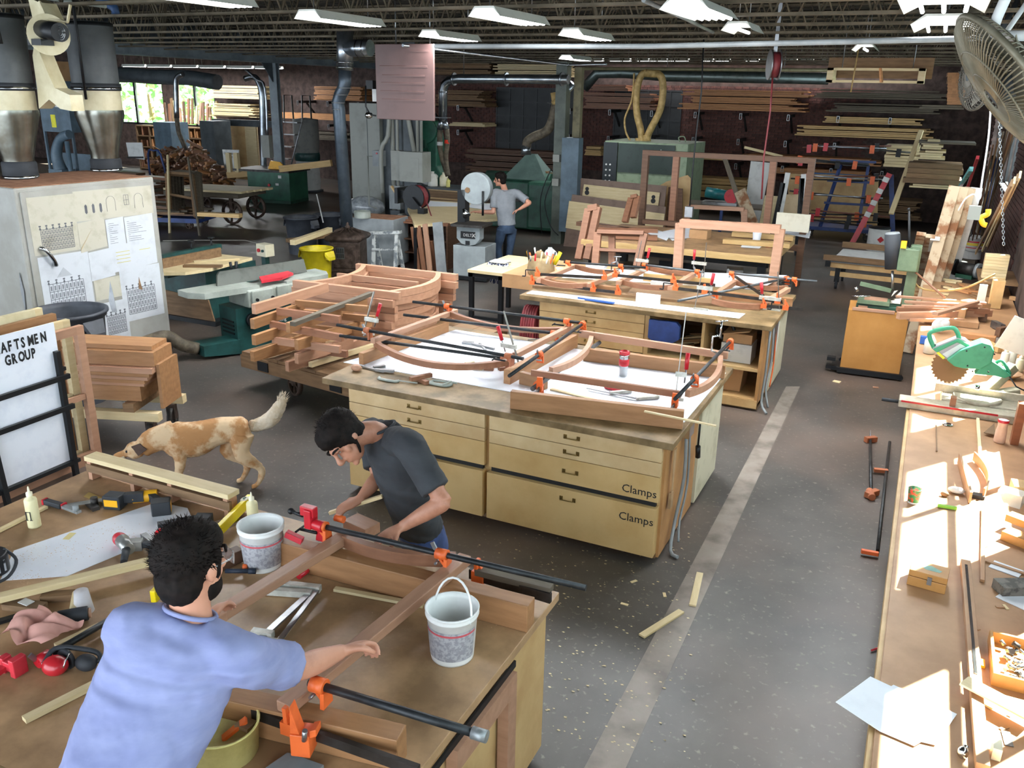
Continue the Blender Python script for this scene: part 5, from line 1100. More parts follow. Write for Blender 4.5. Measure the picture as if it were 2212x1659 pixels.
tf = fan('wire_fan','big dusty wire-cage fan at the upper right corner',c,(.744,.161,.648),.42,fanm,.2,96)
P('mount',MB().cyl((.05,.1,.05),(.5,.3,.35),.03),dgrey,tf)
tf = fan('wire_fan','smaller dark wire-cage fan hanging behind the big fan',gy(2112,165,11.5),(-.9,-.42,0),.36,mat('fan_dark','#4a4740','#35332d',.6),.22,44)
P('mount',MB().cyl((.05,.1,.2),(.3,.3,.9),.03),dgrey,tf)
ch = MB(); p0,p1 = gy(2158,238,7.5),gy(2168,530,7.5); n = 44
for i in range(n):
    p = p0.lerp(p1,(i+.5)/n)-p0; d = (p1-p0)/n; s_ = V((1,0,0)) if i % 2 else V((0,1,0))
    ch.tube([p-d*.62,p-d*.3+s_*.008,p+d*.3+s_*.008,p+d*.62,p+d*.3-s_*.008,p-d*.3-s_*.008,p-d*.62],.0028,4)
S('hanging_chain',ch,steel,'steel link chain hanging at the right below the fan','chain',p0)
a = gy(2140,235,8); t = T('drop_cord','pale power cord hanging by the leaning pipes with grey outlet box','cord',a)
P('cord',MB().tube([V((0,0,0)),gy(2135,300,8)-a,gy(2120,400,8)-a,gy(2118,425,8)-a,gy(2110,435,8)-a],.007,6,smooth_path=4).tube([gy(2070,455,8)-a,gy(2085,430,8)-a,gy(2105,420,8)-a,gy(2112,440,8)-a],.006,6,smooth_path=4),whitep,t)
e = gy(2105,458,8)-a; P('outlet_box',MB().box(e.x-.045,e.x+.045,e.y-.03,e.y+.03,e.z-.06,e.z+.05),panelgrey,t)
def lean(px0,py0,z0,px1,py1,w_,h,m_,lb,cat_='board',y1=None,rnd=False,name='leaning_board'):
    a = gz(px0,py0,z0); b = gy(px1,py1,y1); b.x = min(b.x,XR-.12); a.x = min(a.x,XR-.12)
    if rnd: return S(name,MB().cyl((0,0,0),b-a,w_,n=12),m_,lb,cat_,a)
    return beam(name,a,b,w_,h,m_,lb,cat_,up=(1,0,0))
for i,(x0,x1,m_,lb) in enumerate(((1968,2080,oldw,'leftmost old paint-flaked jamb leaning in the right-hand bundle'),(1990,2097,oldw,'second brown flaked jamb in the right-hand leaning bundle'),(2010,2110,oldw,'third greyish jamb in the right-hand leaning bundle'),(2032,2122,whitep,'white-edged jamb at the right of the leaning bundle'))):
    a = gz(x0-8,760-i*18,.02); b = gy(x1-18+i*2,402+i*2,12.4); beam('old_jamb',a,b,.13,.06,m_,lb,'board',up=(0,1,0),bev=.004)
for i,(x0,x1) in enumerate(((1958,1990),(1978,2010),(1996,2020))):
    a = gz(x0-6,660-i*5,.02); b = gy(x1,505+i*5,12.2); beam('old_jamb',a,b,.11,.05,whitep if i == 2 else oldw,['short flaky jamb behind the mortiser, left one','short flaky jamb behind the mortiser, middle one','short whitish jamb behind the mortiser, right one'][i],'board',up=(0,1,0))
lean(2068,470,1.0,2112,340,.05,.04,redp,'dark red board leaning against the right wall',y1=14)
lean(2056,430,1.0,2098,365,.06,.05,mat('teal_pole','#6fb0ae','#3c7f80',.6,kind='spots',sc_=8),'teal mottled pole leaning at the right',y1=13.4,rnd=False)
lean(2112,500,.9,2146,340,.035,.03,chrome,'shiny steel tube leaning at the right wall','pipe',y1=14.5,rnd=True,name='leaning_pipe')
lean(2118,500,.9,2154,345,.03,.03,blue,'dark blue tube leaning beside the shiny one','pipe',y1=14.6,rnd=True,name='leaning_pipe')
for i in range(8):
    lean(2092+i*9,520-i*3,.85,2134+i*11,330-i*14,.05,.02,(greyw,mahogd,brownw,greyw)[i % 4],'dark strip leaning in the dim bundle against the right wall',y1=14.2-.35*i,name='leaning_strip')['group'] = 'dark strips leaning at the right wall'
for i in range(4): lean(2108+i*14,545-i*5,.9,2186+i*6,395-i*6,.07,.02,pale if i % 2 else brownw,['first pale strip slanting below the chain','second brown strip slanting below the chain','third pale strip slanting below the chain','fourth brown strip slanting below the chain'][i],y1=9.8,name='leaning_strip')
S('yellow_hook',MB().tube([(.03,0,.07),(.03,0,.03),(-.01,0,.0),(.01,0,-.05),(.04,0,-.06)],.022,8,smooth_path=4),yel2,'bright yellow hook hanging below the outlet box','hook',gy(2123,470,8.2))
# =============== CLAMP BUILDERS ===============
def axes(a,b,up=(0,0,1)):
    t = (b-a).normalized(); s_ = t.cross(V(up)).normalized(); return t,s_,s_.cross(t)
def pipe_clamp(a,b,label,r=.014,heads=((.03,0),(.8,1)),col=None,m=None,group=None,drop=1,screw=True):
    a,b = V(a),V(b); t_,s_,u = axes(a,b); L = (b-a).length; col = col or orange
    t = T('pipe_clamp',label,'clamp',a,0,group)
    P('pipe',MB().cyl((0,0,0),b-a,r,n=14),m or pipeb,t)
    for f,k in heads:
        p = t_*L*f; mb = MB()
        mb.cyl(p-t_*.028,p+t_*.028,r*1.9,n=14)
        mb.prism([p+t_*.02+s_*.025-u*drop*.01,p+t_*.02-s_*.025-u*drop*.01,p+t_*.02-s_*.03-u*drop*.075,p+t_*.02+s_*.03-u*drop*.075],t_*.016)
        mb.bar(p-t_*.03+u*.01,p+t_*.02-u*drop*.05,.012,.03,s_)
        o = P('jaw',mb,col,t)
        if k == 0 and screw: P('screw',MB().cyl(p-t_*.03-u*drop*.045,p-t_*.13-u*drop*.045,.008,n=8).cyl(p-t_*.13-u*drop*.045-s_*.035,p-t_*.13-u*drop*.045+s_*.035,.006,n=6),black,t)
        if k == 1: P('clutch_lever',MB().bar(p-t_*.03+u*r,p-t_*.05+u*.05,.02,.008,s_).cyl(p-t_*.02-u*drop*.04-s_*.02,p-t_*.02-u*drop*.04+s_*.03,.007,n=8),steel,t)
    return t
def ibar_clamp(a,b,label,heads=((.1,0),(.8,1)),col=None,w=.012,h=.032,crank=True):
    a,b = V(a),V(b); t_,s_,u = axes(a,b); L = (b-a).length; t = T('bar_clamp',label,'clamp',a); col = col or orange
    P('bar',MB().bar((0,0,0),b-a,w,h),mat('bar_dark','#3b3532','#29241f',.5,.5,kind='worn',sc_=10),t)
    for f,k in heads:
        p = t_*L*f; mb = MB().bar(p-t_*.03,p+t_*.03,w+.03,h+.012); mb.prism([p+s_*.025+u*.01-t_*.012,p-s_*.025+u*.01-t_*.012,p-s_*.02+u*.085-t_*.02,p+s_*.02+u*.085-t_*.02],t_*.016); mb.bar(p+u*.01+t_*.03,p+u*.06,.012,.016,s_)
        P('jaw',mb,col,t)
        if k == 0 and crank: P('crank',MB().cyl(p-t_*.03+u*.045,p-t_*.14+u*.045,.007,n=8).bar(p-t_*.14+u*.045,p-t_*.14-u*.03,.01,.012,t_).cyl(p-t_*.14-u*.03,p-t_*.18-u*.03,.008,n=8),black,t)
    return t
def f_clamp(base,top,label,hdir=(1,0,0),off=.1,hlen=.12,jaw=None,lean=None,arm=.12,jaw_z=.3):
    a,b = V(base),V(top); t_ = (b-a).normalized(); h = V(hdir).normalized(); L = (b-a).length; t = T('f_clamp',label,'clamp',a)
    n = t_.cross(h).normalized()
    P('bar',MB().bar((0,0,0),b-a,.018,.007,h),mat('clamp_steel','#8d8a84','#6d6a65',.35,.8),t)
    jw = mat('jaw_cream','#c9c8c0','#aaa99f',.45,.2,kind='worn',sc_=14)
    z = jaw_z*L
    P('jaw',MB().bar(t_*.01-h*.01,t_*.01+h*arm,.022,.02,t_),jw,t,label='fixed cream jaw'); P('jaw',MB().bar(t_*z-h*.02,t_*z+h*arm,.03,.035,t_),jw,t,label='sliding cream jaw')
    q = t_*z+h*arm*.85; P('screw',MB().cyl(q-t_*.06,q+t_*.05,.006,n=8),steel,t); P('handle',MB().cyl(q+t_*.04,q+t_*(.04+hlen),.015,.017,n=12),red,t,label='red handle')
    return t
def arc_rail(a,b,sag,w,h,m,name,label,cat_='rail',n=14,parent=None,group=None):
    a,b,sag = V(a),V(b),V(sag); rs = []; up = V((0,0,1))
    for i in range(n+1):
        f = i/n; p = a.lerp(b,f)+sag*4*f*(1-f); d = (b-a)+sag*4*(1-2*f); s_ = d.normalized().cross(up).normalized()
        rs.append([p-a+s_*w/2-up*h/2,p-a+s_*w/2+up*h/2,p-a-s_*w/2+up*h/2,p-a-s_*w/2-up*h/2])
    o = P(name,MB().rings(rs,smooth=False),m,parent,label,loc=a)
    if not parent: o['category'] = cat_
    if group: o['group'] = group
    return o
def handle_(par,x,y,z,w=.1,m=None):
    P('handle',MB().tube([(x-w/2,y,z),(x-w/2,y-.025,z-.004),(x+w/2,y-.025,z-.004),(x+w/2,y,z)],.0045,6).box(x-w/2-.012,x-w/2+.012,y-.004,y,z-.016,z+.016).box(x+w/2-.012,x+w/2+.012,y-.004,y,z-.016,z+.016),m or mat('brass','#8f7747','#6d5a33',.35,.8),par,label='brass pull handle')
# =============== BENCH 1 (centre) ===============
BZ = .95; bx0,bx1,by0,by1 = -4.14,-1.26,5.22,7.12
t = T('bench_top','thick worn worktop of the centre bench with glue-stained front edge','worktop',(bx0,by0,0))
P('top',MB().box(0,bx1-bx0,0,by1-by0,.90,BZ),plyedge,t,bev=.004)
wp = [gz(742,783,BZ),gz(1478,913,BZ),gz(1568,806,BZ),gz(985,713,BZ)]; o = V((bx0,by0,0))
P('white_sheet',MB().prism([p-o for p in wp],(0,0,.004)),whitelam,t,label='white laminate sheet with scratches')
def cabinet(name,label,x0,x1,y0,y1,cols,h,parts_cb=None,side=ply):
    t = T(name,label,'cabinet',(x0,y0,0)); W = x1-x0; D = y1-y0
    P('carcass',MB().box(0,W,.03,D,.06,h),side,t); P('toe_kick',MB().box(.03,W-.01,.06,D-.05,0,.07),brownw,t)
    return t
cx0,cx1 = -3.92,-1.34
t = cabinet('drawer_cabinet','wide plywood drawer cabinet under the centre bench, two drawers lettered',cx0,cx1,5.28,7.05,2,.90)
gapx = -2.672
W = cx1-cx0; P('side_panel',MB().box(W-.0,W+.018,.03,.95,.03,.9),mat('side_orange','#b98a58','#a37646',.5,kind='worn',sc_=3),t); P('white_back_panel',MB().box(W,W+.03,1.0,1.75,.03,.9),mat('cream_side','#c5bfa6','#aca68b',.55),t)
zs = [(.775,.895),(.668,.77),(.472,.663),(.055,.435)]
for ci,(xa,xb) in enumerate(((0,gapx-.02-cx0),(gapx+.012-cx0,W))):
    for k,(za,zb) in enumerate(zs):
        pull = .0 if k < 3 else -.03
        d = P('drawer',MB().box(xa+.003,xb-.003,pull-.012,.03,za,zb),mat('drawer_ply','#d3b98d','#bfa072',.5,kind='worn',sc_=2.2) if k < 2 else mat('drawer_birch','#d0b07a','#bd9a62',.45,kind='worn',sc_=1.6),t,bev=.002)
        handle_(d,(xa+xb)/2 + (.0),pull-.012,(za+zb)/2+(.0 if k < 3 else .12),.1)
        if ci == 1 and k in (2,3): text('Clamps',.085,ink,d,(xb-.27,pull-.0135,(za+.035) if k == 2 else zb-.13),(pi/2,0,0))
        if k == 3: P('gap_shade',MB().box(xa+.02,xb-.02,-.0,.029,zb,zb+.034),ink,t)  # black strip standing in for the shade in the gap above the deep drawer
def side_items(x,items):
    for nm,lb,cat_,pts,r_,m_ in items:
        pts = [V(p) for p in pts]; S(nm,MB().tube([p-pts[0] for p in pts],r_,6,smooth_path=3),m_,lb,cat_,pts[0])
x = cx1+.04
S('hand_saw',MB().prism([(0,0,0),(0,.06,0),(0,.05,-.32),(0,.02,-.34),(0,.0,-.1)],(.006,0,0)).bar((0,.03,-.33),(0,.03,-.45),.02,.06),mat('saw_wood','#a98a66','#8a6d4c',.5),'hand saw hanging on the right side of the centre bench','saw',(x,5.42,.82))
side_items(x,[('grey_cord','grey power cord trailing down the side of the centre bench to the floor','cord',[(x,5.75,.84),(x+.02,5.72,.5),(x+.01,5.6,.2),(x+.03,5.45,.03),(x+.1,5.4,.02)],.014,grey),('grey_cord','second cord looping beside the first on the centre bench','cord',[(x,5.85,.84),(x+.02,5.85,.4),(x+.02,5.7,.15),(x+.05,5.6,.03)],.01,grey)])
S('outlet_strip',MB().box(0,.04,0,.14,0,.1),chrome,'metal outlet box on the side of the centre bench near the corner','outlet',(x-.01,5.72,.8)); S('air_nozzle',MB().cyl((0,0,0),(0,0,-.2),.008).cyl((0,0,-.2),(0,.03,-.3),.02),black,'black-handled tool hanging on the bench side by the white panel','tool',(x+.02,6.1,.8))
def bb(px0,py0,px1,py1,z,w,h,m,label,name='timber',cat_='timber',bev=.003):
    a,b = gz(px0,py0,z),gz(px1,py1,z); return beam(name,a,b,w,h,m,label,cat_,bev=bev)
bb(1104,862,1476,906,BZ+.07,.05,.135,fir,'broad brown board on edge along the front of the centre bench')
bb(780,775,965,705,BZ+.055,.05,.10,fir,'fir beam on edge at the left of the centre bench')
bb(1095,815,1242,735,BZ+.06,.06,.12,fir,'fir beam on edge between the two glued frames of the centre bench')
bb(1262,765,1566,803,BZ+.06,.05,.11,fir,'fir board on edge along the back right of the centre bench')
bb(1125,815,1180,828,BZ+.055,.05,.1,fir,'short fir crosspiece by the mid beam of the centre bench')
bb(1010,727,1030,722,BZ+.03,.3,.05,pale,'small loose block at the back of the white sheet')if 0 else None
za = BZ+.155
bb(805,737,985,672,za,.05,.045,mahogl,'pinkish stile of the left clamped frame, left one','stile','frame')
bb(1112,768,1235,705,za,.05,.045,mahogl,'pinkish stile of the left clamped frame, right one','stile','frame')
arc_rail(gz(812,742,za-.03),gz(1108,780,za-.05),V((.12,-.34,0)),.045,.05,mahog,'arched_rail','long arched rail bowing to the front of the centre bench','frame')
arc_rail(gz(975,678,za),gz(1230,712,za-.05),V((.0,-.13,-.03)),.045,.05,mahog,'arched_rail','arched rail at the back of the left clamped frame','frame')
zp = BZ+.22
pipe_clamp(gz(728,702,zp),gz(1130,775,zp),'black pipe clamp across the front of the left clamped frame',heads=((.18,1),(.93,0)),col=mat('rust_orange','#a8623f','#8a4d30',.5))
pipe_clamp(gz(734,725,zp-.1),gz(1110,777,zp-.1),'lower black pipe clamp below the left clamped frame',heads=((.95,0),),col=_m['rust_orange'],screw=False)
pipe_clamp(gz(892,652,zp),gz(1252,697,zp),'black pipe clamp at the back of the left clamped frame',heads=((.22,1),(.93,0)))
pipe_clamp(gz(872,680,zp-.08),gz(1215,722,zp-.08),'second rear pipe clamp under the left clamped frame',heads=((.95,0),),screw=False)
bb(1148,805,1470,852,za,.03,.05,mahog,'thin brown front rail of the right clamped frame','stile','frame')
bb(1252,720,1572,768,za,.04,.06,mahogl,'pinkish back rail of the right clamped frame','stile','frame')
arc_rail(gz(1190,800,za-.02),gz(1278,728,za-.02),V((.08,-.02,-.02)),.04,.05,mahogl,'arched_rail','curved left end rail of the right clamped frame','frame')
arc_rail(gz(1485,850,za-.02),gz(1555,768,za-.02),V((.08,-.0,-.03)),.04,.055,mahogl,'arched_rail','curved right end rail of the right clamped frame','frame')
pipe_clamp(gz(1100,812,zp),gz(1262,697,zp),'black pipe clamp over the left end of the right clamped frame',heads=((.35,1),(.97,0)))
pipe_clamp(gz(1150,840,zp-.12),gz(1295,740,zp-.12),'grey pipe under the left end of the right clamped frame',heads=((.08,0),),m=galv if 0 else mat('grey_pipe','#6b6f72','#4f5356',.4,.6),r=.018,screw=False)
pipe_clamp(gz(1458,862,zp),gz(1580,735,zp),'black pipe clamp over the right end of the right clamped frame',heads=((.3,1),(.97,0)))
ibar_clamp(gz(1155,856,zp-.1),gz(1185,805,zp-.1),'short orange-headed bar clamp at the front left of the right frame',heads=((.35,1),),crank=False)
ibar_clamp(gz(1448,888,zp-.12),gz(1475,845,zp-.12),'short orange-headed bar clamp at the front right corner of the bench',heads=((.35,1),),crank=False)
def fc(pb,yb,zb,pt_,yt,label,**k):
    a = gz(pb,yb,zb); kk = (a-V((0,0,CH))).dot(cf); b = gk(pt_,yt,kk*.985); return f_clamp(a,b,label,**k)
fc(785,720,zp-.1,808,630,'F clamp with red handle standing at the left clamp crossing',hdir=(1,-.1,0),arm=.12,jaw_z=.35)
fc(1122,790,zp-.14,1088,672,'F clamp with red handle standing at the centre clamp crossing',hdir=(-1,.1,0),arm=.12,jaw_z=.35)
fc(1458,865,zp-.12,1482,674,'tall F clamp with red handle at the right front of the centre bench',hdir=(1,.2,0),arm=.06,jaw_z=.3)
t = T('travel_mug','steel travel mug with red lid and red sleeve on the white sheet','mug',gz(1346,812,BZ+.004))
P('body',MB().lathe([(.032,0),(.036,.02),(.036,.1),(.04,.17),(.04,.19),(.001,.19)],n=24),chrome,t); P('sleeve',MB().lathe([(.038,.09),(.042,.1),(.042,.14),(.038,.15)],n=24),red,t); P('lid',MB().lathe([(.042,.185),(.043,.21),(.035,.215),(.03,.2),(.001,.2)],n=24),red,t)
t = T('f_clamp','F clamp lying flat in front of the travel mug','clamp',gz(1268,838,BZ+.02)); d = gz(1380,862,BZ+.02)-gz(1268,838,BZ+.02)
P('bar',MB().bar((0,0,0),d,.018,.007),steel,t); P('jaw',MB().bar(d*.45,d*.45+V((.13,.12,0)),.03,.02).bar(d*.95,d*.95+V((.14,.12,0)),.03,.02),_m['jaw_cream'],t); P('handle',MB().cyl(d*.4+V((.08,.09,0)),d*.4+V((-.06,.12,0)),.015),red,t)
S('c_clamp',MB().tube([(0,0,0),(.02,-.03,0),(.16,-.03,0),(.18,0,0)],.011,8,smooth_path=3).cyl((.15,-.0,0),(.34,.02,0),.005),mgrey,'grey C clamp lying on the front strip of the centre bench','clamp',gz(820,815,BZ+.012))
S('c_clamp',MB().tube([(0,0,0),(.0,-.04,0),(.14,-.04,.0),(.16,.02,.0)],.013,8,smooth_path=3).cyl((.0,.0,.01),(.2,.03,.01),.008).cyl((.12,-.06,.01),(.17,.0,.03),.007),mgrey,'grey C clamp right of the crossed wood blocks','clamp',gz(935,824,BZ+.014))
t = T('crossed_blocks','two small brown wood blocks screwed in a cross','block',gz(910,825,BZ)); P('block',MB().bar((-.08,.04,.015),(.08,-.04,.015),.035,.03),mahog,t); P('block',MB().bar((-.05,-.08,.04),(.04,.09,.04),.035,.03),mahog,t)
S('rag_ball',MB().ell((0,0,.03),(.05,.035,.03),9,6),mahogl,'small pinkish rag at the left corner of the centre bench','rag',gz(770,802,BZ)); S('wrench',MB().bar((0,0,.01),(.22,-.02,.01),.03,.015).bar((.1,.0,.02),(.16,.08,.02),.03,.02).bar((.15,-.04,.02),(.3,-.0,.02),.03,.02),steel,'dark steel clamp parts at the left of the centre bench','tool',gz(785,795,BZ))
S('wood_strip',MB().bar((0,0,.006),(.9,-.16,.006),.03,.01),pale,'thin pale strip lying before the front board of the centre bench','strip',gz(1190,842,BZ+.004)) ; S('wood_strip',MB().bar((0,0,.006),(.5,-.04,.006),.02,.01),pale,'thin pale strip sticking out over the right corner of the centre bench','strip',gz(1392,890,BZ+.14))
S('pencil',MB().cyl((0,0,.005),(.1,.1,.005),.004),steel,'small pen lying on the white sheet behind the arched rail','pen',gz(1140,735,BZ+.004)); S('small_tools',MB().bar((0,0,.01),(.25,-.05,.01),.02,.02).bar((.05,.05,.01),(.2,-.12,.01),.02,.01).bar((-.1,0,.01),(.0,.02,.01),.05,.02),steel,'cluster of small steel tools on the white sheet behind','tool',gz(1020,745,BZ+.004))
for i,(px,py) in enumerate(((1022,797),(1045,800),(1060,795),(1080,802),(1010,792))): S('scrap_block',MB().box(0,.08,0,.04,0,.03),mahog if i % 2 else pale,'small wood scrap on the white sheet before the centre clamp crossing','block',gz(px,py,BZ+.005),.3*i,'wood scraps on the centre bench')
# =============== BENCH 2 ===============
ex0,ex1,ey0,ey1 = -4.02,-1.2,8.70,10.35
t = T('bench_top','worktop of the second bench behind, brown with a white strip along the front','worktop',(ex0,ey0,0)); P('top',MB().box(0,ex1-ex0,0,ey1-ey0,.90,BZ),plyedge,t,bev=.004); o = V((ex0,ey0,0))
P('white_strip',MB().prism([p-o for p in (gz(1137,634,BZ),gz(1597,688,BZ),gz(1610,678,BZ),gz(1150,628,BZ))],(0,0,.004)),whitelam,t,label='white laminate strip'); P('white_sheet',MB().prism([p-o for p in (gz(1215,600,BZ),gz(1640,625,BZ),gz(1700,595,BZ),gz(1200,578,BZ))],(0,0,.004)),whitelam,t)
P('brown_board',MB().prism([p-o for p in (gz(1150,622,BZ),gz(1640,672,BZ),gz(1660,655,BZ),gz(1165,605,BZ))],(0,0,.03)),brownw,t)
dx0 = gy(1166,660,8.76).x; dm = gy(1393,700,8.76).x; dr = -1.27
t = T('drawer_cabinet','plywood drawer and shelf cabinet under the second bench','cabinet',(dx0,8.76,0)); W = dr-dx0; M1 = dm-dx0; D = 1.5
P('carcass',MB().box(0,M1,.03,D,.06,.9),ply,t); P('toe_kick',MB().box(.02,W,.05,D-.05,0,.07),brownw,t); P('right_side',MB().box(W-.03,W,0,D,.03,.9),mat('side_orange','#b98a58'),t); P('divider',MB().box(M1,M1+.05,0,D,.06,.9),ply,t); M2 = gy(1518,760,8.76).x-dx0; P('divider',MB().box(M2-.03,M2,0,D,.46,.9),ply,t); P('back',MB().box(M1,W,D-.03,D,.06,.9),mahogd,t); P('shelf',MB().box(M1+.05,W-.03,0,D,.43,.46),ply,t); P('base_shelf',MB().box(M1+.05,W-.03,0,D,.1,.13),ply,t); P('bottom_rail',MB().box(M1,W,-.005,.02,.03,.12),ply,t); P('side_back',MB().box(W,W+.012,.6,1.5,.05,.85),mat('cream_side','#c5bfa6'),t)
for za_,zb_ in ((.79,.895),(.68,.785),(.57,.675),(.46,.565),(.08,.45)):
    d = P('drawer',MB().box(.003,M1-.003,-.012,.03,za_,zb_),ply,t,bev=.002)
    handle_(d,M1*.5,-.012,(za_+zb_)/2,.1)
x2 = dx0+M1
S('blue_tool_case',MB().prism([(0,0,0),(.3,0,0),(.34,0,-.04),(.34,0,-.18),(.17,0,-.3),(.0,0,-.2)],(0,.06,0)),blue,'dark blue circular tool case hanging in the second bench','case',(x2+.06,8.7,.86))
for i in range(7): beam('offcut',(x2+.12+.05*i,8.9+.05*i,.5+.02*i),(x2+.5+.03*i,9.0+.1*(i % 3),.56+.025*i),.06,.03,(brownw,pale,greyw)[i % 3],'offcut jumbled on the upper shelf of the second bench','offcut',group='offcuts on the shelf')
S('carton',MB().box(0,.32,0,.3,0,.2),whitep,'white printed carton on the right shelf of the second bench','box',(dx0+M2+.16,8.9,.465)); S('open_carton',MB().box(0,.3,0,.28,0,.1).bar((.0,-.02,.1),(.28,-.02,.16),.12,.01),card,'open cardboard box on top of the white carton','box',(dx0+M2+.17,8.92,.67))
S('crushed_box',MB().prism([(0,0,0),(.38,0,0),(.4,.0,.28),(.2,0,.2),(.05,0,.22),(-.02,0,.1)],(0,.35,0)),card,'torn cardboard box on the lower shelf of the second bench','box',(dx0+M2+.02,8.92,.135)); S('cable_coil',MB().tube([(.09*cos(a_),0,.09*sin(a_)) for a_ in [2*pi*i/20 for i in range(21)]],.02,6),black,'black cable coil hanging above the white carton','cable',(dx0+M2+.18,8.95,.78))
side_items(0,[('grey_cord','grey cord hanging down the side of the second bench','cord',[(dr+.03,8.9,.85),(dr+.04,8.85,.4),(dr+.04,8.8,.1),(dr+.12,8.7,.02)],.014,grey),('grey_cord','second grey cord on the side of the second bench','cord',[(dr+.03,9.1,.85),(dr+.05,9.1,.5),(dr+.04,9.0,.2),(dr+.1,8.9,.02)],.012,grey),('orange_cord','thin orange cord on the side of the second bench','cord',[(dr+.03,9.3,.8),(dr+.05,9.3,.4),(dr+.05,9.2,.15)],.008,orange)])
for i in range(4): S('file_tool',MB().bar((0,0,0),(0,.01,-.35-.04*i),.02,.012),steel if i else whitep,['white paddle hanging','steel rod hanging first','steel rod hanging second','steel rod hanging third'][i]+' at the side of the second bench','tool',(dr+.03,9.45-.08*i,.84))
zb = BZ+.13
for i,(a,b,m_) in enumerate((((1163,607),(1245,573),mahogl),((1267,617),(1335,590),mahogl),((1335,612),(1402,577),mahogl),((1447,623),(1500,592),mahogl),((1540,640),(1590,608),mahogl),((1660,650),(1702,625),mahogl))):
    bb(a[0],a[1],b[0],b[1],zb,.06,.05,m_,['first','second','third','fourth','fifth','sixth'][i]+' pinkish stile from the left on the second bench','stile','frame')
for i,(a,b,lb) in enumerate((((1170,606),(1268,616),'front left arched rail on the second bench'),((1342,608),(1450,621),'front middle arched rail on the second bench'),((1540,650),(1658,660),'front right arched rail on the second bench'),((1243,575),(1335,588),'rear left arched rail on the second bench'),((1400,578),(1500,590),'rear middle arched rail on the second bench'),((1588,610),(1700,622),'rear right arched rail on the second bench'))):
    arc_rail(gz(*a,zb),gz(*b,zb),V((.03,-.13,0)),.04,.055,mahog,'arched_rail',lb,'frame')
for i,(a,b) in enumerate((((1150,606),(1335,630)),((1180,600),(1310,580)),((1340,630),(1480,595)))):
    pass
bb(1180,610,1330,628,BZ+.05,.05,.09,fir,'fir board on edge below the left frame of the second bench'); bb(1390,598,1540,610,BZ+.05,.05,.09,pine,'pine board on edge below the middle frame of the second bench'); bb(1560,640,1712,655,BZ+.06,.05,.11,fir,'fir board on edge at the right end of the second bench')
zc = BZ+.2
ibar_clamp(gz(1155,592,zc),gz(1310,600,zc),'black bar clamp at the front left of the second bench',heads=((.04,0),(.97,1)))
ibar_clamp(gz(1150,610,zc-.1),gz(1335,632,zc-.1),'lower black bar clamp at the front left of the second bench',heads=((.0,0),(.72,1),(1,1)),crank=False)
pipe_clamp(gz(1218,566,zc),gz(1395,578,zc),'black pipe clamp at the rear left of the second bench',heads=((.05,0),(.7,1)))
pipe_clamp(gz(1390,572,zc),gz(1520,588,zc),'grey pipe clamp at the rear middle of the second bench',heads=((.02,0),(.9,1)),m=_m['grey_pipe'])
ibar_clamp(gz(1325,594,zc),gz(1545,616,zc),'long black bar clamp across the middle of the second bench',heads=((.02,0),(.6,1)))
ibar_clamp(gz(1455,622,zc),gz(1690,652,zc),'long black bar clamp across the front right of the second bench',heads=((.02,0),(.3,1),(.96,1)))
pipe_clamp(gz(1465,650,zc-.02),gz(1705,600,zc),'grey pipe clamp slanting across the right of the second bench',heads=((.3,1),(.97,0)),m=_m['grey_pipe'])
pipe_clamp(gz(1575,590,zc),gz(1765,608,zc),'pale grey pipe overhanging the right end of the second bench',heads=((.03,1),(.75,0)),m=_m['grey_pipe'])
ibar_clamp(gz(1588,597,zc),gz(1650,640,zc),'short dark diagonal bar over the right frame of the second bench',heads=())
ibar_clamp(gz(1640,660,zc-.06),gz(1735,668,zc-.06),'dark bar clamp with cranks at the right end of the second bench',heads=((.1,1),(.6,0)))
fc(1372,584,zc-.05,1386,520,'F clamp at the rear left of the second bench, red handle to its right',hdir=(1,0,0),arm=.14,jaw_z=.35); fc(1520,600,zc-.12,1526,524,'F clamp at the rear middle of the second bench, red handle to its left',hdir=(-1,0,0),arm=.16,jaw_z=.4)
fc(1500,668,zc-.1,1518,582,'F clamp at the front of the second bench beside the white card',hdir=(1,0,0),arm=.14,jaw_z=.55); fc(1684,672,zc-.1,1680,587,'F clamp at the right front corner of the second bench',hdir=(-1,0,0),arm=.2,jaw_z=.3)
S('white_card',MB().box(0,.27,0,.04,0,.1),paper,'white block standing on the white strip of the second bench','block',gz(1373,652,BZ+.004),-.0); S('blue_marker',MB().bar((0,0,.01),(.34,-.02,.01),.05,.015).bar((-.1,.02,.01),(.05,.01,.01),.02,.012),lblue,'blue-handled tool lying on the white strip','tool',gz(1265,648,BZ+.005)); S('white_offcut',MB().box(0,.3,0,.12,0,.05),whitep,'white block lying inside the middle frame of the second bench','block',gz(1405,616,BZ+.03),-.05)
S('tall_white_sheet',MB().box(0,.25,0,.15,0,.04),paper,'white offcuts at the rear left of the second bench','paper',gz(1265,578,BZ+.005)); S('c_clamp',MB().tube([(0,0,0),(-.06,0,.02),(-.06,0,.14),(0,0,.16)],.01,6).cyl((0,0,.14),(0,0,.28),.008).cyl((-.05,0,.27),(.05,0,.29),.006),chrome,'upright C clamp at the back of the bench with the travel mug','clamp',gz(1552,765,BZ+.02+.16)) ; S('c_clamp',MB().tube([(0,0,0),(-.06,0,.02),(-.06,0,.12),(0,0,.14)],.01,6).cyl((0,0,.1),(0,0,.2),.008).cyl((-.04,0,.2),(.06,0,.21),.006),steel,'small upright C clamp at the rear of the second bench','clamp',gz(1330,590,BZ+.1))
c = gz(1150,735,0)
t = T('hose_coil','dark red hose coil hanging at the left end of the second bench','hose',(dx0-.08,8.85,.5)); hm = MB()
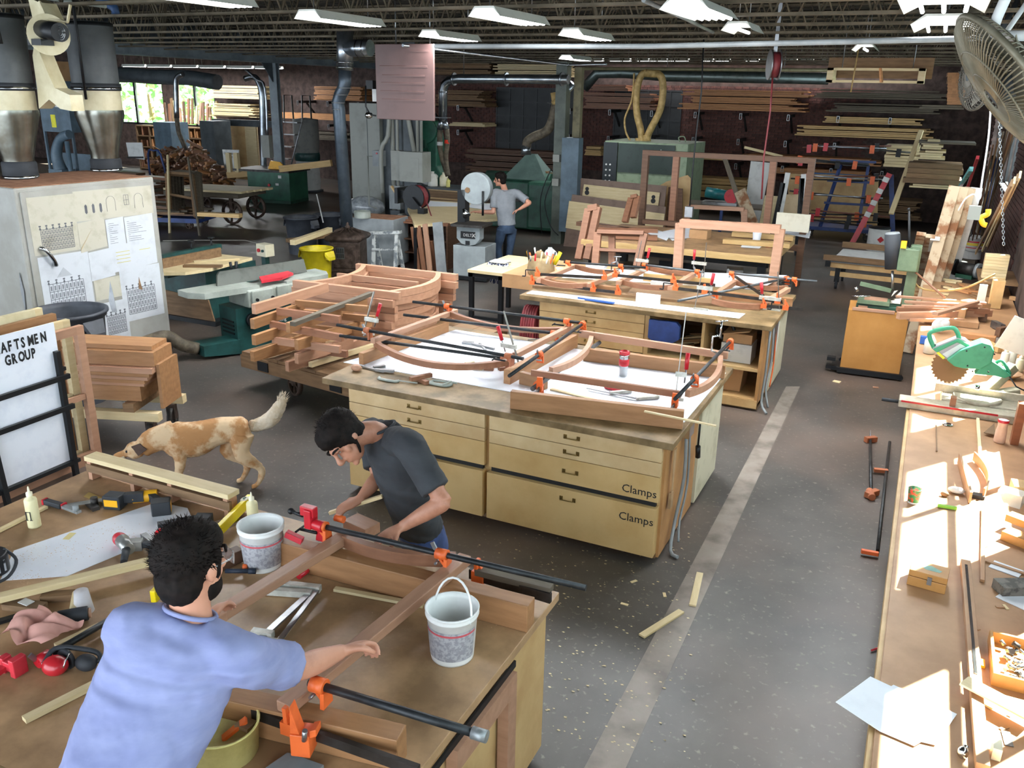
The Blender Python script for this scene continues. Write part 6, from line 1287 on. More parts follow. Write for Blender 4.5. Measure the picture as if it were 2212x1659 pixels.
for k in range(6): hm.tube([(.03*k-.12,.16*cos(a_),.3*sin(a_)) for a_ in [2*pi*i/26 for i in range(27)]],.016,6,cap=False)
P('coil',hm,redhose,t)
t = T('hose_coil','dark red hose coil at the left end of the centre bench','hose',(cx0-.06,5.7,.6)); hm = MB()
for k in range(3): hm.tube([(.03*k-.05,.16*cos(a_),.28*sin(a_)) for a_ in [2*pi*i/26 for i in range(27)]],.012,6,cap=False)
P('coil',hm,redhose,t)
for i,(a,b,lb) in enumerate((((1496,1308),(1512,1238),'pale wood strip lying across the aisle line'),((1386,1374),(1472,1320),'longer pale wood strip lying on the floor left of the aisle line'))):
    beam('floor_strip',gz(*a,.008),gz(*b,.008),.045,.012,pale,lb,'strip')
random.seed(5)
ch = MB()
for i in range(420):
    px,py = random.uniform(1000,1500),random.uniform(1150,1640); p = gz(px,py,0)
    if p.x < -1.1 and p.y < 3.4: continue
    a_ = random.uniform(0,6.28); s_ = random.uniform(.003,.012); ch.add([p+V((s_*cos(a_+k*pi/2),s_*sin(a_+k*pi/2)*.6,.004)) for k in range(4)],[(0,1,2,3)])
o = P('wood_chips',ch,pale,None,'pale wood chips scattered on the concrete floor by the benches',kind='stuff'); o['category'] = 'chips'
for i,(px,py) in enumerate(((1340,1305),(1365,1260),(1440,1290),(1205,1132),(1255,1140))): S('chip',MB().box(0,.05,0,.02,0,.004),pale,'small pale wood chip on the floor beside the benches','chip',gz(px,py,.001),i,'larger chips on the floor')
# =============== FOREGROUND BENCH ===============
FZ = .90; fx0,fx1,fy0,fy1 = -4.38,-1.28,1.40,3.30
t = T('bench_top','large stained worktop of the nearest bench in the left foreground','worktop',(fx0,fy0,0)); P('top',MB().box(0,fx1-fx0,0,fy1-fy0,.855,FZ),benchtop,t,bev=.004); o = V((fx0,fy0,0))
P('front_edging',MB().box(0,fx1-fx0,-.02,0,.85,FZ),plyedge,t)
P('white_sheet',MB().prism([p-o for p in (gz(30,1190,FZ),gz(0,1255,FZ),gz(145,1245,FZ),gz(420,1130,FZ),gz(405,1098,FZ),gz(340,1085,FZ))],(0,0,.002)),whitelam,t,label='white laminate sheet strewn with sawdust')
t = T('drawer_cabinet','plywood cabinet under the nearest bench','cabinet',(-4.0,1.5,0)); P('carcass',MB().box(0,2.66,.0,1.72,.06,.85),ply,t); P('toe_kick',MB().box(.04,2.62,.04,1.68,0,.07),brownw,t)
for i,(xa,xb) in enumerate(((.1,.62),(.7,1.25),(1.35,2.0),(2.05,2.6))):
    P('door',MB().box(xa,xb,-.03,0,.1,.8),brownw if i < 2 else ply,t,bev=.004)
P('side_panel',MB().box(2.66,2.69,.2,1.72,.05,.85),ply,t,bev=.003); P('hinge',MB().box(2.66,2.70,.16,.2,.5,.56).box(2.66,2.7,.16,.2,.2,.26),steel,t)
xs = -1.30
S('outlet_box',MB().box(0,.05,0,.1,0,.12).cyl((.05,.03,.08),(.056,.03,.08),.02).cyl((.05,.07,.08),(.056,.07,.08),.02).cyl((.05,.03,.03),(.056,.03,.03),.02).cyl((.05,.07,.03),(.056,.07,.03),.02),chrome,'chrome four-socket outlet box on the end of the nearest bench','outlet',(xs-.0,1.62,.68))
S('door_edge_strip',MB().box(0,.02,0,.04,-.4,0),ply,'plywood strip down the corner of the nearest bench end','strip',(xs,1.78,.85))
t = T('l_frame','upper L-shaped brown sample frame hung on the nearest bench end','frame',(xs,2.25,.8)); P('arm',MB().box(0,.05,0,.52,-.08,.02),mahogl,t); P('post',MB().box(0,.05,.44,.52,-.62,-.08),mahogl,t); P('edge_strip',MB().box(.02,.03,-.2,.55,.02,.05),black,t)
t = T('l_frame','lower L-shaped brown sample frame hung below on the nearest bench end','frame',(xs+.02,2.1,.6)); P('arm',MB().box(0,.04,0,.3,-.08,.0),mahogl,t); P('post',MB().box(0,.04,.22,.3,-.5,-.08),mahogl,t); P('metal_edge',MB().box(.0,.04,-.1,.2,.02,.05),steel,t)
def on(px,py,z=FZ+.001): return gz(px,py,z)
def fbeam(pa,pb,z,w,h,m,lb,name='timber',cat_='timber'): return beam(name,gz(*pa,z),gz(*pb,z),w,h,m,lb,cat_,bev=.004)
t1 = FZ+.135
A0 = gz(600,1160,t1); A1 = gz(1148,1300,t1); A0.z = A1.z = FZ+.068; beam('timber',A0,A1,.085,.134,fir,'long brown laminated beam behind the curved rail on the nearest bench','timber',bev=.004)
A0 = gz(430,1480,t1); A1 = gz(868,1582,t1); A0.z = A1.z = FZ+.068; beam('timber',A0,A1,.085,.134,fir,'second brown beam lying nearer the camera on the nearest bench','timber',bev=.004)
fbeam((395,1250),(520,1195),FZ+.04,.06,.07,mahogd,'dark beam hidden behind the head of the blue-shirted man')
zr = FZ+.165
fbeam((742,1162),(478,1325),zr,.065,.045,mahogl,'left pinkish moulded stile of the frame being glued','stile','frame')
fbeam((1005,1206),(612,1530),zr,.065,.045,mahogl,'right pinkish moulded stile gripped by the blue-shirted man','stile','frame')
fbeam((480,1325),(400,1375),zr,.065,.045,mahogl,'hidden end of the left stile by the man','stile','frame')
arc_rail(gz(745,1166,zr),gz(985,1208,zr),V((.0,-.06,0)),.04,.06,mahog,'arched_rail','curved mahogany rail between the two stiles on the nearest bench','frame')
S('stile_end_block',MB().box(-.06,.1,-.05,.05,-.025,.03),mahogl,'pinkish wood block under the hands of the dark-shirted man','block',gz(775,1135,zr),-.2)
zq = FZ+.235
pipe_clamp(gz(690,1135,zq),gz(1266,1270,zq),'long black pipe clamp with red screw head and orange tail jaw on the nearest bench',heads=((.01,0),(.49,1)),col=orange)
t = T('red_clamp_head','red screw head of the long pipe clamp near the dark-shirted man','clamp',gz(690,1135,zq)); 
P('head',MB().cyl((-.03,0,0),(.03,-.005,0),.028,n=16).box(-.07,-.03,-.03,.03,-.02,.08).box(-.1,-.02,-.02,.02,.04,.09).prism([(-.02,.0,-.02),(.02,0,-.02),(.03,0,-.09),(-.03,0,-.09)],(0,.02,0)),red,t,bev=.004); P('screw',MB().cyl((-.1,0,.03),(-.17,.01,.03),.01).ell((-.18,.01,.03),.017,8,6),black,t); P('base_foot',MB().bar((-.06,-.06,-.07),(-.14,-.08,-.04),.03,.03),redp,t)
S('orange_cap',MB().cyl((0,0,0),(.05,0,0),.018),orange,'orange clamp collar beside the red screw head','clamp',gz(725,1118,zq))
t = pipe_clamp(gz(668,1474,zq),gz(1040,1588,zq),'thick black pipe clamp nearest the camera with galvanised end coupling',r=.0155,heads=((.06,1),),col=orange)
e = gz(1040,1588,zq)-gz(668,1474,zq); P('coupling',MB().cyl(e*.95,e*1.03,.0215,n=18),mat('coupling','#9fa3a4','#7d8182',.5,.6,kind='worn',sc_=20),t)
ibar_clamp(gz(450,1505,FZ+.10),gz(905,1665,FZ+.10),'black bar clamp running under the stile nearest the camera',heads=((.42,1),),h=.04,w=.02)
pj = gz(655,1590,FZ+.12)
t = T('orange_jaw','large orange cast jaw on the nearest bar clamp','clamp',pj,.3); P('casting',MB().box(-.035,.035,-.035,.035,-.06,.03).prism([(-.035,-.03,.03),(0,-.03,.03),(-.03,-.03,.14)],(0,.05,0)).prism([(.035,-.03,.02),(.035,.02,.02),(.06,.02,.03),(.06,-.03,.03)],(0,0,.03)),orange,t,bev=.003); P('lever',MB().cyl((.02,-.04,.02),(.03,-.05,.07),.009),steel,t)
ibar_clamp(gz(1015,1238,FZ+.07),gz(1190,1292,FZ+.07),'black bar clamp lying behind the long beam at the bench corner',heads=((.12,1),),h=.05,w=.02)
beam('worn_strip',gz(1030,1232,FZ+.1),gz(1192,1272,FZ+.1),.05,.03,greyw,'weathered strip lying on the dark bar at the bench corner','strip')
wj = _m['jaw_cream']
t = T('f_clamp','F clamp with white jaws and red handle lying under the glued frame','clamp',gz(690,1270,FZ+.02)); q = lambda px,py,z=FZ+.02: gz(px,py,z)-gz(690,1270,FZ+.02)
P('jaw',MB().bar(q(600,1262),q(692,1272),.035,.03),wj,t); P('jaw',MB().bar(q(560,1275),q(672,1283),.03,.03),wj,t); P('bar',MB().bar(q(685,1275),q(600,1388),.022,.01),steel,t); P('bar',MB().bar(q(665,1285),q(560,1382),.03,.01),steel,t); P('handle',MB().cyl(q(645,1245),q(672,1225),.016),red,t); P('jaw',MB().bar(q(545,1365),q(590,1372),.03,.03).bar(q(575,1385),q(608,1392),.03,.03),wj,t)
beam('thin_strip',gz(723,1272,FZ+.01),gz(915,1308,FZ+.01),.028,.014,pale,'thin pale strip lying between the stiles on the nearest bench','strip')
def bucket(name,label,c,r_,h,inner,lbl=True,bail=None,rz=0):
    t = T(name,label,'bucket',c,rz)
    bm_ = mat('bucket_white','#dfe0de','#cfd0cd',.35)
    P('body',MB().lathe([(.001,0),(r_*.82,0),(r_*.84,.01),(r_*.97,h*.86),(r_*1.02,h*.87),(r_*1.04,h*.9),(r_*1.0,h*.92),(r_*1.04,h*.97),(r_*1.05,h),(r_*.98,h),(r_*.94,h*.9),(r_*.8,.02),(.001,.015)],n=48),bm_,t)
    if lbl:
        n = 40; lab = MB(); rs = []
        for z in (h*.12,h*.72): rr = r_*(.84+.13*z/(h*.86))+.0012; rs.append([V((rr*cos(2*pi*(k/n)*.93),rr*sin(2*pi*(k/n)*.93),z)) for k in range(n)])
        P('printed_label',MB().rings(rs,False),mat('label_grey','#a9a9ae','#8b8b92',.5,kind='spots',sc_=60),t)
        for z0,z1,mm in ((.64,.68,mat('label_red','#c8565e')),):
            rs = []
            for z in (h*z0,h*z1): rr = r_*(.84+.13*z/(h*.86))+.002; rs.append([V((rr*cos(2*pi*k/n*.93),rr*sin(2*pi*k/n*.93),z)) for k in range(n)])
            P('label_stripe',MB().rings(rs,False),mm,t)
    if inner:
        P('residue',MB().lathe([(r_*.80,.03),(r_*.945,h*.82)],n=40),inner,t)
    return t
bk = bucket('glue_bucket','white bucket with grey printed label in front of the right stile',on(967,1400),.108,.235,mat('grey_residue','#bdb9a8','#8c8672',.6,kind='spots',sc_=9),rz=.6)
bk.location = on(967,1425)+V((-.0,.04,0))
P('bail',MB().tube([(.108*cos(a_),.108*sin(a_)*.3,.2+.15*sin(a_)) for a_ in [pi*k/12 for k in range(13)]],.005,6),mat('bucket_white','#dfe0de'),bk,rot=(0,0,-.9))
P('red_patch',MB().lathe([(.12,.06),(.124,.17)],n=10),redp,bk) if 0 else None
bk2 = bucket('glue_bucket','white bucket with printed label behind the left stile',on(552,1232)+V((0,.06,0)),.108,.23,None,rz=2.2)
c = on(462,1640)
t = T('glue_tub','shallow cream tub of yellowish glue at the bottom edge of the photo','tub',c+V((.0,.05,0))); P('tub',MB().lathe([(.001,0),(.12,0),(.13,.12),(.133,.12),(.133,.125),(.125,.125),(.115,.01),(.001,.01)],n=40),mat('tub_cream','#dfd48c','#c9bd74',.4,kind='worn',sc_=12),t); P('glue',MB().lathe([(.001,.05),(.12,.05)],n=40),mat('glue','#e0d79c','#c8bc74',.2),t); P('brush',MB().bar((0,0,.05),(.06,.06,.11),.03,.012),orange,t); P('brush_tip',MB().box(.03,.09,.03,.08,.085,.1),brownw,t)
S('folded_rag',MB().prism([(0,0,0),(.16,.02,0),(.17,.1,0),(.02,.09,0)],(0,0,.02)),grey,'grey folded rag at the bottom edge beside the glue tub','rag',on(575,1668))
a,b = gz(195,985,FZ+.14),gz(505,1068,FZ+.14)
t = T('bench_fence','long pale U-shaped rail on edge along the far left of the nearest bench','rail',a); d = b-a
P('top_board',MB().bar((0,0,0),d,.09,.03),pale,t,bev=.003); P('front_board',MB().bar(V((0,-.03,-.06)),d+V((0,-.03,-.06)),.02,.05),brownw,t); P('under_board',MB().bar(V((.02,.03,-.08)),d+V((-.02,.03,-.08)),.02,.1),mahogl,t)
for f in (.02,.33,.6,.97): P('block',MB().bar(d*f+V((0,0,-.015)),d*f+V((0,0,-.135)),.03,.07),mahogl,t)
beam('pale_strip',gz(-60,1306,FZ+.06),gz(345,1208,FZ+.06),.05,.03,pale,'long white-wood strip reaching from the left edge to the blue-shirted man','strip',bev=.002)
beam('pale_strip',on(52,1555,FZ+.012),on(240,1460,FZ+.012),.035,.018,pale,'pale strip lying left of the blue-shirted man near the bench edge','strip')
beam('pale_strip',on(-20,1155,FZ+.012),on(100,1095,FZ+.012),.025,.015,pale,'thin pale strip lying behind the glue bottle','strip')
beam('pale_strip',gz(120,1395,FZ+.02),gz(215,1350,FZ+.02),.025,.015,pale,'short pale strip under the black mallet','strip'); beam('brown_offcut',gz(90,1290,FZ+.02),gz(160,1285,FZ+.02),.05,.03,brownw,'short brown offcut behind the clear cup','block')
def gbottle(label,c,h,r_,m):
    t = T('glue_bottle',label,'bottle',c); P('body',MB().lathe([(.001,0),(r_,0),(r_*1.03,.01),(r_,h*.66),(r_*.9,h*.7),(r_*.45,h*.74),(r_*.42,h*.8)],n=28),m,t); P('cap',MB().lathe([(r_*.5,h*.77),(r_*.5,h*.85),(r_*.2,h*.87),(r_*.14,h*.96),(.002,h)],n=20),cream,t); return t
t = gbottle('cream squeeze bottle with black marks standing on the nearest bench at the left',on(68,1140)+V((0,.02,0)),.235,.032,mat('bottle_cream','#dcd3a8','#cfc594',.35))
P('mark',MB().box(-.016,-.011,-.0345,-.032,.05,.1).box(.008,.012,-.0345,-.032,.05,.1).box(-.02,-.006,-.0345,-.032,.05,.053).box(.003,.018,-.0345,-.032,.05,.053).box(-.016,.01,-.0345,-.032,.097,.1),ink,t,rot=(0,0,.35))
gbottle('second glue bottle half hidden behind the bucket and level',on(548,1135),.2,.03,_m['bottle_cream'])
a,b = gz(540,1078,FZ+.06),gz(330,1290,FZ+.06)
t = T('spirit_level','bright yellow spirit level lying diagonally past the head','level',a); d = b-a; P('body',MB().bar((0,0,0),d,.026,.06),mat('level_yellow','#e8cf18','#d8bf10',.35),t,bev=.003); P('vial',MB().ell(d*.06+V((0,0,.03)),(.02,.03,.006),14,6),cream,t); P('vial_fluid',MB().bar(d*.05+V((0,0,.037)),d*.075+V((0,0,.037)),.012,.004),green,t)
S('chisel',MB().bar((0,0,.01),(-.02,-.14,.01),.012,.008).cyl((0,0,.014),(.01,.12,.014),.016),orangew,'chisel with orange wooden handle leaning by the far rail','chisel',on(306,1075))
def drill(name,label,c,rz):
    t = T(name,label,'drill',c,(pi/2*0,0,rz))
    P('body',MB().cyl((-.02,0,.04),(.11,0,.04),.034,n=18),yel2,t,bev=.002); P('nose',MB().cyl((.11,0,.04),(.155,0,.04),.032,.026,n=18),rubber,t); P('chuck',MB().cyl((.155,0,.04),(.19,0,.04),.022,.016,n=16),chrome,t)
    P('bit',MB().cyl((.19,0,.04),(.22,0,.04),.006).cyl((.22,0,.04),(.26,0,.04),.003),redp,t); P('grip',MB().bar((.02,0,.04),(-.05,.13,.04),.035,.045),rubber,t); P('battery',MB().box(-.1,.0,.12,.2,.0,.08),rubber,t,bev=.006); P('battery_label',MB().box(-.09,-.01,.118,.12,.02,.06).box(-.101,-.099,.13,.19,.015,.065),yel2,t)
    return t
drill('cordless_drill','yellow and black cordless drill on the white sheet of the nearest bench',on(322,1085)+V((.02,.02,0)),3.9)
t = T('cordless_drill','yellow and black drill battery and grip lying behind the drill','drill',on(250,1095),.3); P('battery',MB().box(-.05,.05,-.04,.04,0,.08),rubber,t,bev=.006); P('battery_label',MB().box(-.04,.04,-.042,-.04,.02,.06),yel2,t); P('grip',MB().bar((.03,.02,.05),(.14,.06,.05),.04,.05),rubber,t)
t = T('pull_saw','black and red handled pull saw lying at the left of the nearest bench','saw',on(100,1090),.1); P('handle',MB().bar((0,0,.02),(.13,-.01,.02),.035,.03),rubber,t,bev=.006); P('red_end',MB().box(-.012,0,-.018,.018,.005,.035).box(.13,.138,-.02,.016,.005,.035),red,t); P('blade',MB().bar((.14,0,.02),(.3,.16,.02),.045,.002),steel,t); P('frame',MB().bar((.14,-.01,.02),(.27,-.03,.02),.03,.015).cyl((.25,-.03,.02),(.25,-.03,.06),.016),grey,t)
S('knob_clamp',MB().cyl((0,0,0),(0,0,.05),.02).bar((-.05,0,.01),(.06,-.04,.01),.04,.02),castiron,'small black-knobbed jig by the pull saw','tool',on(205,1092)); S('saw_blade_sheet',MB().prism([(0,0,0),(.2,-.02,0),(.2,-.06,0),(.02,-.05,0)],(0,0,.003)),mat('brassy','#b59a52','#9c8342',.4,.4),'brassy scraper sheet lying before the far rail','tool',on(192,1064))
t = T('angle_drill','silver and red corded right-angle power tool left of the head','tool',on(262,1180),-.25)
P('motor',MB().ell((0,0,.04),(.05,.035,.035),16,10),redp,t); P('gear_head',MB().cyl((.02,0,.04),(.13,-.02,.04),.036,.03,n=16).bar((.09,0,.04),(.13,.05,.04),.05,.05),mat('cast_alu','#a8a9a6','#8a8b88',.35,.7,kind='worn',sc_=12),t); P('grip',MB().cyl((.12,-.03,.04),(.21,-.09,.03),.02,.016),rubber,t); P('rear_handle',MB().bar((.13,.05,.04),(.32,.2,.04),.035,.03),rubber,t,bev=.005)
t = T('nailer','red and silver air nailer partly hidden behind the head','tool',on(345,1165),.2); P('body',MB().bar((0,0,.03),(.14,.06,.03),.06,.05),_m['cast_alu'],t,bev=.006); P('red_knob',MB().cyl((.04,-.02,.06),(.04,-.05,.06),.026).box(.08,.12,.0,.03,.055,.075),red,t); P('magazine',MB().bar((-.08,-.02,.02),(.1,-.12,.02),.03,.03),steel,t); P('handle',MB().bar((-.05,.06,.04),(.12,.2,.04),.04,.03).bar((.1,.18,.04),(.18,.2,.04),.06,.05),rubber,t)
t = S('plastic_cup',MB().lathe([(.043,0),(.042,.004),(.03,.105),(.001,.105)],n=28),mat('frosted','#dddde3','#c8c8d0',.3,trans=.45),'clear plastic cup standing upside down by the shoulder','cup',on(182,1320))
t = T('rubber_mallet','wooden-handled black rubber mallet by the pink rag','mallet',on(158,1345),-.75); P('handle',MB().cyl((-.19,0,.035),(0,0,.035),.014,.016),pale,t); P('head',MB().cyl((.0,-.055,.035),(.0,.065,.035),.032,n=22),rubber,t,bev=.004); P('end_face',MB().cyl((.0,.065,.035),(.0,.075,.035),.022),mahogl,t)
S('wood_plane',MB().bar((0,0,.015),(.18,.05,.015),.06,.03),brownw,'small wooden plane with paper label at the left edge','plane',on(15,1310)); S('tape_label',MB().box(0,.06,0,.04,0,.003),whitep,'small white label with print on the wooden plane','label',on(38,1302,FZ+.033))
random.seed(3)
def ragf(u,v): return (-.13+.26*u+.02*sin(9*v),-.1+.2*v+.02*sin(8*u),.02+.04*abs(sin(5*u+2*v))+.03*abs(sin(7*v-3*u))*(1-abs(2*u-1)*.5))
S('pink_rag',MB().grid(ragf,24,20),mat('rag_pink','#c9968a','#b58378',.85),'crumpled dusty pink rag at the left edge','rag',on(62,1390)+V((0,.05,0)))
pipe_clamp(gz(90,1425,FZ+.04),gz(260,1325,FZ+.04),'black pipe clamp with red screw head lying at the left edge',heads=((.02,1),),col=red,drop=0)
t = T('red_clamp_head','red clamp head with silver screw at the left edge of the photo','clamp',on(25,1440,FZ+.03)); P('casting',MB().box(-.03,.04,-.02,.02,-.01,.03).box(.03,.06,-.03,.03,-.02,.06).box(-.05,-.02,-.02,.02,-.03,.04),redp,t,bev=.004); P('screw',MB().cyl((-.12,-.0,.02),(-.04,0,.02),.009),chrome,t); P('foot',MB().bar((-.02,-.02,0),(-.01,-.09,-.0),.03,.02),redp,t)
t = T('ear_muffs','red ear muffs with black headband on the nearest bench','ear muffs',on(108,1465)+V((0,.03,0)),.3); P('cup',MB().ell((0,0,.04),(.052,.045,.04),22,12),mat('muff_red','#b3242c','#9c1d25',.25),t,label='red ear cup'); P('cup',MB().ell((.1,.05,.03),(.045,.035,.035),18,10),rubber,t); P('cushion',MB().cyl((.01,.045,.035),(.015,.06,.035),.045,n=20),rubber,t); P('headband',MB().tube([(-.04,-.01,.05),(-.03,.05,.08),(.05,.08,.07),(.13,.09,.05),(.15,.06,.03)],.01,8,smooth_path=4),rubber,t); P('wire',MB().tube([(.05,-.02,.05),(.055,.01,.085),(.04,.05,.07)],.003,6,smooth_path=3),chrome,t)
t = T('corded_tool','round black corded power tool cut off by the left edge','tool',on(-15,1235)); P('body',MB().cyl((0,0,0),(0,0,.1),.075,n=26),black,t,bev=.006); P('vent',MB().box(.05,.078,-.02,-.01,.02,.08).box(.05,.078,.01,.02,.02,.08),chrome,t); P('cord',MB().tube([(.02,.06,.1),(.1,.06,.06),(.14,-.02,.02),(.1,-.1,.01),(.0,-.13,.01),(-.1,-.14,.01)],.008,8,smooth_path=5),rubber,t)
beam('knife',on(-10,1345,FZ+.01),on(60,1325,FZ+.01),.03,.015,black,'black handled tool at the left edge under the strip','tool')
S('orange_tipped_tool',MB().cyl((0,0,.03),(.1,.05,.03),.011).cyl((.1,.05,.03),(.13,.065,.03),.014),lblue if 0 else mat('navy','#1e2a3c'),'dark handled tool with orange tip between face and bucket','tool',on(488,1245)); S('orange_tip',MB().cyl((0,0,0),(.02,.01,0),.015),orange,'orange tip of the dark handled tool','tool',on(525,1225,FZ+.03))
S('clear_blade_guard',MB().prism([(0,0,0),(.1,.02,0),(.12,.1,0),(.03,.08,0)],(0,0,.02)),chrome,'shiny metal bracket next to the yellow level','bracket',on(460,1135)); S('wood_knob',MB().cyl((0,0,.02),(.05,-.02,.02),.018),brownw,'small brown wooden knob at the bench edge by the level','knob',on(490,1105)); S('dark_block',MB().box(0,.1,0,.03,0,.02),mahogd,'small dark block behind the bucket by the level','block',on(515,1118))
ch = MB()
for i in range(500):
    cx_,cy_,s_ = random.choice(((90,1200,40),(160,1185,35),(250,1150,30),(60,1250,25),(300,1060,30),(1000,1320,60)))
    p = gz(random.gauss(cx_,s_),random.gauss(cy_,s_*.35),FZ+.004); a_ = random.uniform(0,6.28); e = random.uniform(.001,.0035)
    if p.x > fx1 or p.x < fx0 or p.y > fy1: continue
    ch.add([p+V((e*cos(a_+k*pi/2),e*sin(a_+k*pi/2),.001)) for k in range(4)],[(0,1,2,3)])
o = P('sawdust',ch,mat('dust_light','#c8a888'),None,'light sawdust sprinkled over the nearest bench',kind='stuff'); o['category'] = 'sawdust'
S('masking_tape',MB().box(0,.035,0,.07,0,.001),mat('tape_tan','#d8c98c'),'short strip of tan masking tape on the white sheet','tape',on(135,1165,FZ+.0035),.4)
# =============== RIGHT-HAND BENCH ===============
RZ = .90; rx0 = .14
t = T('bench_top','long wall bench top down the right side, tan hardboard in hot sun','worktop',(rx0,0,0)); hb = mat('hardboard','#b08863','#9a7350',.5,kind='worn',sc_=3)
P('top',MB().box(0,XR-rx0-.02,1.2,7.05,.85,RZ),hb,t,bev=.003); P('far_top',MB().box(.0,XR-rx0-.02,7.05,12.5,.84,RZ-.005),hb,t); P('front_edge',MB().box(-.02,0,1.2,7.05,.8,RZ-.01),ply,t)
t = T('bench_cabinet','plywood cabinet front under the right wall bench','cabinet',(rx0+.04,0,0)); P('carcass',MB().box(0,.9,1.25,6.95,.05,.85),mat('cab_pale','#a99c7c','#928566',.6),t); P('apron',MB().box(-.025,0,3.4,6.9,.55,.84),mat('cream_side','#c5bfa6'),t)
for y in (1.4,3.0,4.6,6.0): P('front_panel',MB().box(-.01,0,y,y+1.3,.1,.8),ply,t)
S('far_cabinet',MB().box(0,.85,0,4.9,0,.84),brownw,'dark timber cabinet under the farther part of the wall bench','cabinet',(rx0+.12,7.2,0))
def on(px,py,z=RZ+.001): return gz(px,py,z)
def rb_(name,label,cat_,pa,pb,z,w,h,m): return beam(name,gz(*pa,z),gz(*pb,z),w,h,m,label,cat_,bev=.002)
def flatr(name,label,cat_,pxs,z,th,m):
    pts = [gz(*p,z) for p in pxs]; o = pts[0].copy(); return S(name,MB().prism([p-o for p in pts],(0,0,th)),m,label,cat_,o)
flatr('paper_sheet','bright white sheets of paper overhanging the right bench edge','paper',[(1805,1517),(1880,1462),(1925,1483),(1930,1480),(2067,1543),(2020,1610),(1990,1603),(1975,1612),(1900,1580)],RZ+.006,.002,paper)
c = on(1958,1262); t = T('wooden_box','small wooden box with metal clasp and green leaf painted on its lid','box',c,-.1); bxm = mat('box_wood','#bd8a4e','#a6763d',.4,kind='worn',sc_=4)
P('case',MB().box(0,.17,0,.12,0,.05),bxm,t,bev=.002); P('lid',MB().box(0,.17,0,.12,.053,.085),bxm,t,bev=.002); P('clasp',MB().box(.085,.105,-.006,0,.03,.07),steel,t); P('leaf',MB().prism([(.04,.07,.0855),(.07,.04,.0855),(.13,.04,.0855),(.14,.06,.0855),(.09,.09,.0855)],(0,0,.0006)),mat('leaf_print','#7fa294','#5f8676'),t)
c = on(1972,1085); t = T('patterned_cup','green paper cup with red and white pattern in the sun patch','cup',c); P('cup',MB().lathe([(.001,0),(.03,0),(.038,.088),(.039,.09),(.035,.09),(.028,.005),(.001,.005)],n=28),mat('cup_green','#2f7a52','#c34a3a',.5,kind='spots',sc_=40),t); P('base_ring',MB().lathe([(.031,0),(.032,.01)],n=28),whitep,t)
rb_('track_rail','long wooden rail with inlaid metal scale along the right bench','rail',(2085,1215),(2122,1659),RZ+.02,.045,.035,hb)
a,b = gz(2087,1220,RZ+.04),gz(2108,1455,RZ+.04); beam('scale_strip',a,b,.012,.004,chrome,'metal scale strip set in the wooden rail','ruler')
rb_('plywood_offcut','pale plywood strip lying askew over the wooden rail','board',(2082,1470),(2230,1548),RZ+.055,.075,.01,pale)
rb_('thin_batten','thin batten lying along the right bench','strip',(2124,1100),(2122,1255),RZ+.01,.02,.015,hb)
rb_('thin_batten','white-lit batten beyond the patch of sun','strip',(2112,905),(2118,1000),RZ+.03,.02,.02,pale)
rb_('curved_offcut','dark edged board standing in the sun patch','board',(2072,990),(2096,1075),RZ+.04,.015,.07,hb)
arc_rail(gz(2104,985,RZ+.04),gz(2125,1065,RZ+.04),V((.05,0,0)),.01,.06,hb,'bent_strip','bent veneer strip beside the dark edged board','strip')
S('utility_knife',MB().bar((0,0,.01),(.1,.01,.01),.02,.015),mat('lime','#7fb83a'),'green and black utility knife lying in the sun patch','knife',on(2025,1095)); S('sanding_block',MB().box(0,.07,0,.05,0,.02),rubber,'dark clip at the end of the standing board','clip',on(2098,1075)); S('crumpled_foil',MB().ell((0,0,.02),(.05,.03,.02),8,5),whitep,'crumpled white sheet in the sun patch','paper',on(2065,1065)); S('brown_lump',MB().ell((0,0,.015),(.025,.018,.018),8,5),brownw,'small brown lump beside the crumpled sheet','scrap',on(2040,1072))
S('silver_lid',MB().lathe([(.001,.004),(.03,.004),(.035,0),(.037,.006)],n=24),chrome,'round silver tin lid in the upper part of the bench','lid',on(2047,918)); rb_('pencil','thin dark stick lying below the silver lid','pencil',(2022,918),(2024,975),RZ+.01,.008,.008,brownw)
c = on(2155,1480); t = T('parts_tray','open wooden tray full of small metal parts','tray',(gz(2140,1480,RZ).x,gz(2140,1480,RZ).y,RZ),.0); w_,d_ = .3,.33
P('tray_base',MB().box(0,w_,0,d_,0,.01),bxm,t); P('side',MB().box(0,.012,0,d_,.01,.06),bxm,t); P('side',MB().box(w_-.012,w_,0,d_,.01,.06),bxm,t); P('side',MB().box(.012,w_-.012,0,.012,.01,.06),bxm,t); P('side',MB().box(.012,w_-.012,d_-.012,d_,.01,.06),bxm,t)
random.seed(11)
for i in range(34):
    x_,y_ = c.x*0+t.location.x+random.uniform(.05,w_-.05),t.location.y+random.uniform(.05,d_-.05)
    S('metal_part',MB().cyl((0,0,0),(random.uniform(-.03,.03),random.uniform(-.03,.03),.012),random.uniform(.006,.014),n=8),(steel,castiron,chrome,yel2)[0 if i % 9 else 3] if i % 3 else castiron,'small metal part in the wooden tray','part',(x_,y_,RZ+.012+random.uniform(0,.03)),0,'metal parts in the tray')
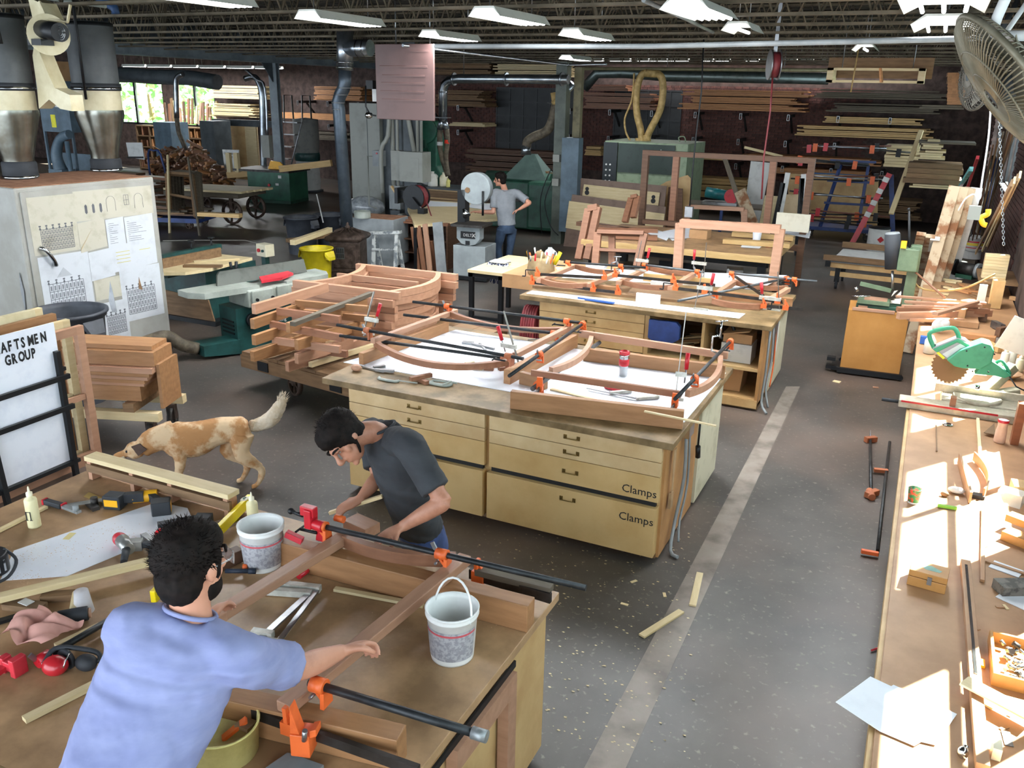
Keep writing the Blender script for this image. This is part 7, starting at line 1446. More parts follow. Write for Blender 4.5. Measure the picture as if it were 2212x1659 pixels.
for i,(px,py,w_,d_,h_,m_,rz_,nm,lb,ct) in enumerate((
    (2160,1165,.13,.09,.05,bxm,-.5,'wooden_box','small orange wooden box, lower of the two at the right edge','box'),
    (2170,1125,.13,.07,.04,bxm,-.5,'wooden_box','small orange wooden box tilted on the lower one','box'),
    (2185,1080,.09,.12,.09,ply,.1,'wooden_box','plywood box at the right edge above the small boxes','box'),
    (2150,1085,.13,.1,.08,clearp,-.3,'clear_tub','clear plastic tub lying by the plywood box','tub'),
    (2128,1215,.2,.02,.01,hb,-.3,'offcut','thin offcut near the printed sheets','offcut'),
    (2150,1290,.16,.12,.004,paper,-.5,'printed_sheet','printed grey sheet under the plastic bag','paper'),
    (2135,1225,.14,.09,.004,paper,-.35,'printed_sheet','white folded sheets at the right edge','paper'),
    (2165,1290,.18,.09,.05,mat('bag_grey','#77746c','#4c4a45',.3,kind='spots',sc_=20),.5,'parts_bag','plastic bag of grey parts at the right edge','bag'),
    (2110,1440,.03,.05,.012,yel2,0,'yellow_handle','small yellow handle beside the tray','handle'),
    (2112,1500,.05,.05,.002,grey,0,'grey_card','small grey card below the plywood strip','card'),
    (2170,1610,.03,.08,.004,steel,.1,'steel_plate','grey steel plate at the lower right corner','plate'),
    (2140,1640,.03,.06,.05,cream,0,'candle_holder','cream block at the lower right corner','block'))):
    S(nm,B_(0,w_,0,d_,0,h_),m_,lb,ct,on(px,py,RZ+(.05 if 'tilted' in lb else .001)),rz_)
S('chrome_tool',MB().cyl((0,0,0),(.01,.03,.03),.012).ell((0,0,.02),(.02,.02,.025),10,6),chrome,'shiny metal fitting at the foot of the rail','fitting',on(2078,1635)); 
for i in range(9): S('wood_shaving',B_(0,.04,0,.014,0,.004),pale if i % 2 else hb,'flat wood scrap lying on the right bench by the rail','scrap',on(random.uniform(2100,2190),random.uniform(1180,1600)),random.uniform(0,3),'scraps on the right bench')
c = on(2158,955); t = T('plastic_jar','tall cream bottle with red-rimmed lid at the right edge','bottle',c); P('body',MB().lathe([(.001,0),(.034,0),(.038,.01),(.036,.08),(.03,.12),(.033,.15)],n=26),mat('jar_pink','#dcb8a0','#c9a288',.35),t); P('red_rim',MB().lathe([(.036,.15),(.037,.165),(.034,.168)],n=26),red,t); P('lid',MB().lathe([(.035,.165),(.001,.17)],n=26),whitep,t)
S('wood_upright',B_(0,.05,0,.08,0,.3),mat('redwood','#8c5130','#713f24',.4,kind='wood',sc_=5),'reddish wooden upright box side at the right edge by the bottle','board',on(2182,960)); flatr('leather_flap','brown flat wedge lying left of the upright','board',[(2125,935),(2148,915),(2150,940)],RZ+.02,.004,brownw)
o = gz(2110,870,RZ); KK = (o-V((0,0,CH))).dot(cf)
so = V((.60,7.25,RZ)); q = lambda px,py,dy=0: gy(px,py,so.y+dy)-so
t = T('mitre_saw','green compound mitre saw with circular blade on the right bench','saw',so); mg = mat('hitachi_green','#3f9a72','#2f8560',.4)
P('base_bed',MB().box(q(1940,870).x,q(2195,870).x,-.35,-.2,.0,.06).box(-.25,.35,-.2,.2,0,.07),mat('cast_cream','#c0b6a2','#9c917d',.5,.3,kind='worn',sc_=8),t,bev=.006)
P('red_scale',MB().box(q(1945,870).x,q(2150,870).x,-.352,-.35,.045,.06),red,t); P('front_handle',MB().cyl(q(1905,862,-.3),q(1945,868,-.3),.014),rubber,t)
P('turntable',MB().cyl((0,-.05,.06),(0,-.05,.085),.17,n=30),_m['cast_cream'],t); P('fence',MB().box(-.3,.35,.0,.03,.07,.13),_m['cast_cream'],t); P('arm',MB().bar(q(2125,850,.1),q(2190,790,.25),.08,.07).bar(q(2100,860,.05),q(2200,845,.15),.09,.06),_m['cast_cream'],t,bev=.008)
c1 = q(2052,790,-.02); n_ = V((.25,-1,.12)).normalized()
bl = MB(); a_ = n_.orthogonal().normalized(); b_2 = n_.cross(a_); rs = []
ring = []
for k in range(56): rr = .126 if k % 2 else .142; ring.append(c1+(a_*cos(2*pi*k/56)+b_2*sin(2*pi*k/56))*rr)
bl.prism(ring,n_*.003); P('saw_blade',bl,mat('blade_brown','#a07a58','#80603f',.4,.5),t,label='brown-tinted toothed circular blade')
def pan(pxs,dy,th,m_,nm,lab=None,bev=.008): P(nm,MB().prism([q(*p,dy) for p in pxs],(0,th,0)),m_,t,label=lab,bev=bev)
pan([(2014,752),(2068,730),(2085,735),(2098,748),(2062,780),(2040,775),(2025,768)],-.08,.1,mat('guard_grey','#a9a4a6','#8f8b8d',.5),'upper_guard','grey label plate of the guard',.003)
pan([(2045,778),(2075,757),(2122,740),(2140,745),(2148,760),(2142,785),(2118,798),(2080,796),(2062,792)],-.14,.16,mg,'motor_cover','green motor housing')
pan([(2014,755),(2070,732),(2094,744),(2100,750),(2090,752),(2068,740),(2024,762)],-.09,.12,mg,'guard_rim')
pan([(2118,795),(2142,780),(2158,790),(2185,812),(2170,817),(2150,812),(2105,808)],-.1,.1,mg,'rear_handle',None,.004)
P('d_handle',MB().tube([q(2018,752,-.06),q(2008,728,-.06),q(2014,716,-.06),q(2055,708,-.06),q(2068,718,-.06),q(2072,735,-.06)],.0165,10,smooth_path=4),mg,t,label='green D-shaped handle'); P('trigger_handle',MB().tube([q(2150,785,-.06),q(2165,780,-.06),q(2182,808,-.06)],.012,8,smooth_path=4),mg,t)
for px,py in ((2020,745),(2088,758),(2127,750),(2148,765),(2090,790),(2101,802),(2135,803)): p = q(px,py,-.145); P('screw',MB().cyl(p,p+V((0,-.006,0)),.006,n=8),ink,t)
P('warning_label',MB().prism([q(2035,765,-.085),q(2075,742,-.085),q(2088,750,-.085),q(2050,775,-.085)],(0,-.002,0)),whitep,t); P('label_stripe',MB().prism([q(2022,762,-.086),q(2028,760,-.086),q(2042,773,-.086),q(2037,776,-.086)],(0,-.003,0)),mat('label_yellow','#e3dc35'),t)
P('pivot_bolt',MB().cyl(q(2106,836,-.1),q(2116,838,-.1),.02,n=14),chrome,t); P('cord',MB().tube([q(2180,812,-.02),q(2195,835,0),q(2215,845,0)],.006,6),rubber,t); P('clamp_block',MB().box(*[v for p in [q(2058,870,-.3)] for v in (p.x-.02,p.x+.02,p.y-.03,p.y+.03,.05,.13)]),mahog,t)
def at7(px,py,y): return gy(px,py,y)
slab('white_sheet_board','large white tilted board at the right edge behind the saw','board',[at7(2148,748,8.3),at7(2215,770,8.3),at7(2215,690,8.3),at7(2192,682,8.3)],.01,whitep)
for i,(px,py,m_,lb) in enumerate(((2168,775,_m['jug_white'],'clear white bottle left of the others behind the saw'),(2184,772,_m['jug_white'],'second clear bottle behind the saw'),(2200,790,cream,'cream bottle with red collar behind the saw'))): gbottle(lb,gz(px,py+12,RZ),.16,.035,m_)
S('bowl',MB().lathe([(.001,0),(.05,0),(.1,.04),(.095,.04),(.045,.005),(.001,.005)],n=26),hb,'brown shallow dish under the bottles behind the saw','bowl',on(2180,815)); 
t = T('rag_bundle','white bundle of rags and paper by the blue box','rag',on(2025,718)); P('crumple',MB().ell((0,0,.07),(.07,.05,.07),9,7).ell((.05,0,.1),(.05,.04,.05),8,6),whitep,t)
S('blue_box',B_(0,.12,0,.06,0,.07),lblue,'bright blue small box behind the saw handle','box',on(1986,742)); S('white_jug_right',MB().lathe([(.001,0),(.05,0),(.05,.12),(.02,.17),(.001,.17)],n=18),_m['jug_white'],'white jug standing left of the saw guard','jug',on(2006,762))
for i,(px,py,w_,d_,h_,m_,rz_,nm,lb,ct) in enumerate((
    (2020,690,.28,.2,.15,card,-.2,'cardboard_box','open cardboard box behind the white rags','box'),
    (2085,690,.2,.15,.1,mahogd,-.1,'dark_drawer','dark red-brown drawer box behind the saw','box'),
    (2075,730,.3,.1,.05,orangew,-.15,'shallow_crate','shallow orange-wood crate behind the motor of the saw','crate'),
    (2160,590,.16,.2,.2,card,0,'cardboard_box','tall brown cardboard box with print at the right edge','box'),
    (2180,545,.2,.15,.22,whitep,0,'white_carton','white sunlit carton at the right edge above the brown box','box'),
    (2135,665,.12,.2,.32,ply,0,'plywood_bin','plywood cabinet side with print at the right edge','box'),
    (2110,655,.08,.05,.22,whitep,.1,'white_cards','white cards with black drawings pinned by the plywood cabinet','card'))):
    S(nm,B_(0,w_,0,d_,0,h_),m_,lb,ct,on(px,py),rz_)
for i in range(8): S('bundle_block',B_(0,.26,0,.1,0,.035),pale,'pale block in the stack of moulding ends at the right edge','block',gz(2120,600,RZ+.2)+V((0,0,.037*i)),.05,'moulding ends at the right edge')
S('bench_shelf',B_(0,.5,0,.9,-.03,0),brownw,'small raised shelf at the right wall under the moulding ends','shelf',gz(2115,606,RZ+.2)); S('shelf_leg',B_(0,.05,0,.05,0,.17),brownw,'short leg of the raised wall shelf','leg',(gz(2115,606,RZ+.2).x+.1,gz(2115,606,RZ+.2).y+.1,RZ+.001))
c = on(2085,600); t = T('bench_grinder','dark bench grinder with grey wheel at the far end of the wall bench','grinder',c,-.5); P('motor',MB().cyl((-.1,0,.12),(.12,0,.12),.08,n=20),castiron,t); P('wheel',MB().cyl((.13,0,.12),(.17,0,.12),.1,n=26),grey,t); P('guard',MB().cyl((-.17,0,.12),(-.13,0,.12),.11,n=26).cyl((.175,0,.12),(.185,0,.12),.05,n=16),black,t); P('foot',MB().box(-.1,.12,-.08,.08,0,.05),green,t)
t = T('shovel_handle','black D-grip shovel standing at the far end of the wall bench','shovel',gz(2055,580,RZ)); P('shaft',MB().cyl((0,0,0),(.09,0,.42),.014),black,t); P('grip',MB().tube([(.09,0,.42),(.04,0,.5),(.06,0,.56),(.16,0,.55),(.17,0,.49),(.09,0,.42)],.011,6),black,t); P('blade',MB().box(-.25,.02,-.1,.02,0,.03),black,t)
for i in range(10):
    px,py = random.uniform(2020,2110),random.uniform(605,640); S('scrap_wood',B_(0,random.uniform(.12,.35),0,.05,0,.02),(pale,orangew,brownw)[i % 3],'loose wood scrap on the far part of the wall bench','scrap',on(px,py),random.uniform(-1.2,.3),'wood scraps on the far wall bench')
for i in range(10):
    px,py = random.uniform(2090,2200),random.uniform(640,760); S('clutter_piece',B_(0,random.uniform(.08,.22),0,.05,0,random.uniform(.03,.12)),(brownw,mahogd,ply,steel,card)[i % 5],'piece of clutter on the wall bench near the sun-lit strips','scrap',on(px,py),random.uniform(-1.2,1.2),'clutter pieces on the wall bench')
t = T('conveyor_hose','thin brown hose drooping from the mortiser across the bench','hose',gy(1968,590,10.9)); o2 = t.location.copy(); P('hose',MB().tube([V((0,0,0)),gy(1985,620,10.9)-o2,gy(2030,628,10.8)-o2,gy(2090,620,10.7)-o2,gy(2150,592,10.7)-o2],.011,6,smooth_path=5),hosey,t); P('rod',MB().cyl(gy(1966,578,10.9)-o2,gy(2040,642,10.4)-o2,.012),mahog,t)
for i,(a,b,m_,z,h) in enumerate((((1935,640),(2130,655),mahogl,1.06,.02),((1955,652),(2120,660),mahogl,1.08,.025),((1938,668),(2135,672),mahog,1.02,.05),((1950,662),(2110,664),mahogl,1.05,.03),((1940,682),(2140,676),mahogl,.99,.07),((2020,678),(2110,652),mahogl,1.12,.03),((1962,690),(2080,692),mahogl,.95,.03))):
    beam('moulding',gz(*a,z),gz(*b,z),.06,h,m_,['topmost thin','second','third broad','fourth short','lowest thick','crossing diagonal','last projecting'][i]+' pinkish moulding in the sunlit bundle over the orange cabinet','moulding')
S('support_crate',B_(0,.5,0,.5,0,.06),hb,'low board pile carrying the sunlit moulding bundle','board',(.2,9.9,.9))
c0 = gz(1820,806,0); c1_ = gz(1938,822,0)
t = T('machine_stand','orange plywood stand on a black mobile base in the aisle','stand',(-.62,10.62,0),.05); P('case',MB().box(0,.66,0,.55,.06,.79),mat('orange_ply','#c18a48','#b07a3a',.45,kind='worn',sc_=2),t,bev=.004); P('mobile_base',MB().box(-.03,.69,-.04,.0,.02,.08).box(-.1,0,.0,.3,.03,.07),black,t); P('pedal',MB().box(-.16,-.04,0,.1,.04,.08).box(-.16,-.06,0,.1,.14,.18),black,t); P('red_strip',MB().box(.04,.5,-.01,.04,.79,.82).box(.1,.6,.1,.15,.79,.83),mahogl,t)
for x,y in ((.0,0),(.68,.02),(.0,.5)): wheel(t,(x,y,.03),(0,1,0),.03,.03,rubber,spoke=False)
so = V((-.25,10.85,.8)); q = lambda px,py,dy=0: gy(px,py,so.y+dy)-so
t = T('mortiser','green mortising machine with a tall black motor on the orange stand','machine',so)
P('motor',MB().cyl(q(1928,580),q(1928,505),.085,n=26),rubber,t,label='black cylindrical motor'); P('motor_cap',MB().cyl(q(1928,506),q(1928,502),.085,.07,n=26),grey,t); P('column',MB().box(*[v for p in [q(1962,640)] for v in (p.x-.06,p.x+.06,p.y,p.y+.14,-.02,q(1962,530).z)]),mgreen,t,bev=.01); P('head',MB().box(*[v for v in (q(1940,560).x,q(1985,560).x,-.08,.1,q(1960,585).z,q(1960,535).z)]),mgreen,t,bev=.015)
P('feed_lever',MB().cyl(q(1964,570),q(1964,455),.012).ell(q(1963,452),.018,8,6),black,t); P('yellow_switch',MB().box(*[v for p in [q(1950,530,-.1)] for v in (p.x-.02,p.x+.04,p.y-.03,p.y+.03,p.z-.03,p.z+.05)]),yel2,t); P('table',MB().box(q(1855,640).x,q(1925,640).x,-.15,.1,.06,.1),mgreen,t); P('red_pad',MB().box(q(1870,630).x,q(1920,630).x,-.1,.08,.1,.11),mahogl,t); P('fence',MB().bar(q(1858,612),q(1925,628),.02,.05),mgreen,t); P('handwheel',MB().cyl(q(1848,620,-.1),q(1852,630,-.1),.02).cyl(q(1840,640,-.1),q(1880,640,-.1),.01),chrome,t); P('base',MB().box(q(1850,660).x,q(1960,660).x,-.12,.12,.0,.05),green,t,bev=.01)
P('chisel',MB().cyl(q(1928,585),q(1928,625),.015),steel,t)
t = T('floor_clamp','pipe clamp with rusty orange jaws on the floor, left one by the right bench','clamp',gz(1880,1070,.03)); o2 = t.location.copy(); q = lambda px,py,z=.03: gz(px,py,z)-o2
P('pipe',MB().cyl(q(1882,1068),q(1880,945),.013),pipeb,t); P('jaw',MB().cyl(q(1884,1075),q(1878,1060),.03).bar(q(1872,1070),q(1895,1062),.05,.05),mat('rust_orange','#a8623f'),t,bev=.004); P('jaw',MB().bar(q(1870,950),q(1892,948),.05,.05),_m['rust_orange'],t); P('screw',MB().cyl(q(1880,945),q(1880,930),.006),steel,t)
t = T('floor_clamp','long pipe clamp with orange jaws on the floor under the bench edge','clamp',gz(1895,1190,.03)); o2 = t.location.copy(); q = lambda px,py,z=.03: gz(px,py,z)-o2
P('pipe',MB().cyl(q(1896,1190),q(1922,955),.013),pipeb,t); P('jaw',MB().bar(q(1860,1190),q(1898,1197),.03,.03),orange,t,bev=.004); P('jaw',MB().bar(q(1888,1015),q(1918,1018),.04,.03),_m['rust_orange'],t)
S('wood_chip',B_(0,.08,0,.07,0,.008),pale,'small wood square at the foot of the orange stand','chip',gz(1798,825,.001),-.2); S('wood_chip',B_(0,.06,0,.03,0,.01),mahogl,'pinkish wood chip right of the small wood square','chip',gz(1886,838,.001),.2)
S('fallen_screw',MB().cyl((0,0,.01),(.08,.1,.01),.006).bar((.08,.1,.01),(.12,.14,.01),.02,.02),redp,'small red-handled tool on the floor in the bench shade','tool',gz(1882,1408,.001))
# =============== LEFT BACKGROUND ===============
col = gy(597,340,19.7)
t = T('grey_column','pale grey steel column under the girder at the left','column',(-17.5,20.75,0)); P('flange',MB().box(-.12,.12,-.02,.02,0,3.78).box(-.02,.02,-.14,.14,0,3.78).box(-.14,.14,-.16,-.13,0,3.78),beamgrey,t); P('gusset',MB().prism([(-.0,-.1,3.78),(0,-.6,3.78),(0,-.1,3.2)],(.03,0,0)),dgrey,t)
c = gz(578,438,0); t = T('green_saw','green cabinet saw with long timber outfeed in the left background','machine',(c.x,c.y,0),.15); sg = mat('saw_green','#2f6650')
P('cabinet',MB().box(-.6,.75,0,1,.08,.86),sg,t,bev=.01); P('foot',MB().box(-.6,.75,.0,1,0,.08),green,t); P('red_button',MB().cyl((.1,0,.5),(.1,-.03,.5),.04),red,t); P('table',MB().box(-1.0,.8,-.1,1.1,.86,.92),castiron,t); P('blade_guard',MB().prism([(-.1,.3,.92),(.5,.3,.92),(.3,.3,1.12),(.0,.3,1.15)],(0,.05,0)),yel2,t); P('label_sticker',MB().box(.4,.5,-.006,0,.7,.78).box(.3,.4,-.006,0,.5,.56),whitep,t)
for a,b,lb in (((492,378),(580,372),'orange timber beam reaching left from the green saw'),((605,365),(716,352),'orange timber beam reaching right from the green saw')): beam('timber',gy(*a,19.2),gy(*b,19.6),.15,.17,pine,lb,'timber')
for px,lb in ((497,'left'),(514,'right')): beam('upright_post',gy(px,372,19.2),gy(px-4,330,19.2),.14,.1,pale,lb+' upright post standing on the saw outfeed','post',up=(0,1,0))
c = gz(655,415,0); t = T('bag_collector','two-drum bag dust collector with white bag behind the green saw','dust collector',c+V((0,.3,0))); P('lower_bag',MB().lathe([(.36,.05),(.38,.3),(.36,.85),(.36,.95)],n=22),whitep,t); P('ring',MB().lathe([(.38,.95),(.4,1.0),(.4,1.15),(.38,1.2)],n=22),teal,t); P('upper_bag',MB().lathe([(.38,1.2),(.4,1.7),(.39,2.2),(.001,2.25)],n=22),mat('bag_grey2','#7c7b77','#69686a',.8),t); P('base',MB().cyl((0,0,0),(0,0,.06),.45),dgrey,t)
c = gz(628,385,0); c = gy(618,380,21.5); t = T('rolling_ladder','grey steel step ladder behind the column','ladder',(c.x,21.5,0))
for s_ in (-.35,.35): P('rail',MB().tube([(s_,-.6,0),(s_,.5,2.2),(s_,.55,2.9),(s_+.02,.9,2.9),(s_,1.0,0)],.025,6),steel,t)
for k in range(6): P('step',MB().box(-.35,.35,-.6+.17*k,-.4+.17*k,.35+.35*k,.38+.35*k),steel,t)
def lpipe(label,pts,r,m,y,sm=4): return pipe('drop_duct',label,'duct',[gy(*p,y) for p in pts],r,m,sm,12)
lpipe('galvanised drop duct curving down left of the column',[(530,170),(548,166),(560,180),(566,210),(568,290),(570,372)],.09,galv,20.5); lpipe('galvanised drop duct before the foliage windows',[(395,160),(385,165),(380,180),(382,255)],.08,galv,21); lpipe('dark hose under the window drop duct',[(382,255),(386,285),(394,305),(402,325)],.07,hose,21); lpipe('large dark round duct high under the left girder',[(262,160),(330,166),(410,168),(470,178)],.24,dgrey,22,0); lpipe('pale conduit bending down beside the column',[(530,150),(555,172),(572,190),(578,300)],.035,galv,19.9)
c = gy(582,312,19.6); S('switch_box',B_(0,.28,0,.15,-.35,.25),panelgrey,'grey switch box on the column above the green saw','switch',c-V((.12,.2,0)))
beam('orange_hose',gy(606,210,21),gy(612,300,21),.03,.03,orange,'orange cord hanging beside the step ladder','cord',up=(0,1,0))
random.seed(21); pc = gz(475,420,0); pc = V((-19.2,19.6,0)); bmesh_ = {}
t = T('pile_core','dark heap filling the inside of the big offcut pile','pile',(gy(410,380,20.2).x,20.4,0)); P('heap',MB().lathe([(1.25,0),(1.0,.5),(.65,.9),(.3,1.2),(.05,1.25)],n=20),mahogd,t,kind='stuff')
for i in range(300):
    px = random.uniform(345,508); top = 318+max(0,abs(px-405)-35)*.95; py = random.uniform(top,412); y = 19.5+.9*(1-(py-top)/(420-top))*.5+random.uniform(-.15,.1)
    p = gy(px,py,y)
    if p.z < .05: continue
    k = i % 5
    if k not in bmesh_: bmesh_[k] = MB().box(0,.22+.08*k,-.04,.04,-.025,.025).mesh('offcut',(mahog,brownw,mahogd,orangew,mahogl)[k])
    o = P('offcut',bmesh_[k],mahog,None,'brown wood offcut in the huge heap in the left background',loc=p,rot=(random.uniform(0,3),random.uniform(-.5,.5),random.uniform(-2.2,-.8))); o['category'] = 'offcut'; o['group'] = 'offcuts in the big heap'
def flatcart(label,c,L,W,rz,m,wr=.17,h=.5):
    t = T('flat_cart',label,'cart',c,rz); P('deck',MB().box(0,L,0,W,h-.1,h),m,t)
    for x,y in ((.25,.1),(L-.25,.1),(.25,W-.1),(L-.25,W-.1)): wheel(t,(x,y,wr),(.1,1,0),wr,.06,rust); P('fork',MB().box(x-.04,x+.04,y-.04,y+.04,wr,h-.1),rust,t)
    return t
c = gz(440,482,0); flatcart('old dark wooden baggage cart with spoked iron wheels',(c.x-1.0,c.y-.2,0),2.0,1.3,.2,greyw,.28,.72)
for i in range(5): S('cart_board',B_(0,2.1,0,.22,0,.05),pale,'pale board lying on the old baggage cart','board',(c.x-1.1,c.y-.1+.24*i,.725),.2,'boards on the baggage cart')
c = gz(355,498,0); flatcart('low blue steel dolly loaded with brown scrap strips',(c.x-1.2,c.y-.2,0),1.9,1.0,.35,blue,.09,.25)
for i in range(26): S('scrap_strip',B_(0,random.uniform(.9,1.7),0,.09,0,.04),(brownw,greyw,mahogd)[i % 3],'brown scrap strip heaped on the low blue dolly','strip',(c.x-1.3+random.uniform(0,.3),c.y-.1+.035*i,.255+.3*(1-abs(i-13)/13)*random.random()),(0,random.uniform(-.05,.08),.35+random.uniform(-.15,.15)),'scrap strips on the blue dolly')
for i in range(5): leaning_frame('door_frame',['front','second','third','fourth','rearmost'][i]+' old brown panelled frame leaning in the group beside the baggage cart',[(366+7*i,452+3*i),(362+7*i,375-1*i),(414+4*i,378-1*i),(424+3*i,468+1*i)],.06,greyw if i else brownw,14.4+.12*i,14.8+.12*i,.42)
for i,(a,b,m_) in enumerate((((365,445),(362,335),pale),((424,460),(406,340),greyw))): beam('tall_batten',gy(*a,14.3),gy(*b,14.9),.05,.03,m_,('left','right')[i]+' tall batten leaning on the old panelled frames','strip',up=(0,1,0))
for i in range(16):
    r = i//4; c_ = i % 4; z = .25+.11*r+.02*c_; a = gz(250+5*c_,470-r*28-c_*4,.1); p = gy(262+4*c_,455-22*r-4*c_,15.5+.6*r); L = random.uniform(2.6,4.2)
    S('long_board',B_(0,L,0,.3,0,.07),(brownw,mahogd,mahog,greyw)[(i*7) % 4],'long brown board in the rows behind the papered cabinet','board',(p.x-2.2,p.y,max(.02,p.z)),-.05,'long boards behind the papered cabinet')
def bx(name,label,cat_,px0,px1,py0,py1,y,d,m,zb=None):
    a,b = gy(px0,py1,y),gy(px1,py0,y); z0 = a.z if zb is None else zb; return S(name,B_(0,b.x-a.x,0,d,0,b.z-z0),m,label,cat_,(a.x,y,z0))
t = T('offcut_shelves','wooden pigeonhole shelves packed with offcuts under the foliage windows','shelf',(gy(300,330,24.5).x,24.5,0)); wx = gy(470,330,24.5).x-gy(300,330,24.5).x
P('back',MB().box(0,wx,.5,.53,0,1.65),mahogd,t)
for k in range(7): P('upright',MB().box(wx*k/6-.03,wx*k/6+.03,0,.5,0,1.65),brownw,t)
for z in (.05,.45,.85,1.25,1.62): P('shelf',MB().box(0,wx,0,.5,z,z+.04),brownw,t)
for i in range(60): k = i % 6; S('short_board',B_(0,wx/6*.1,0,.4,0,random.uniform(.2,.34)),(mahog,orangew,brownw)[i % 3],'short board end in the pigeonhole shelves','board',(t.location.x+wx/6*k+.06+wx/6*.15*((i//6) % 5),24.52,(.1,.5,.9,1.3)[(i//30)+(i % 2)*2 if False else (i*5//11) % 4]),0,'board ends in the shelves')
bx('grey_machine','blue-grey steel machine casing before the shelves','machine',337,367,265,325,22.5,.8,bluegrey,.0); bx('grey_machine','dark grey machine casing right of the shelves','machine',437,460,262,330,22.6,.8,dgrey,0)
bx('ply_sheets','upright tan plywood sheets behind the sign in the left background','panel',480,530,272,330,24,.2,ply,0); bx('ply_sheets','narrow pale plywood sheet right of the tan sheets','panel',532,552,272,325,23.9,.1,pale,0)
bx('roll_door_header','dark steel door header bar behind the pile','beam',458,590,262,270,23.8,.15,dgrey)
for i in range(14): beam('standing_strip',gy(360+8*i,268,25),gy(352+8.5*i+random.uniform(-6,6),random.uniform(212,235),25.3),.1,.05,(mahogd,mahog,brownw,pale,mahogl)[i % 5],'strip standing upright in the shelf tops before the windows','strip',up=(0,1,0),group='strips before the windows')
g = lambda px,py,y=18.6: gy(px,py,y)
t = slab('white_board','white sign board on blue trestle in the left background','sign',[g(278,340),g(312,345),g(306,308),g(272,308)],.03,whitep); P('frame',MB().bar((0,-.03,0),g(310,340)-g(278,340),.05,.05),black,t)
t = slab('lettered_sign','small white sign with stencil lettering far in the background','sign',[g(487,380,20),g(512,380,20),g(516,324,20),g(480,323,20)],.03,whitep); e = g(483,333,19.98)-g(487,380,20); text('CRAFTSMEN',.085,ink,t,e,(pi/2,0,-.02),sx=.85); text('GROUP',.085,ink,t,e+V((.1,0,-.1)),(pi/2,0,-.02),sx=.85)
t = T('trestle','dark blue tube trestle left of the offcut heap','trestle',(gy(335,350,18.8).x,18.8,0)); P('loop',MB().tube([(-.25,0,0),(-.25,0,1.2),(0,0,1.3),(.25,0,1.2),(.4,.1,0)],.03,6,smooth_path=3),blue,t)
beam('low_timber',gz(430,462,.82),gz(520,466,.82),.15,.07,pine,'yellowish timber lying on the old baggage cart','timber')
S('orange_cans',MB().cyl((0,0,0),(0,0,.18),.09).cyl((.2,0,0),(.2,0,.18),.09),orange,'two small orange cans on the floor right of the green saw','can',gz(610,432,0))
lnm = mat('chalk_line','#9a968c',None,.6); m = MB(); pp = [gz(*p_,.003) for p_ in ((352,520),(430,519),(530,519),(560,527))]; m.tube(pp,.012,4)
P('floor_mark',m,lnm,fl,label='faint pale line on the far left floor')
# =============== PEOPLE ===============
skinm = mat('skin','#c48d74','#b07a62',.5,kind='plain',sc_=9); skin2 = mat('skin_warm','#b27d64','#9c6850',.5,kind='plain',sc_=9)
def HM(u,f):
    u = V(u).normalized(); f = V(f); f = (f-u*f.dot(u)).normalized(); r = f.cross(u); return Matrix((r,f,u)).transposed()
def hand(mb,w,d,n,k=1.0,curl=.6,side=1):
    w,d = V(w),V(d).normalized(); n = V(n); n = (n-d*n.dot(d)).normalized(); s_ = d.cross(n)*side; pa = w+d*.075*k
    mb.limb([w-d*.02,w+d*.02*k,w+d*.06*k,w+d*.095*k],[(.024*k,.02*k),(.034*k,.019*k),(.042*k,.018*k),(.038*k,.013*k)],s_,12)
    for i,L in enumerate((.07,.08,.075,.058)):
        b = w+d*.085*k+s_*(.03-.02*i)*k; pts = [b-d*.02*k,b]; a_ = 0; p = b
        for j,f in enumerate((.45,.32,.26)):
            a_ += curl*(.5,1,.8)[j]; p = p+(d*cos(a_)+n*sin(a_))*L*f*k; pts.append(p)
        mb.tube(pts,[.0095*k,.0095*k,.009*k,.0082*k,.007*k],8,smooth_path=2)
    b = w+d*.025*k+s_*.028*k; mb.tube([b-s_*.01,b+s_*.022*k+d*.02*k+n*.01*k,b+s_*.028*k+d*.045*k+n*.028*k,b+s_*.018*k+d*.065*k+n*.04*k],[.015*k,.013*k,.011*k,.008*k],8,smooth_path=2)
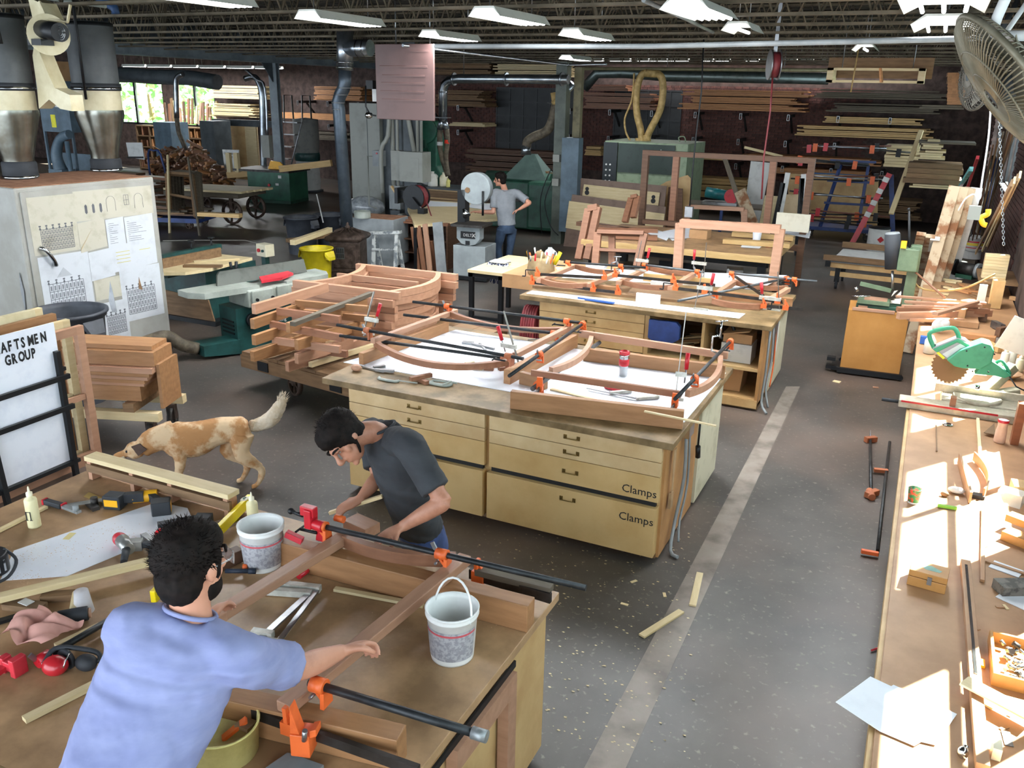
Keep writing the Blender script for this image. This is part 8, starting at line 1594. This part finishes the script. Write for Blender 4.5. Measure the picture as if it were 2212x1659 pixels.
def person(label,J,u,f,skin,shirt,jeans,hairm,k=1.0,vox=.007,glasses=False,hw=(1,1),hem=.12,hk=1.03):
    o0 = V((J['hip'].x,J['hip'].y,0)); t = T('person',label,'person',o0); j = {a: b-o0 for a,b in J.items()}; H = HM(u,f); hc = j['head']
    def h(x,y,z): return hc+H @ V((x,y,z))*k
    lat = (j['shR']-j['shL']).normalized(); latv = tuple(lat); hl = (j['hipR']-j['hipL']).normalized()
    b = MB(); b.ell(h(0,-.012,.03),(.074*k,.094*k,.092*k),20,14,H); b.ell(h(0,.03,-.05),(.054*k,.058*k,.068*k),16,12,H)
    b.limb([h(0,.085,.03),h(0,.1,.0),h(0,.116,-.028),h(0,.095,-.04)],[.008*k,.01*k,.016*k,.01*k],tuple(H @ V((1,0,0))),10)
    b.limb([h(-.032,.078,.022),h(0,.09,.026),h(.032,.078,.022)],[.012*k,.011*k,.012*k],tuple(H @ V((0,1,0))),8); b.ell(h(0,.086,-.066),(.022*k,.01*k,.008*k),10,6,H); b.ell(h(0,.075,-.1),(.02*k,.018*k,.016*k),10,6,H)
    for s_ in (-1,1): b.ell(h(s_*.078,-.008,-.002),(.01*k,.02*k,.032*k),10,8,H); b.ell(h(s_*.038,.05,-.02),(.024*k,.018*k,.024*k),10,8,H)
    b.limb([h(0,-.02,-.02),j['neck']+(hc-j['neck'])*.25,j['neck']-V((0,0,.06))],[(.056*k,.06*k),(.056*k,.056*k),(.07*k,.06*k)],latv,16)
    b.limb([j['neck']-V((0,0,.03)),j['chest'],j['hip']],[(.12*k,.07*k),(.14*k,.09*k),(.13*k,.09*k)],latv,16)
    for s_ in 'LR':
        sh,el,wr,hd = j['sh'+s_],j['el'+s_],j['wr'+s_],j['hd'+s_]
        b.limb([j['neck'].lerp(sh,.4),sh,sh.lerp(el,.5),el],[(.04*k,.04*k),(.05*k,.05*k),(.046*k,.046*k),(.038*k,.038*k)],(0,0,1),14); b.limb([sh.lerp(el,.9),el,el.lerp(wr,.3),wr],[(.038*k,.038*k),(.04*k,.04*k),(.042*k,.038*k),(.028*k,.022*k)],(0,0,1),14)
        hand(b,wr,hd-wr,J['n'+s_],k*1.02,J['curl'+s_].x,J['curl'+s_].y)
        hp,kn,an_ = j['hip'+s_],j['kn'+s_],j['an'+s_]; b.limb([hp,kn,an_],[(.07*k,.07*k),(.05*k,.05*k),(.035*k,.035*k)],(1,0,0),12)
    rem(P('body',b,skin,t),vox,3)
    s = MB(); up_ = (j['neck']-j['chest']).normalized()
    s.limb([j['neck']-up_*.0,j['neck']-up_*.035*k,j['neck'].lerp(j['chest'],.35),j['chest'],j['chest'].lerp(j['hip'],.6),j['hip']+(j['chest']-j['hip'])*hem],[(.075*k,.07*k),(.13*k,.09*k),(.19*k*hw[0],.12*k),(.19*k*hw[0],.13*k),(.165*k*hw[1],.122*k),(.17*k*hw[1],.13*k)],latv,24,5)
    for s_ in 'LR': sh,el = j['sh'+s_],j['el'+s_]; s.limb([j['neck'].lerp(sh,.35)-up_*.03,sh,sh.lerp(el,.45),sh.lerp(el,.78)],[(.075*k,.07*k),(.078*k,.076*k),(.072*k,.07*k),(.074*k,.072*k)],(0,0,1),18)
    rem(P('t_shirt',s,shirt,t,label=label.split(' ')[0]+' t-shirt' if 0 else None),.011,5,(.014,.07))
    n = MB(); n.tube([j['neck']+up_*.012*k+(lat*cos(a_)*.073+lat.cross(up_)*sin(a_)*.07)*k for a_ in [2*pi*i/24 for i in range(25)]],.008,6); P('collar',n,shirt,t)
    g_ = MB(); g_.limb([j['hip']+(j['chest']-j['hip'])*max(.14,hem+.04),j['hip'],j['hip']-V((0,0,.1*k))],[(.155*k,.115*k),(.165*k,.125*k),(.15*k,.12*k)],tuple(hl),20)
    for s_ in 'LR': g_.limb([j['hip'+s_]+V((0,0,.02)),j['hip'+s_].lerp(j['kn'+s_],.5),j['kn'+s_],j['an'+s_]+V((0,0,.02))],[(.095*k,.1*k),(.085*k,.088*k),(.068*k,.07*k),(.058*k,.06*k)],(1,0,0),16)
    rem(P('jeans',g_,jeans,t),.013,3,(.008,.06))
    for s_ in 'LR': an_ = j['an'+s_]; d = V((J['face'].x,J['face'].y,0)).normalized(); P('shoe',MB().limb([an_-d*.07+V((0,0,-.04)),an_+V((0,0,-.035)),an_+d*.1+V((0,0,-.05)),an_+d*.19+V((0,0,-.06))],[(.035,.04),(.045,.045),(.045,.032),(.03,.02)],tuple(d.cross(V((0,0,1)))),14),rubber,t)
    hr = MB(); hk *= k; hr.ell(h(0,-.028,.045),(.085*hk,.098*hk,.094*hk),22,14,H); hr.ell(h(0,.0,.075),(.078*hk,.088*hk,.062*hk),20,12,H); hr.ell(h(0,-.055,-.025),(.074*k,.058*k,.072*k),18,10,H)
    for s_ in (-1,1): hr.limb([h(s_*.07,.02,.05),h(s_*.078,.015,.0),h(s_*.07,.02,-.035)],[.016*k,.012*k,.007*k],(0,0,1),8)
    rem(P('hair',hr,hairm,t),.008,2,(.012,.03)); st = MB()
    for i in range(900):
        v = V((random.gauss(0,1),random.gauss(-.3,1),abs(random.gauss(.5,.8))-.25)).normalized()
        if v.y > .45 and v.z < .55: continue
        p = V((v.x*.084,v.y*.1-.02,v.z*.1+.04)); d = (v+V((random.gauss(0,.5),random.gauss(.1,.5),random.gauss(0,.4)))).normalized(); a_,e = p*1.0,p+d*random.uniform(.012,.03)
        q1 = d.orthogonal().normalized()*.0022; st.add([h(*(a_+q1)),h(*(a_-q1)),h(*e)],[(0,1,2)])
    P('hair_strands',st,hairm,t,kind='stuff')
    ebm = hairm
    for s_ in (-1,1):
        P('eyebrow',MB().limb([h(s_*.016,.098,.03),h(s_*.034,.093,.036),h(s_*.055,.074,.03)],[.005*k,.006*k,.004*k],(0,0,1),8),ebm,t); P('eye',MB().ell(h(s_*.031,.08,.008),(.012*k,.006*k,.0045*k),12,8,H),mat('eye','#8a7468','#1c1410',.4,kind='spots',sc_=60),t)
    if glasses: P('safety_glasses',MB().tube([h(.082,-.01,.012),h(.08,.06,.014),h(.06,.098,.01)],.0035,6).limb([h(-.065,.095,.005),h(0,.118,.005),h(.065,.095,.005)],[(.02*k,.002),(.022*k,.002),(.02*k,.002)],tuple(H @ V((0,0,1))),10),mat('lens','#c9ccd0',None,.1,trans=.6),t)
    return t,h
hairb = mat('dark_hair','#1c1512','#0e0a08',.75,kind='worn',sc_=30,spec=.15)
bluesh = mat('blue_shirt','#868db3','#7b82aa',.85,kind='cloth',sc_=9,bump=.8); darksh = mat('charcoal_shirt','#34373b','#292b2f',.85,kind='cloth',sc_=4,bump=.6); greysh = mat('grey_shirt','#8b8f95','#7a7e84',.85,kind='worn',sc_=4)
denim = mat('denim','#33497a','#24365c',.8,kind='worn',sc_=9); denim2 = mat('dull_denim','#3c4f68','#2e3e54',.85,kind='worn',sc_=6)
J = dict(hip=V((-1.93,1.2,.98)),chest=gk(335,1520,2.72),neck=gk(408,1330,2.74),head=gk(416,1222,2.72),shL=gk(280,1360,2.72),shR=gk(520,1425,2.72),elL=gk(360,1400,3.1),elR=gk(650,1442,2.98),wrL=gk(440,1345,3.38),hdL=gk(482,1300,3.5),wrR=gk(738,1408,3.2),hdR=gk(790,1390,3.29),face=V((.4,.9,0)),nL=V((.5,.2,-.8)),nR=V((.55,-.2,-.8)),curlL=V((.6,1,0)),curlR=V((.8,-1,0)))
hp = J['hip']
for s_,d in (('L',-.1),('R',.1)): e = V((.75,-.6,0)).normalized()*d; J['hip'+s_] = hp+e-V((0,0,.05)); J['kn'+s_] = hp+e+V((-.02,-.06,0)); J['kn'+s_].z = .53; J['an'+s_] = hp+e+V((-.05,-.1,0)); J['an'+s_].z = .09
t1_,h1_ = person('man in lavender-blue t-shirt with dark hair leaning over the nearest bench, back to the camera',J,(-.05,.16,1),(-.02,1,-.3),skinm,bluesh,denim,hairb,1.12,.0075,True,(1.0,.98))
P('beard',MB().ell(h1_(0,.033,-.07),(.064,.068,.058),20,12,HM((-.05,.16,1),(-.02,1,-.3))),hairb,t1_)
J = dict(hip=gy(918,1175,3.66),chest=gy(872,1035,3.52),neck=gy(828,928,3.40),head=gy(744,948,3.22),shL=gy(885,965,3.27),shR=gy(800,935,3.66),elL=gy(958,1085,3.22),elR=gy(818,1030,3.55),wrL=gy(868,1138,3.12),hdL=gy(830,1158,3.06),wrR=gy(778,1078,3.40),hdR=gy(742,1096,3.33),face=V((-.8,-.5,0)),nL=V((-.1,-.1,-1)),nR=V((-.2,-.1,-1)),curlL=V((.35,1,0)),curlR=V((.65,-1,0)))
hp = J['hip']
for s_,d in (('L',-.1),('R',.1)): e = V((-.5,.85,0)).normalized()*d; J['hip'+s_] = hp+e-V((0,0,.05)); J['kn'+s_] = hp+e+V((-.05,.0,0)); J['kn'+s_].z = .5; J['an'+s_] = hp+e+V((.02,.03,0)); J['an'+s_].z = .09
t2_,h2_ = person('man in charcoal t-shirt and blue jeans bending over the far edge of the nearest bench',J,(-.56,-.58,.57),(.13,-.62,-.74),skin2,darksh,denim,hairb,1.05,.007,hem=.3,hk=1.1)
P('pocket',MB().box(-.05,.05,0,.002,-.05,.05),darksh,t2_,loc=J['chest']-V((hp.x,hp.y,0))+V((-.05,-.13,.04)),rot=(0,.1,-.4)); P('sideburn',MB().limb([h2_(-.073,.0,-.02),h2_(-.066,.022,-.055),h2_(-.052,.04,-.08)],[.007,.008,.005],(0,0,1),8).limb([h2_(.073,.0,-.02),h2_(.066,.022,-.055),h2_(.052,.04,-.08)],[.007,.008,.005],(0,0,1),8),hairb,t2_)
a = gy(712,1108,3.34); beam('held_stick',a,gy(826,1072,3.42),.022,.018,pale,'pale wooden stick held in the hand of the man in the charcoal shirt','stick')
b0 = V((-7.02,14.3,0)); g = lambda px,py,dy=0: gy(px,py,14.3+dy)
J = dict(hip=g(1095,492),chest=g(1092,445),neck=g(1092,412),head=g(1080,388,-.05),shL=g(1068,418,-.12),shR=g(1116,418,.12),elL=g(1066,458,-.2),elR=g(1144,438,.1),wrL=g(1032,458,-.22),hdL=g(1016,456,-.22),wrR=g(1122,452,-.1),hdR=g(1108,458,-.12),face=V((-1,.1,0)),nL=V((0,0,-1)),nR=V((0,0,-1)),curlL=V((.5,-1,0)),curlR=V((.5,1,0)),hipL=g(1084,496,-.1),hipR=g(1106,496,.1),knL=g(1076,535,-.05),knR=g(1102,535,.1),anL=g(1080,572,.0),anR=g(1098,572,.1))
J['anL'].z = J['anR'].z = .09
person('man in grey t-shirt and jeans standing at the small band saw, facing left',J,(-.12,0,1),(-.9,-.1,-.35),skinm,greysh,denim2,hairb,1.0,.01)
# =============== DOG ===============
fur = mat('dog_fur','#a97a4c','#cdb08c',.85,kind='spots',sc_=5,bump=.15); furw = mat('white_fur','#cfc2ae','#b8a58a',.9,kind='worn',sc_=12,bump=.2)
ru,sh_,hd_ = gy(520,903,4.9),gy(385,940,4.58),gy(292,972,4.36)
o = V((sh_.x,sh_.y,0)); t = T('dog','tan and white dog with raised tail standing behind the nearest bench, facing left','dog',o); F_ = (sh_-ru).normalized(); F_.z = 0; F_.normalize(); S_ = F_.cross(V((0,0,1)))
def d_(f,s_,z): return V((sh_.x,sh_.y,0))+F_*f+S_*s_+V((0,0,z))-o
Lb = (V((sh_.x,sh_.y,0))-V((ru.x,ru.y,0))).length; zt5 = ru.z
b = MB(); lt = tuple(S_)
b.limb([d_(-Lb-.06,0,zt5-.08),d_(-Lb,0,zt5-.09),d_(-Lb*.6,0,zt5-.1),d_(-Lb*.25,0,zt5-.15),d_(.02,0,zt5-.14),d_(.1,0,zt5-.12)],[(.06,.06),(.1,.1),(.1,.115),(.11,.15),(.105,.15),(.07,.1)],lt,18)
hl = hd_-o; b.limb([d_(.03,0,zt5-.1),d_(.1,0,zt5-.09).lerp(hl,.35),hl-F_*.05],[(.09,.125),(.08,.1),(.07,.075)],lt,16); b.ell(hl,(.075,.075,.07),16,10); b.limb([hl+F_*.02,hl+F_*.09+V((0,0,-.025)),hl+F_*.16+V((0,0,-.045))],[(.045,.042),(.028,.03),(.02,.02)],lt,12)
for s_ in (-1,1):
    b.limb([d_(.02,s_*.06,zt5-.16),d_(.0,s_*.07,.3),d_(.03,s_*.07,.16),d_(.02,s_*.07,.04),d_(.06,s_*.07,.02)],[(.055,.07),(.038,.045),(.026,.028),(.018,.02),(.025,.018)],lt,12)
    dx = .06*s_; b.limb([d_(-Lb+.0,s_*.055,zt5-.12),d_(-Lb+.07+dx,s_*.07,.31),d_(-Lb-.07+dx,s_*.07,.17),d_(-Lb-.03+dx,s_*.07,.04),d_(-Lb+.02+dx,s_*.07,.018)],[(.07,.1),(.05,.065),(.026,.032),(.018,.02),(.025,.018)],lt,12)
rem(P('body',b,fur,t),.009,4,(.008,.03))
tl = MB(); q = [d_(-Lb-.07,0,zt5-.07),gy(556,918,5.0)-o,gy(585,905,5.05)-o,gy(604,878,5.06)-o,gy(612,856,5.06)-o]; tl.limb(q,[(.045,.045),(.055,.055),(.07,.065),(.055,.05),(.012,.012)],(0,1,0),12); rem(P('tail',tl,furw,t,label='bushy whitish tail'),.008,2,(.014,.02))
sp = MB(); random.seed(9)
for i in range(900):
    f = random.random(); k = f*3.999; i0 = int(k); c_ = q[i0].lerp(q[i0+1],k-i0); d = V((random.gauss(0,1),random.gauss(0,1),random.gauss(0,1))).normalized(); tg = (q[i0+1]-q[i0]).normalized(); r0 = .045; e = c_+d*r0*.8; n_ = (d*.6+tg).normalized(); s1_ = n_.orthogonal().normalized()*.002; sp.add([e+s1_,e-s1_,e+n_*random.uniform(.02,.04)],[(0,1,2)])
P('tail_fur',sp,furw,t,kind='stuff')
for s_ in (-1,1): P('ear',MB().prism([hl+S_*s_*.04+F_*.02+V((0,0,.05)),hl+S_*s_*.05-F_*.05+V((0,0,.075)),hl+S_*s_*.08-F_*.1+V((0,0,.03)),hl+S_*s_*.075-F_*.03+V((0,0,-.02))],S_*s_*.012),mat('ear_dark','#4a362c','#34251d',.8),t,label='dark brown folded ear',bev=.004); P('eye',MB().ell(hl+S_*s_*.045+F_*.055+V((0,0,.01)),.011,8,6),ink,t)
P('muzzle_patch',MB().limb([hl+F_*.08+V((0,0,-.04)),hl+F_*.15+V((0,0,-.055))],[(.027,.02),(.02,.015)],lt,10),furw,t); P('nose',MB().ell(hl+F_*.178+V((0,0,-.038)),.013,8,6),ink,t); P('neck_collar',MB().tube([d_(.12,0,0).lerp(hl,.45)*0+(d_(.06,0,zt5-.09).lerp(hl,.55))+(S_*cos(a_)*.068+V((0,0,1))*sin(a_)*.08) for a_ in [2*pi*i/20 for i in range(21)]],.008,6),black,t)
P('shoulder_patch',MB().ell(d_(.0,-.085,zt5-.2),(.05,.03,.07),10,8),furw,t) if 0 else None
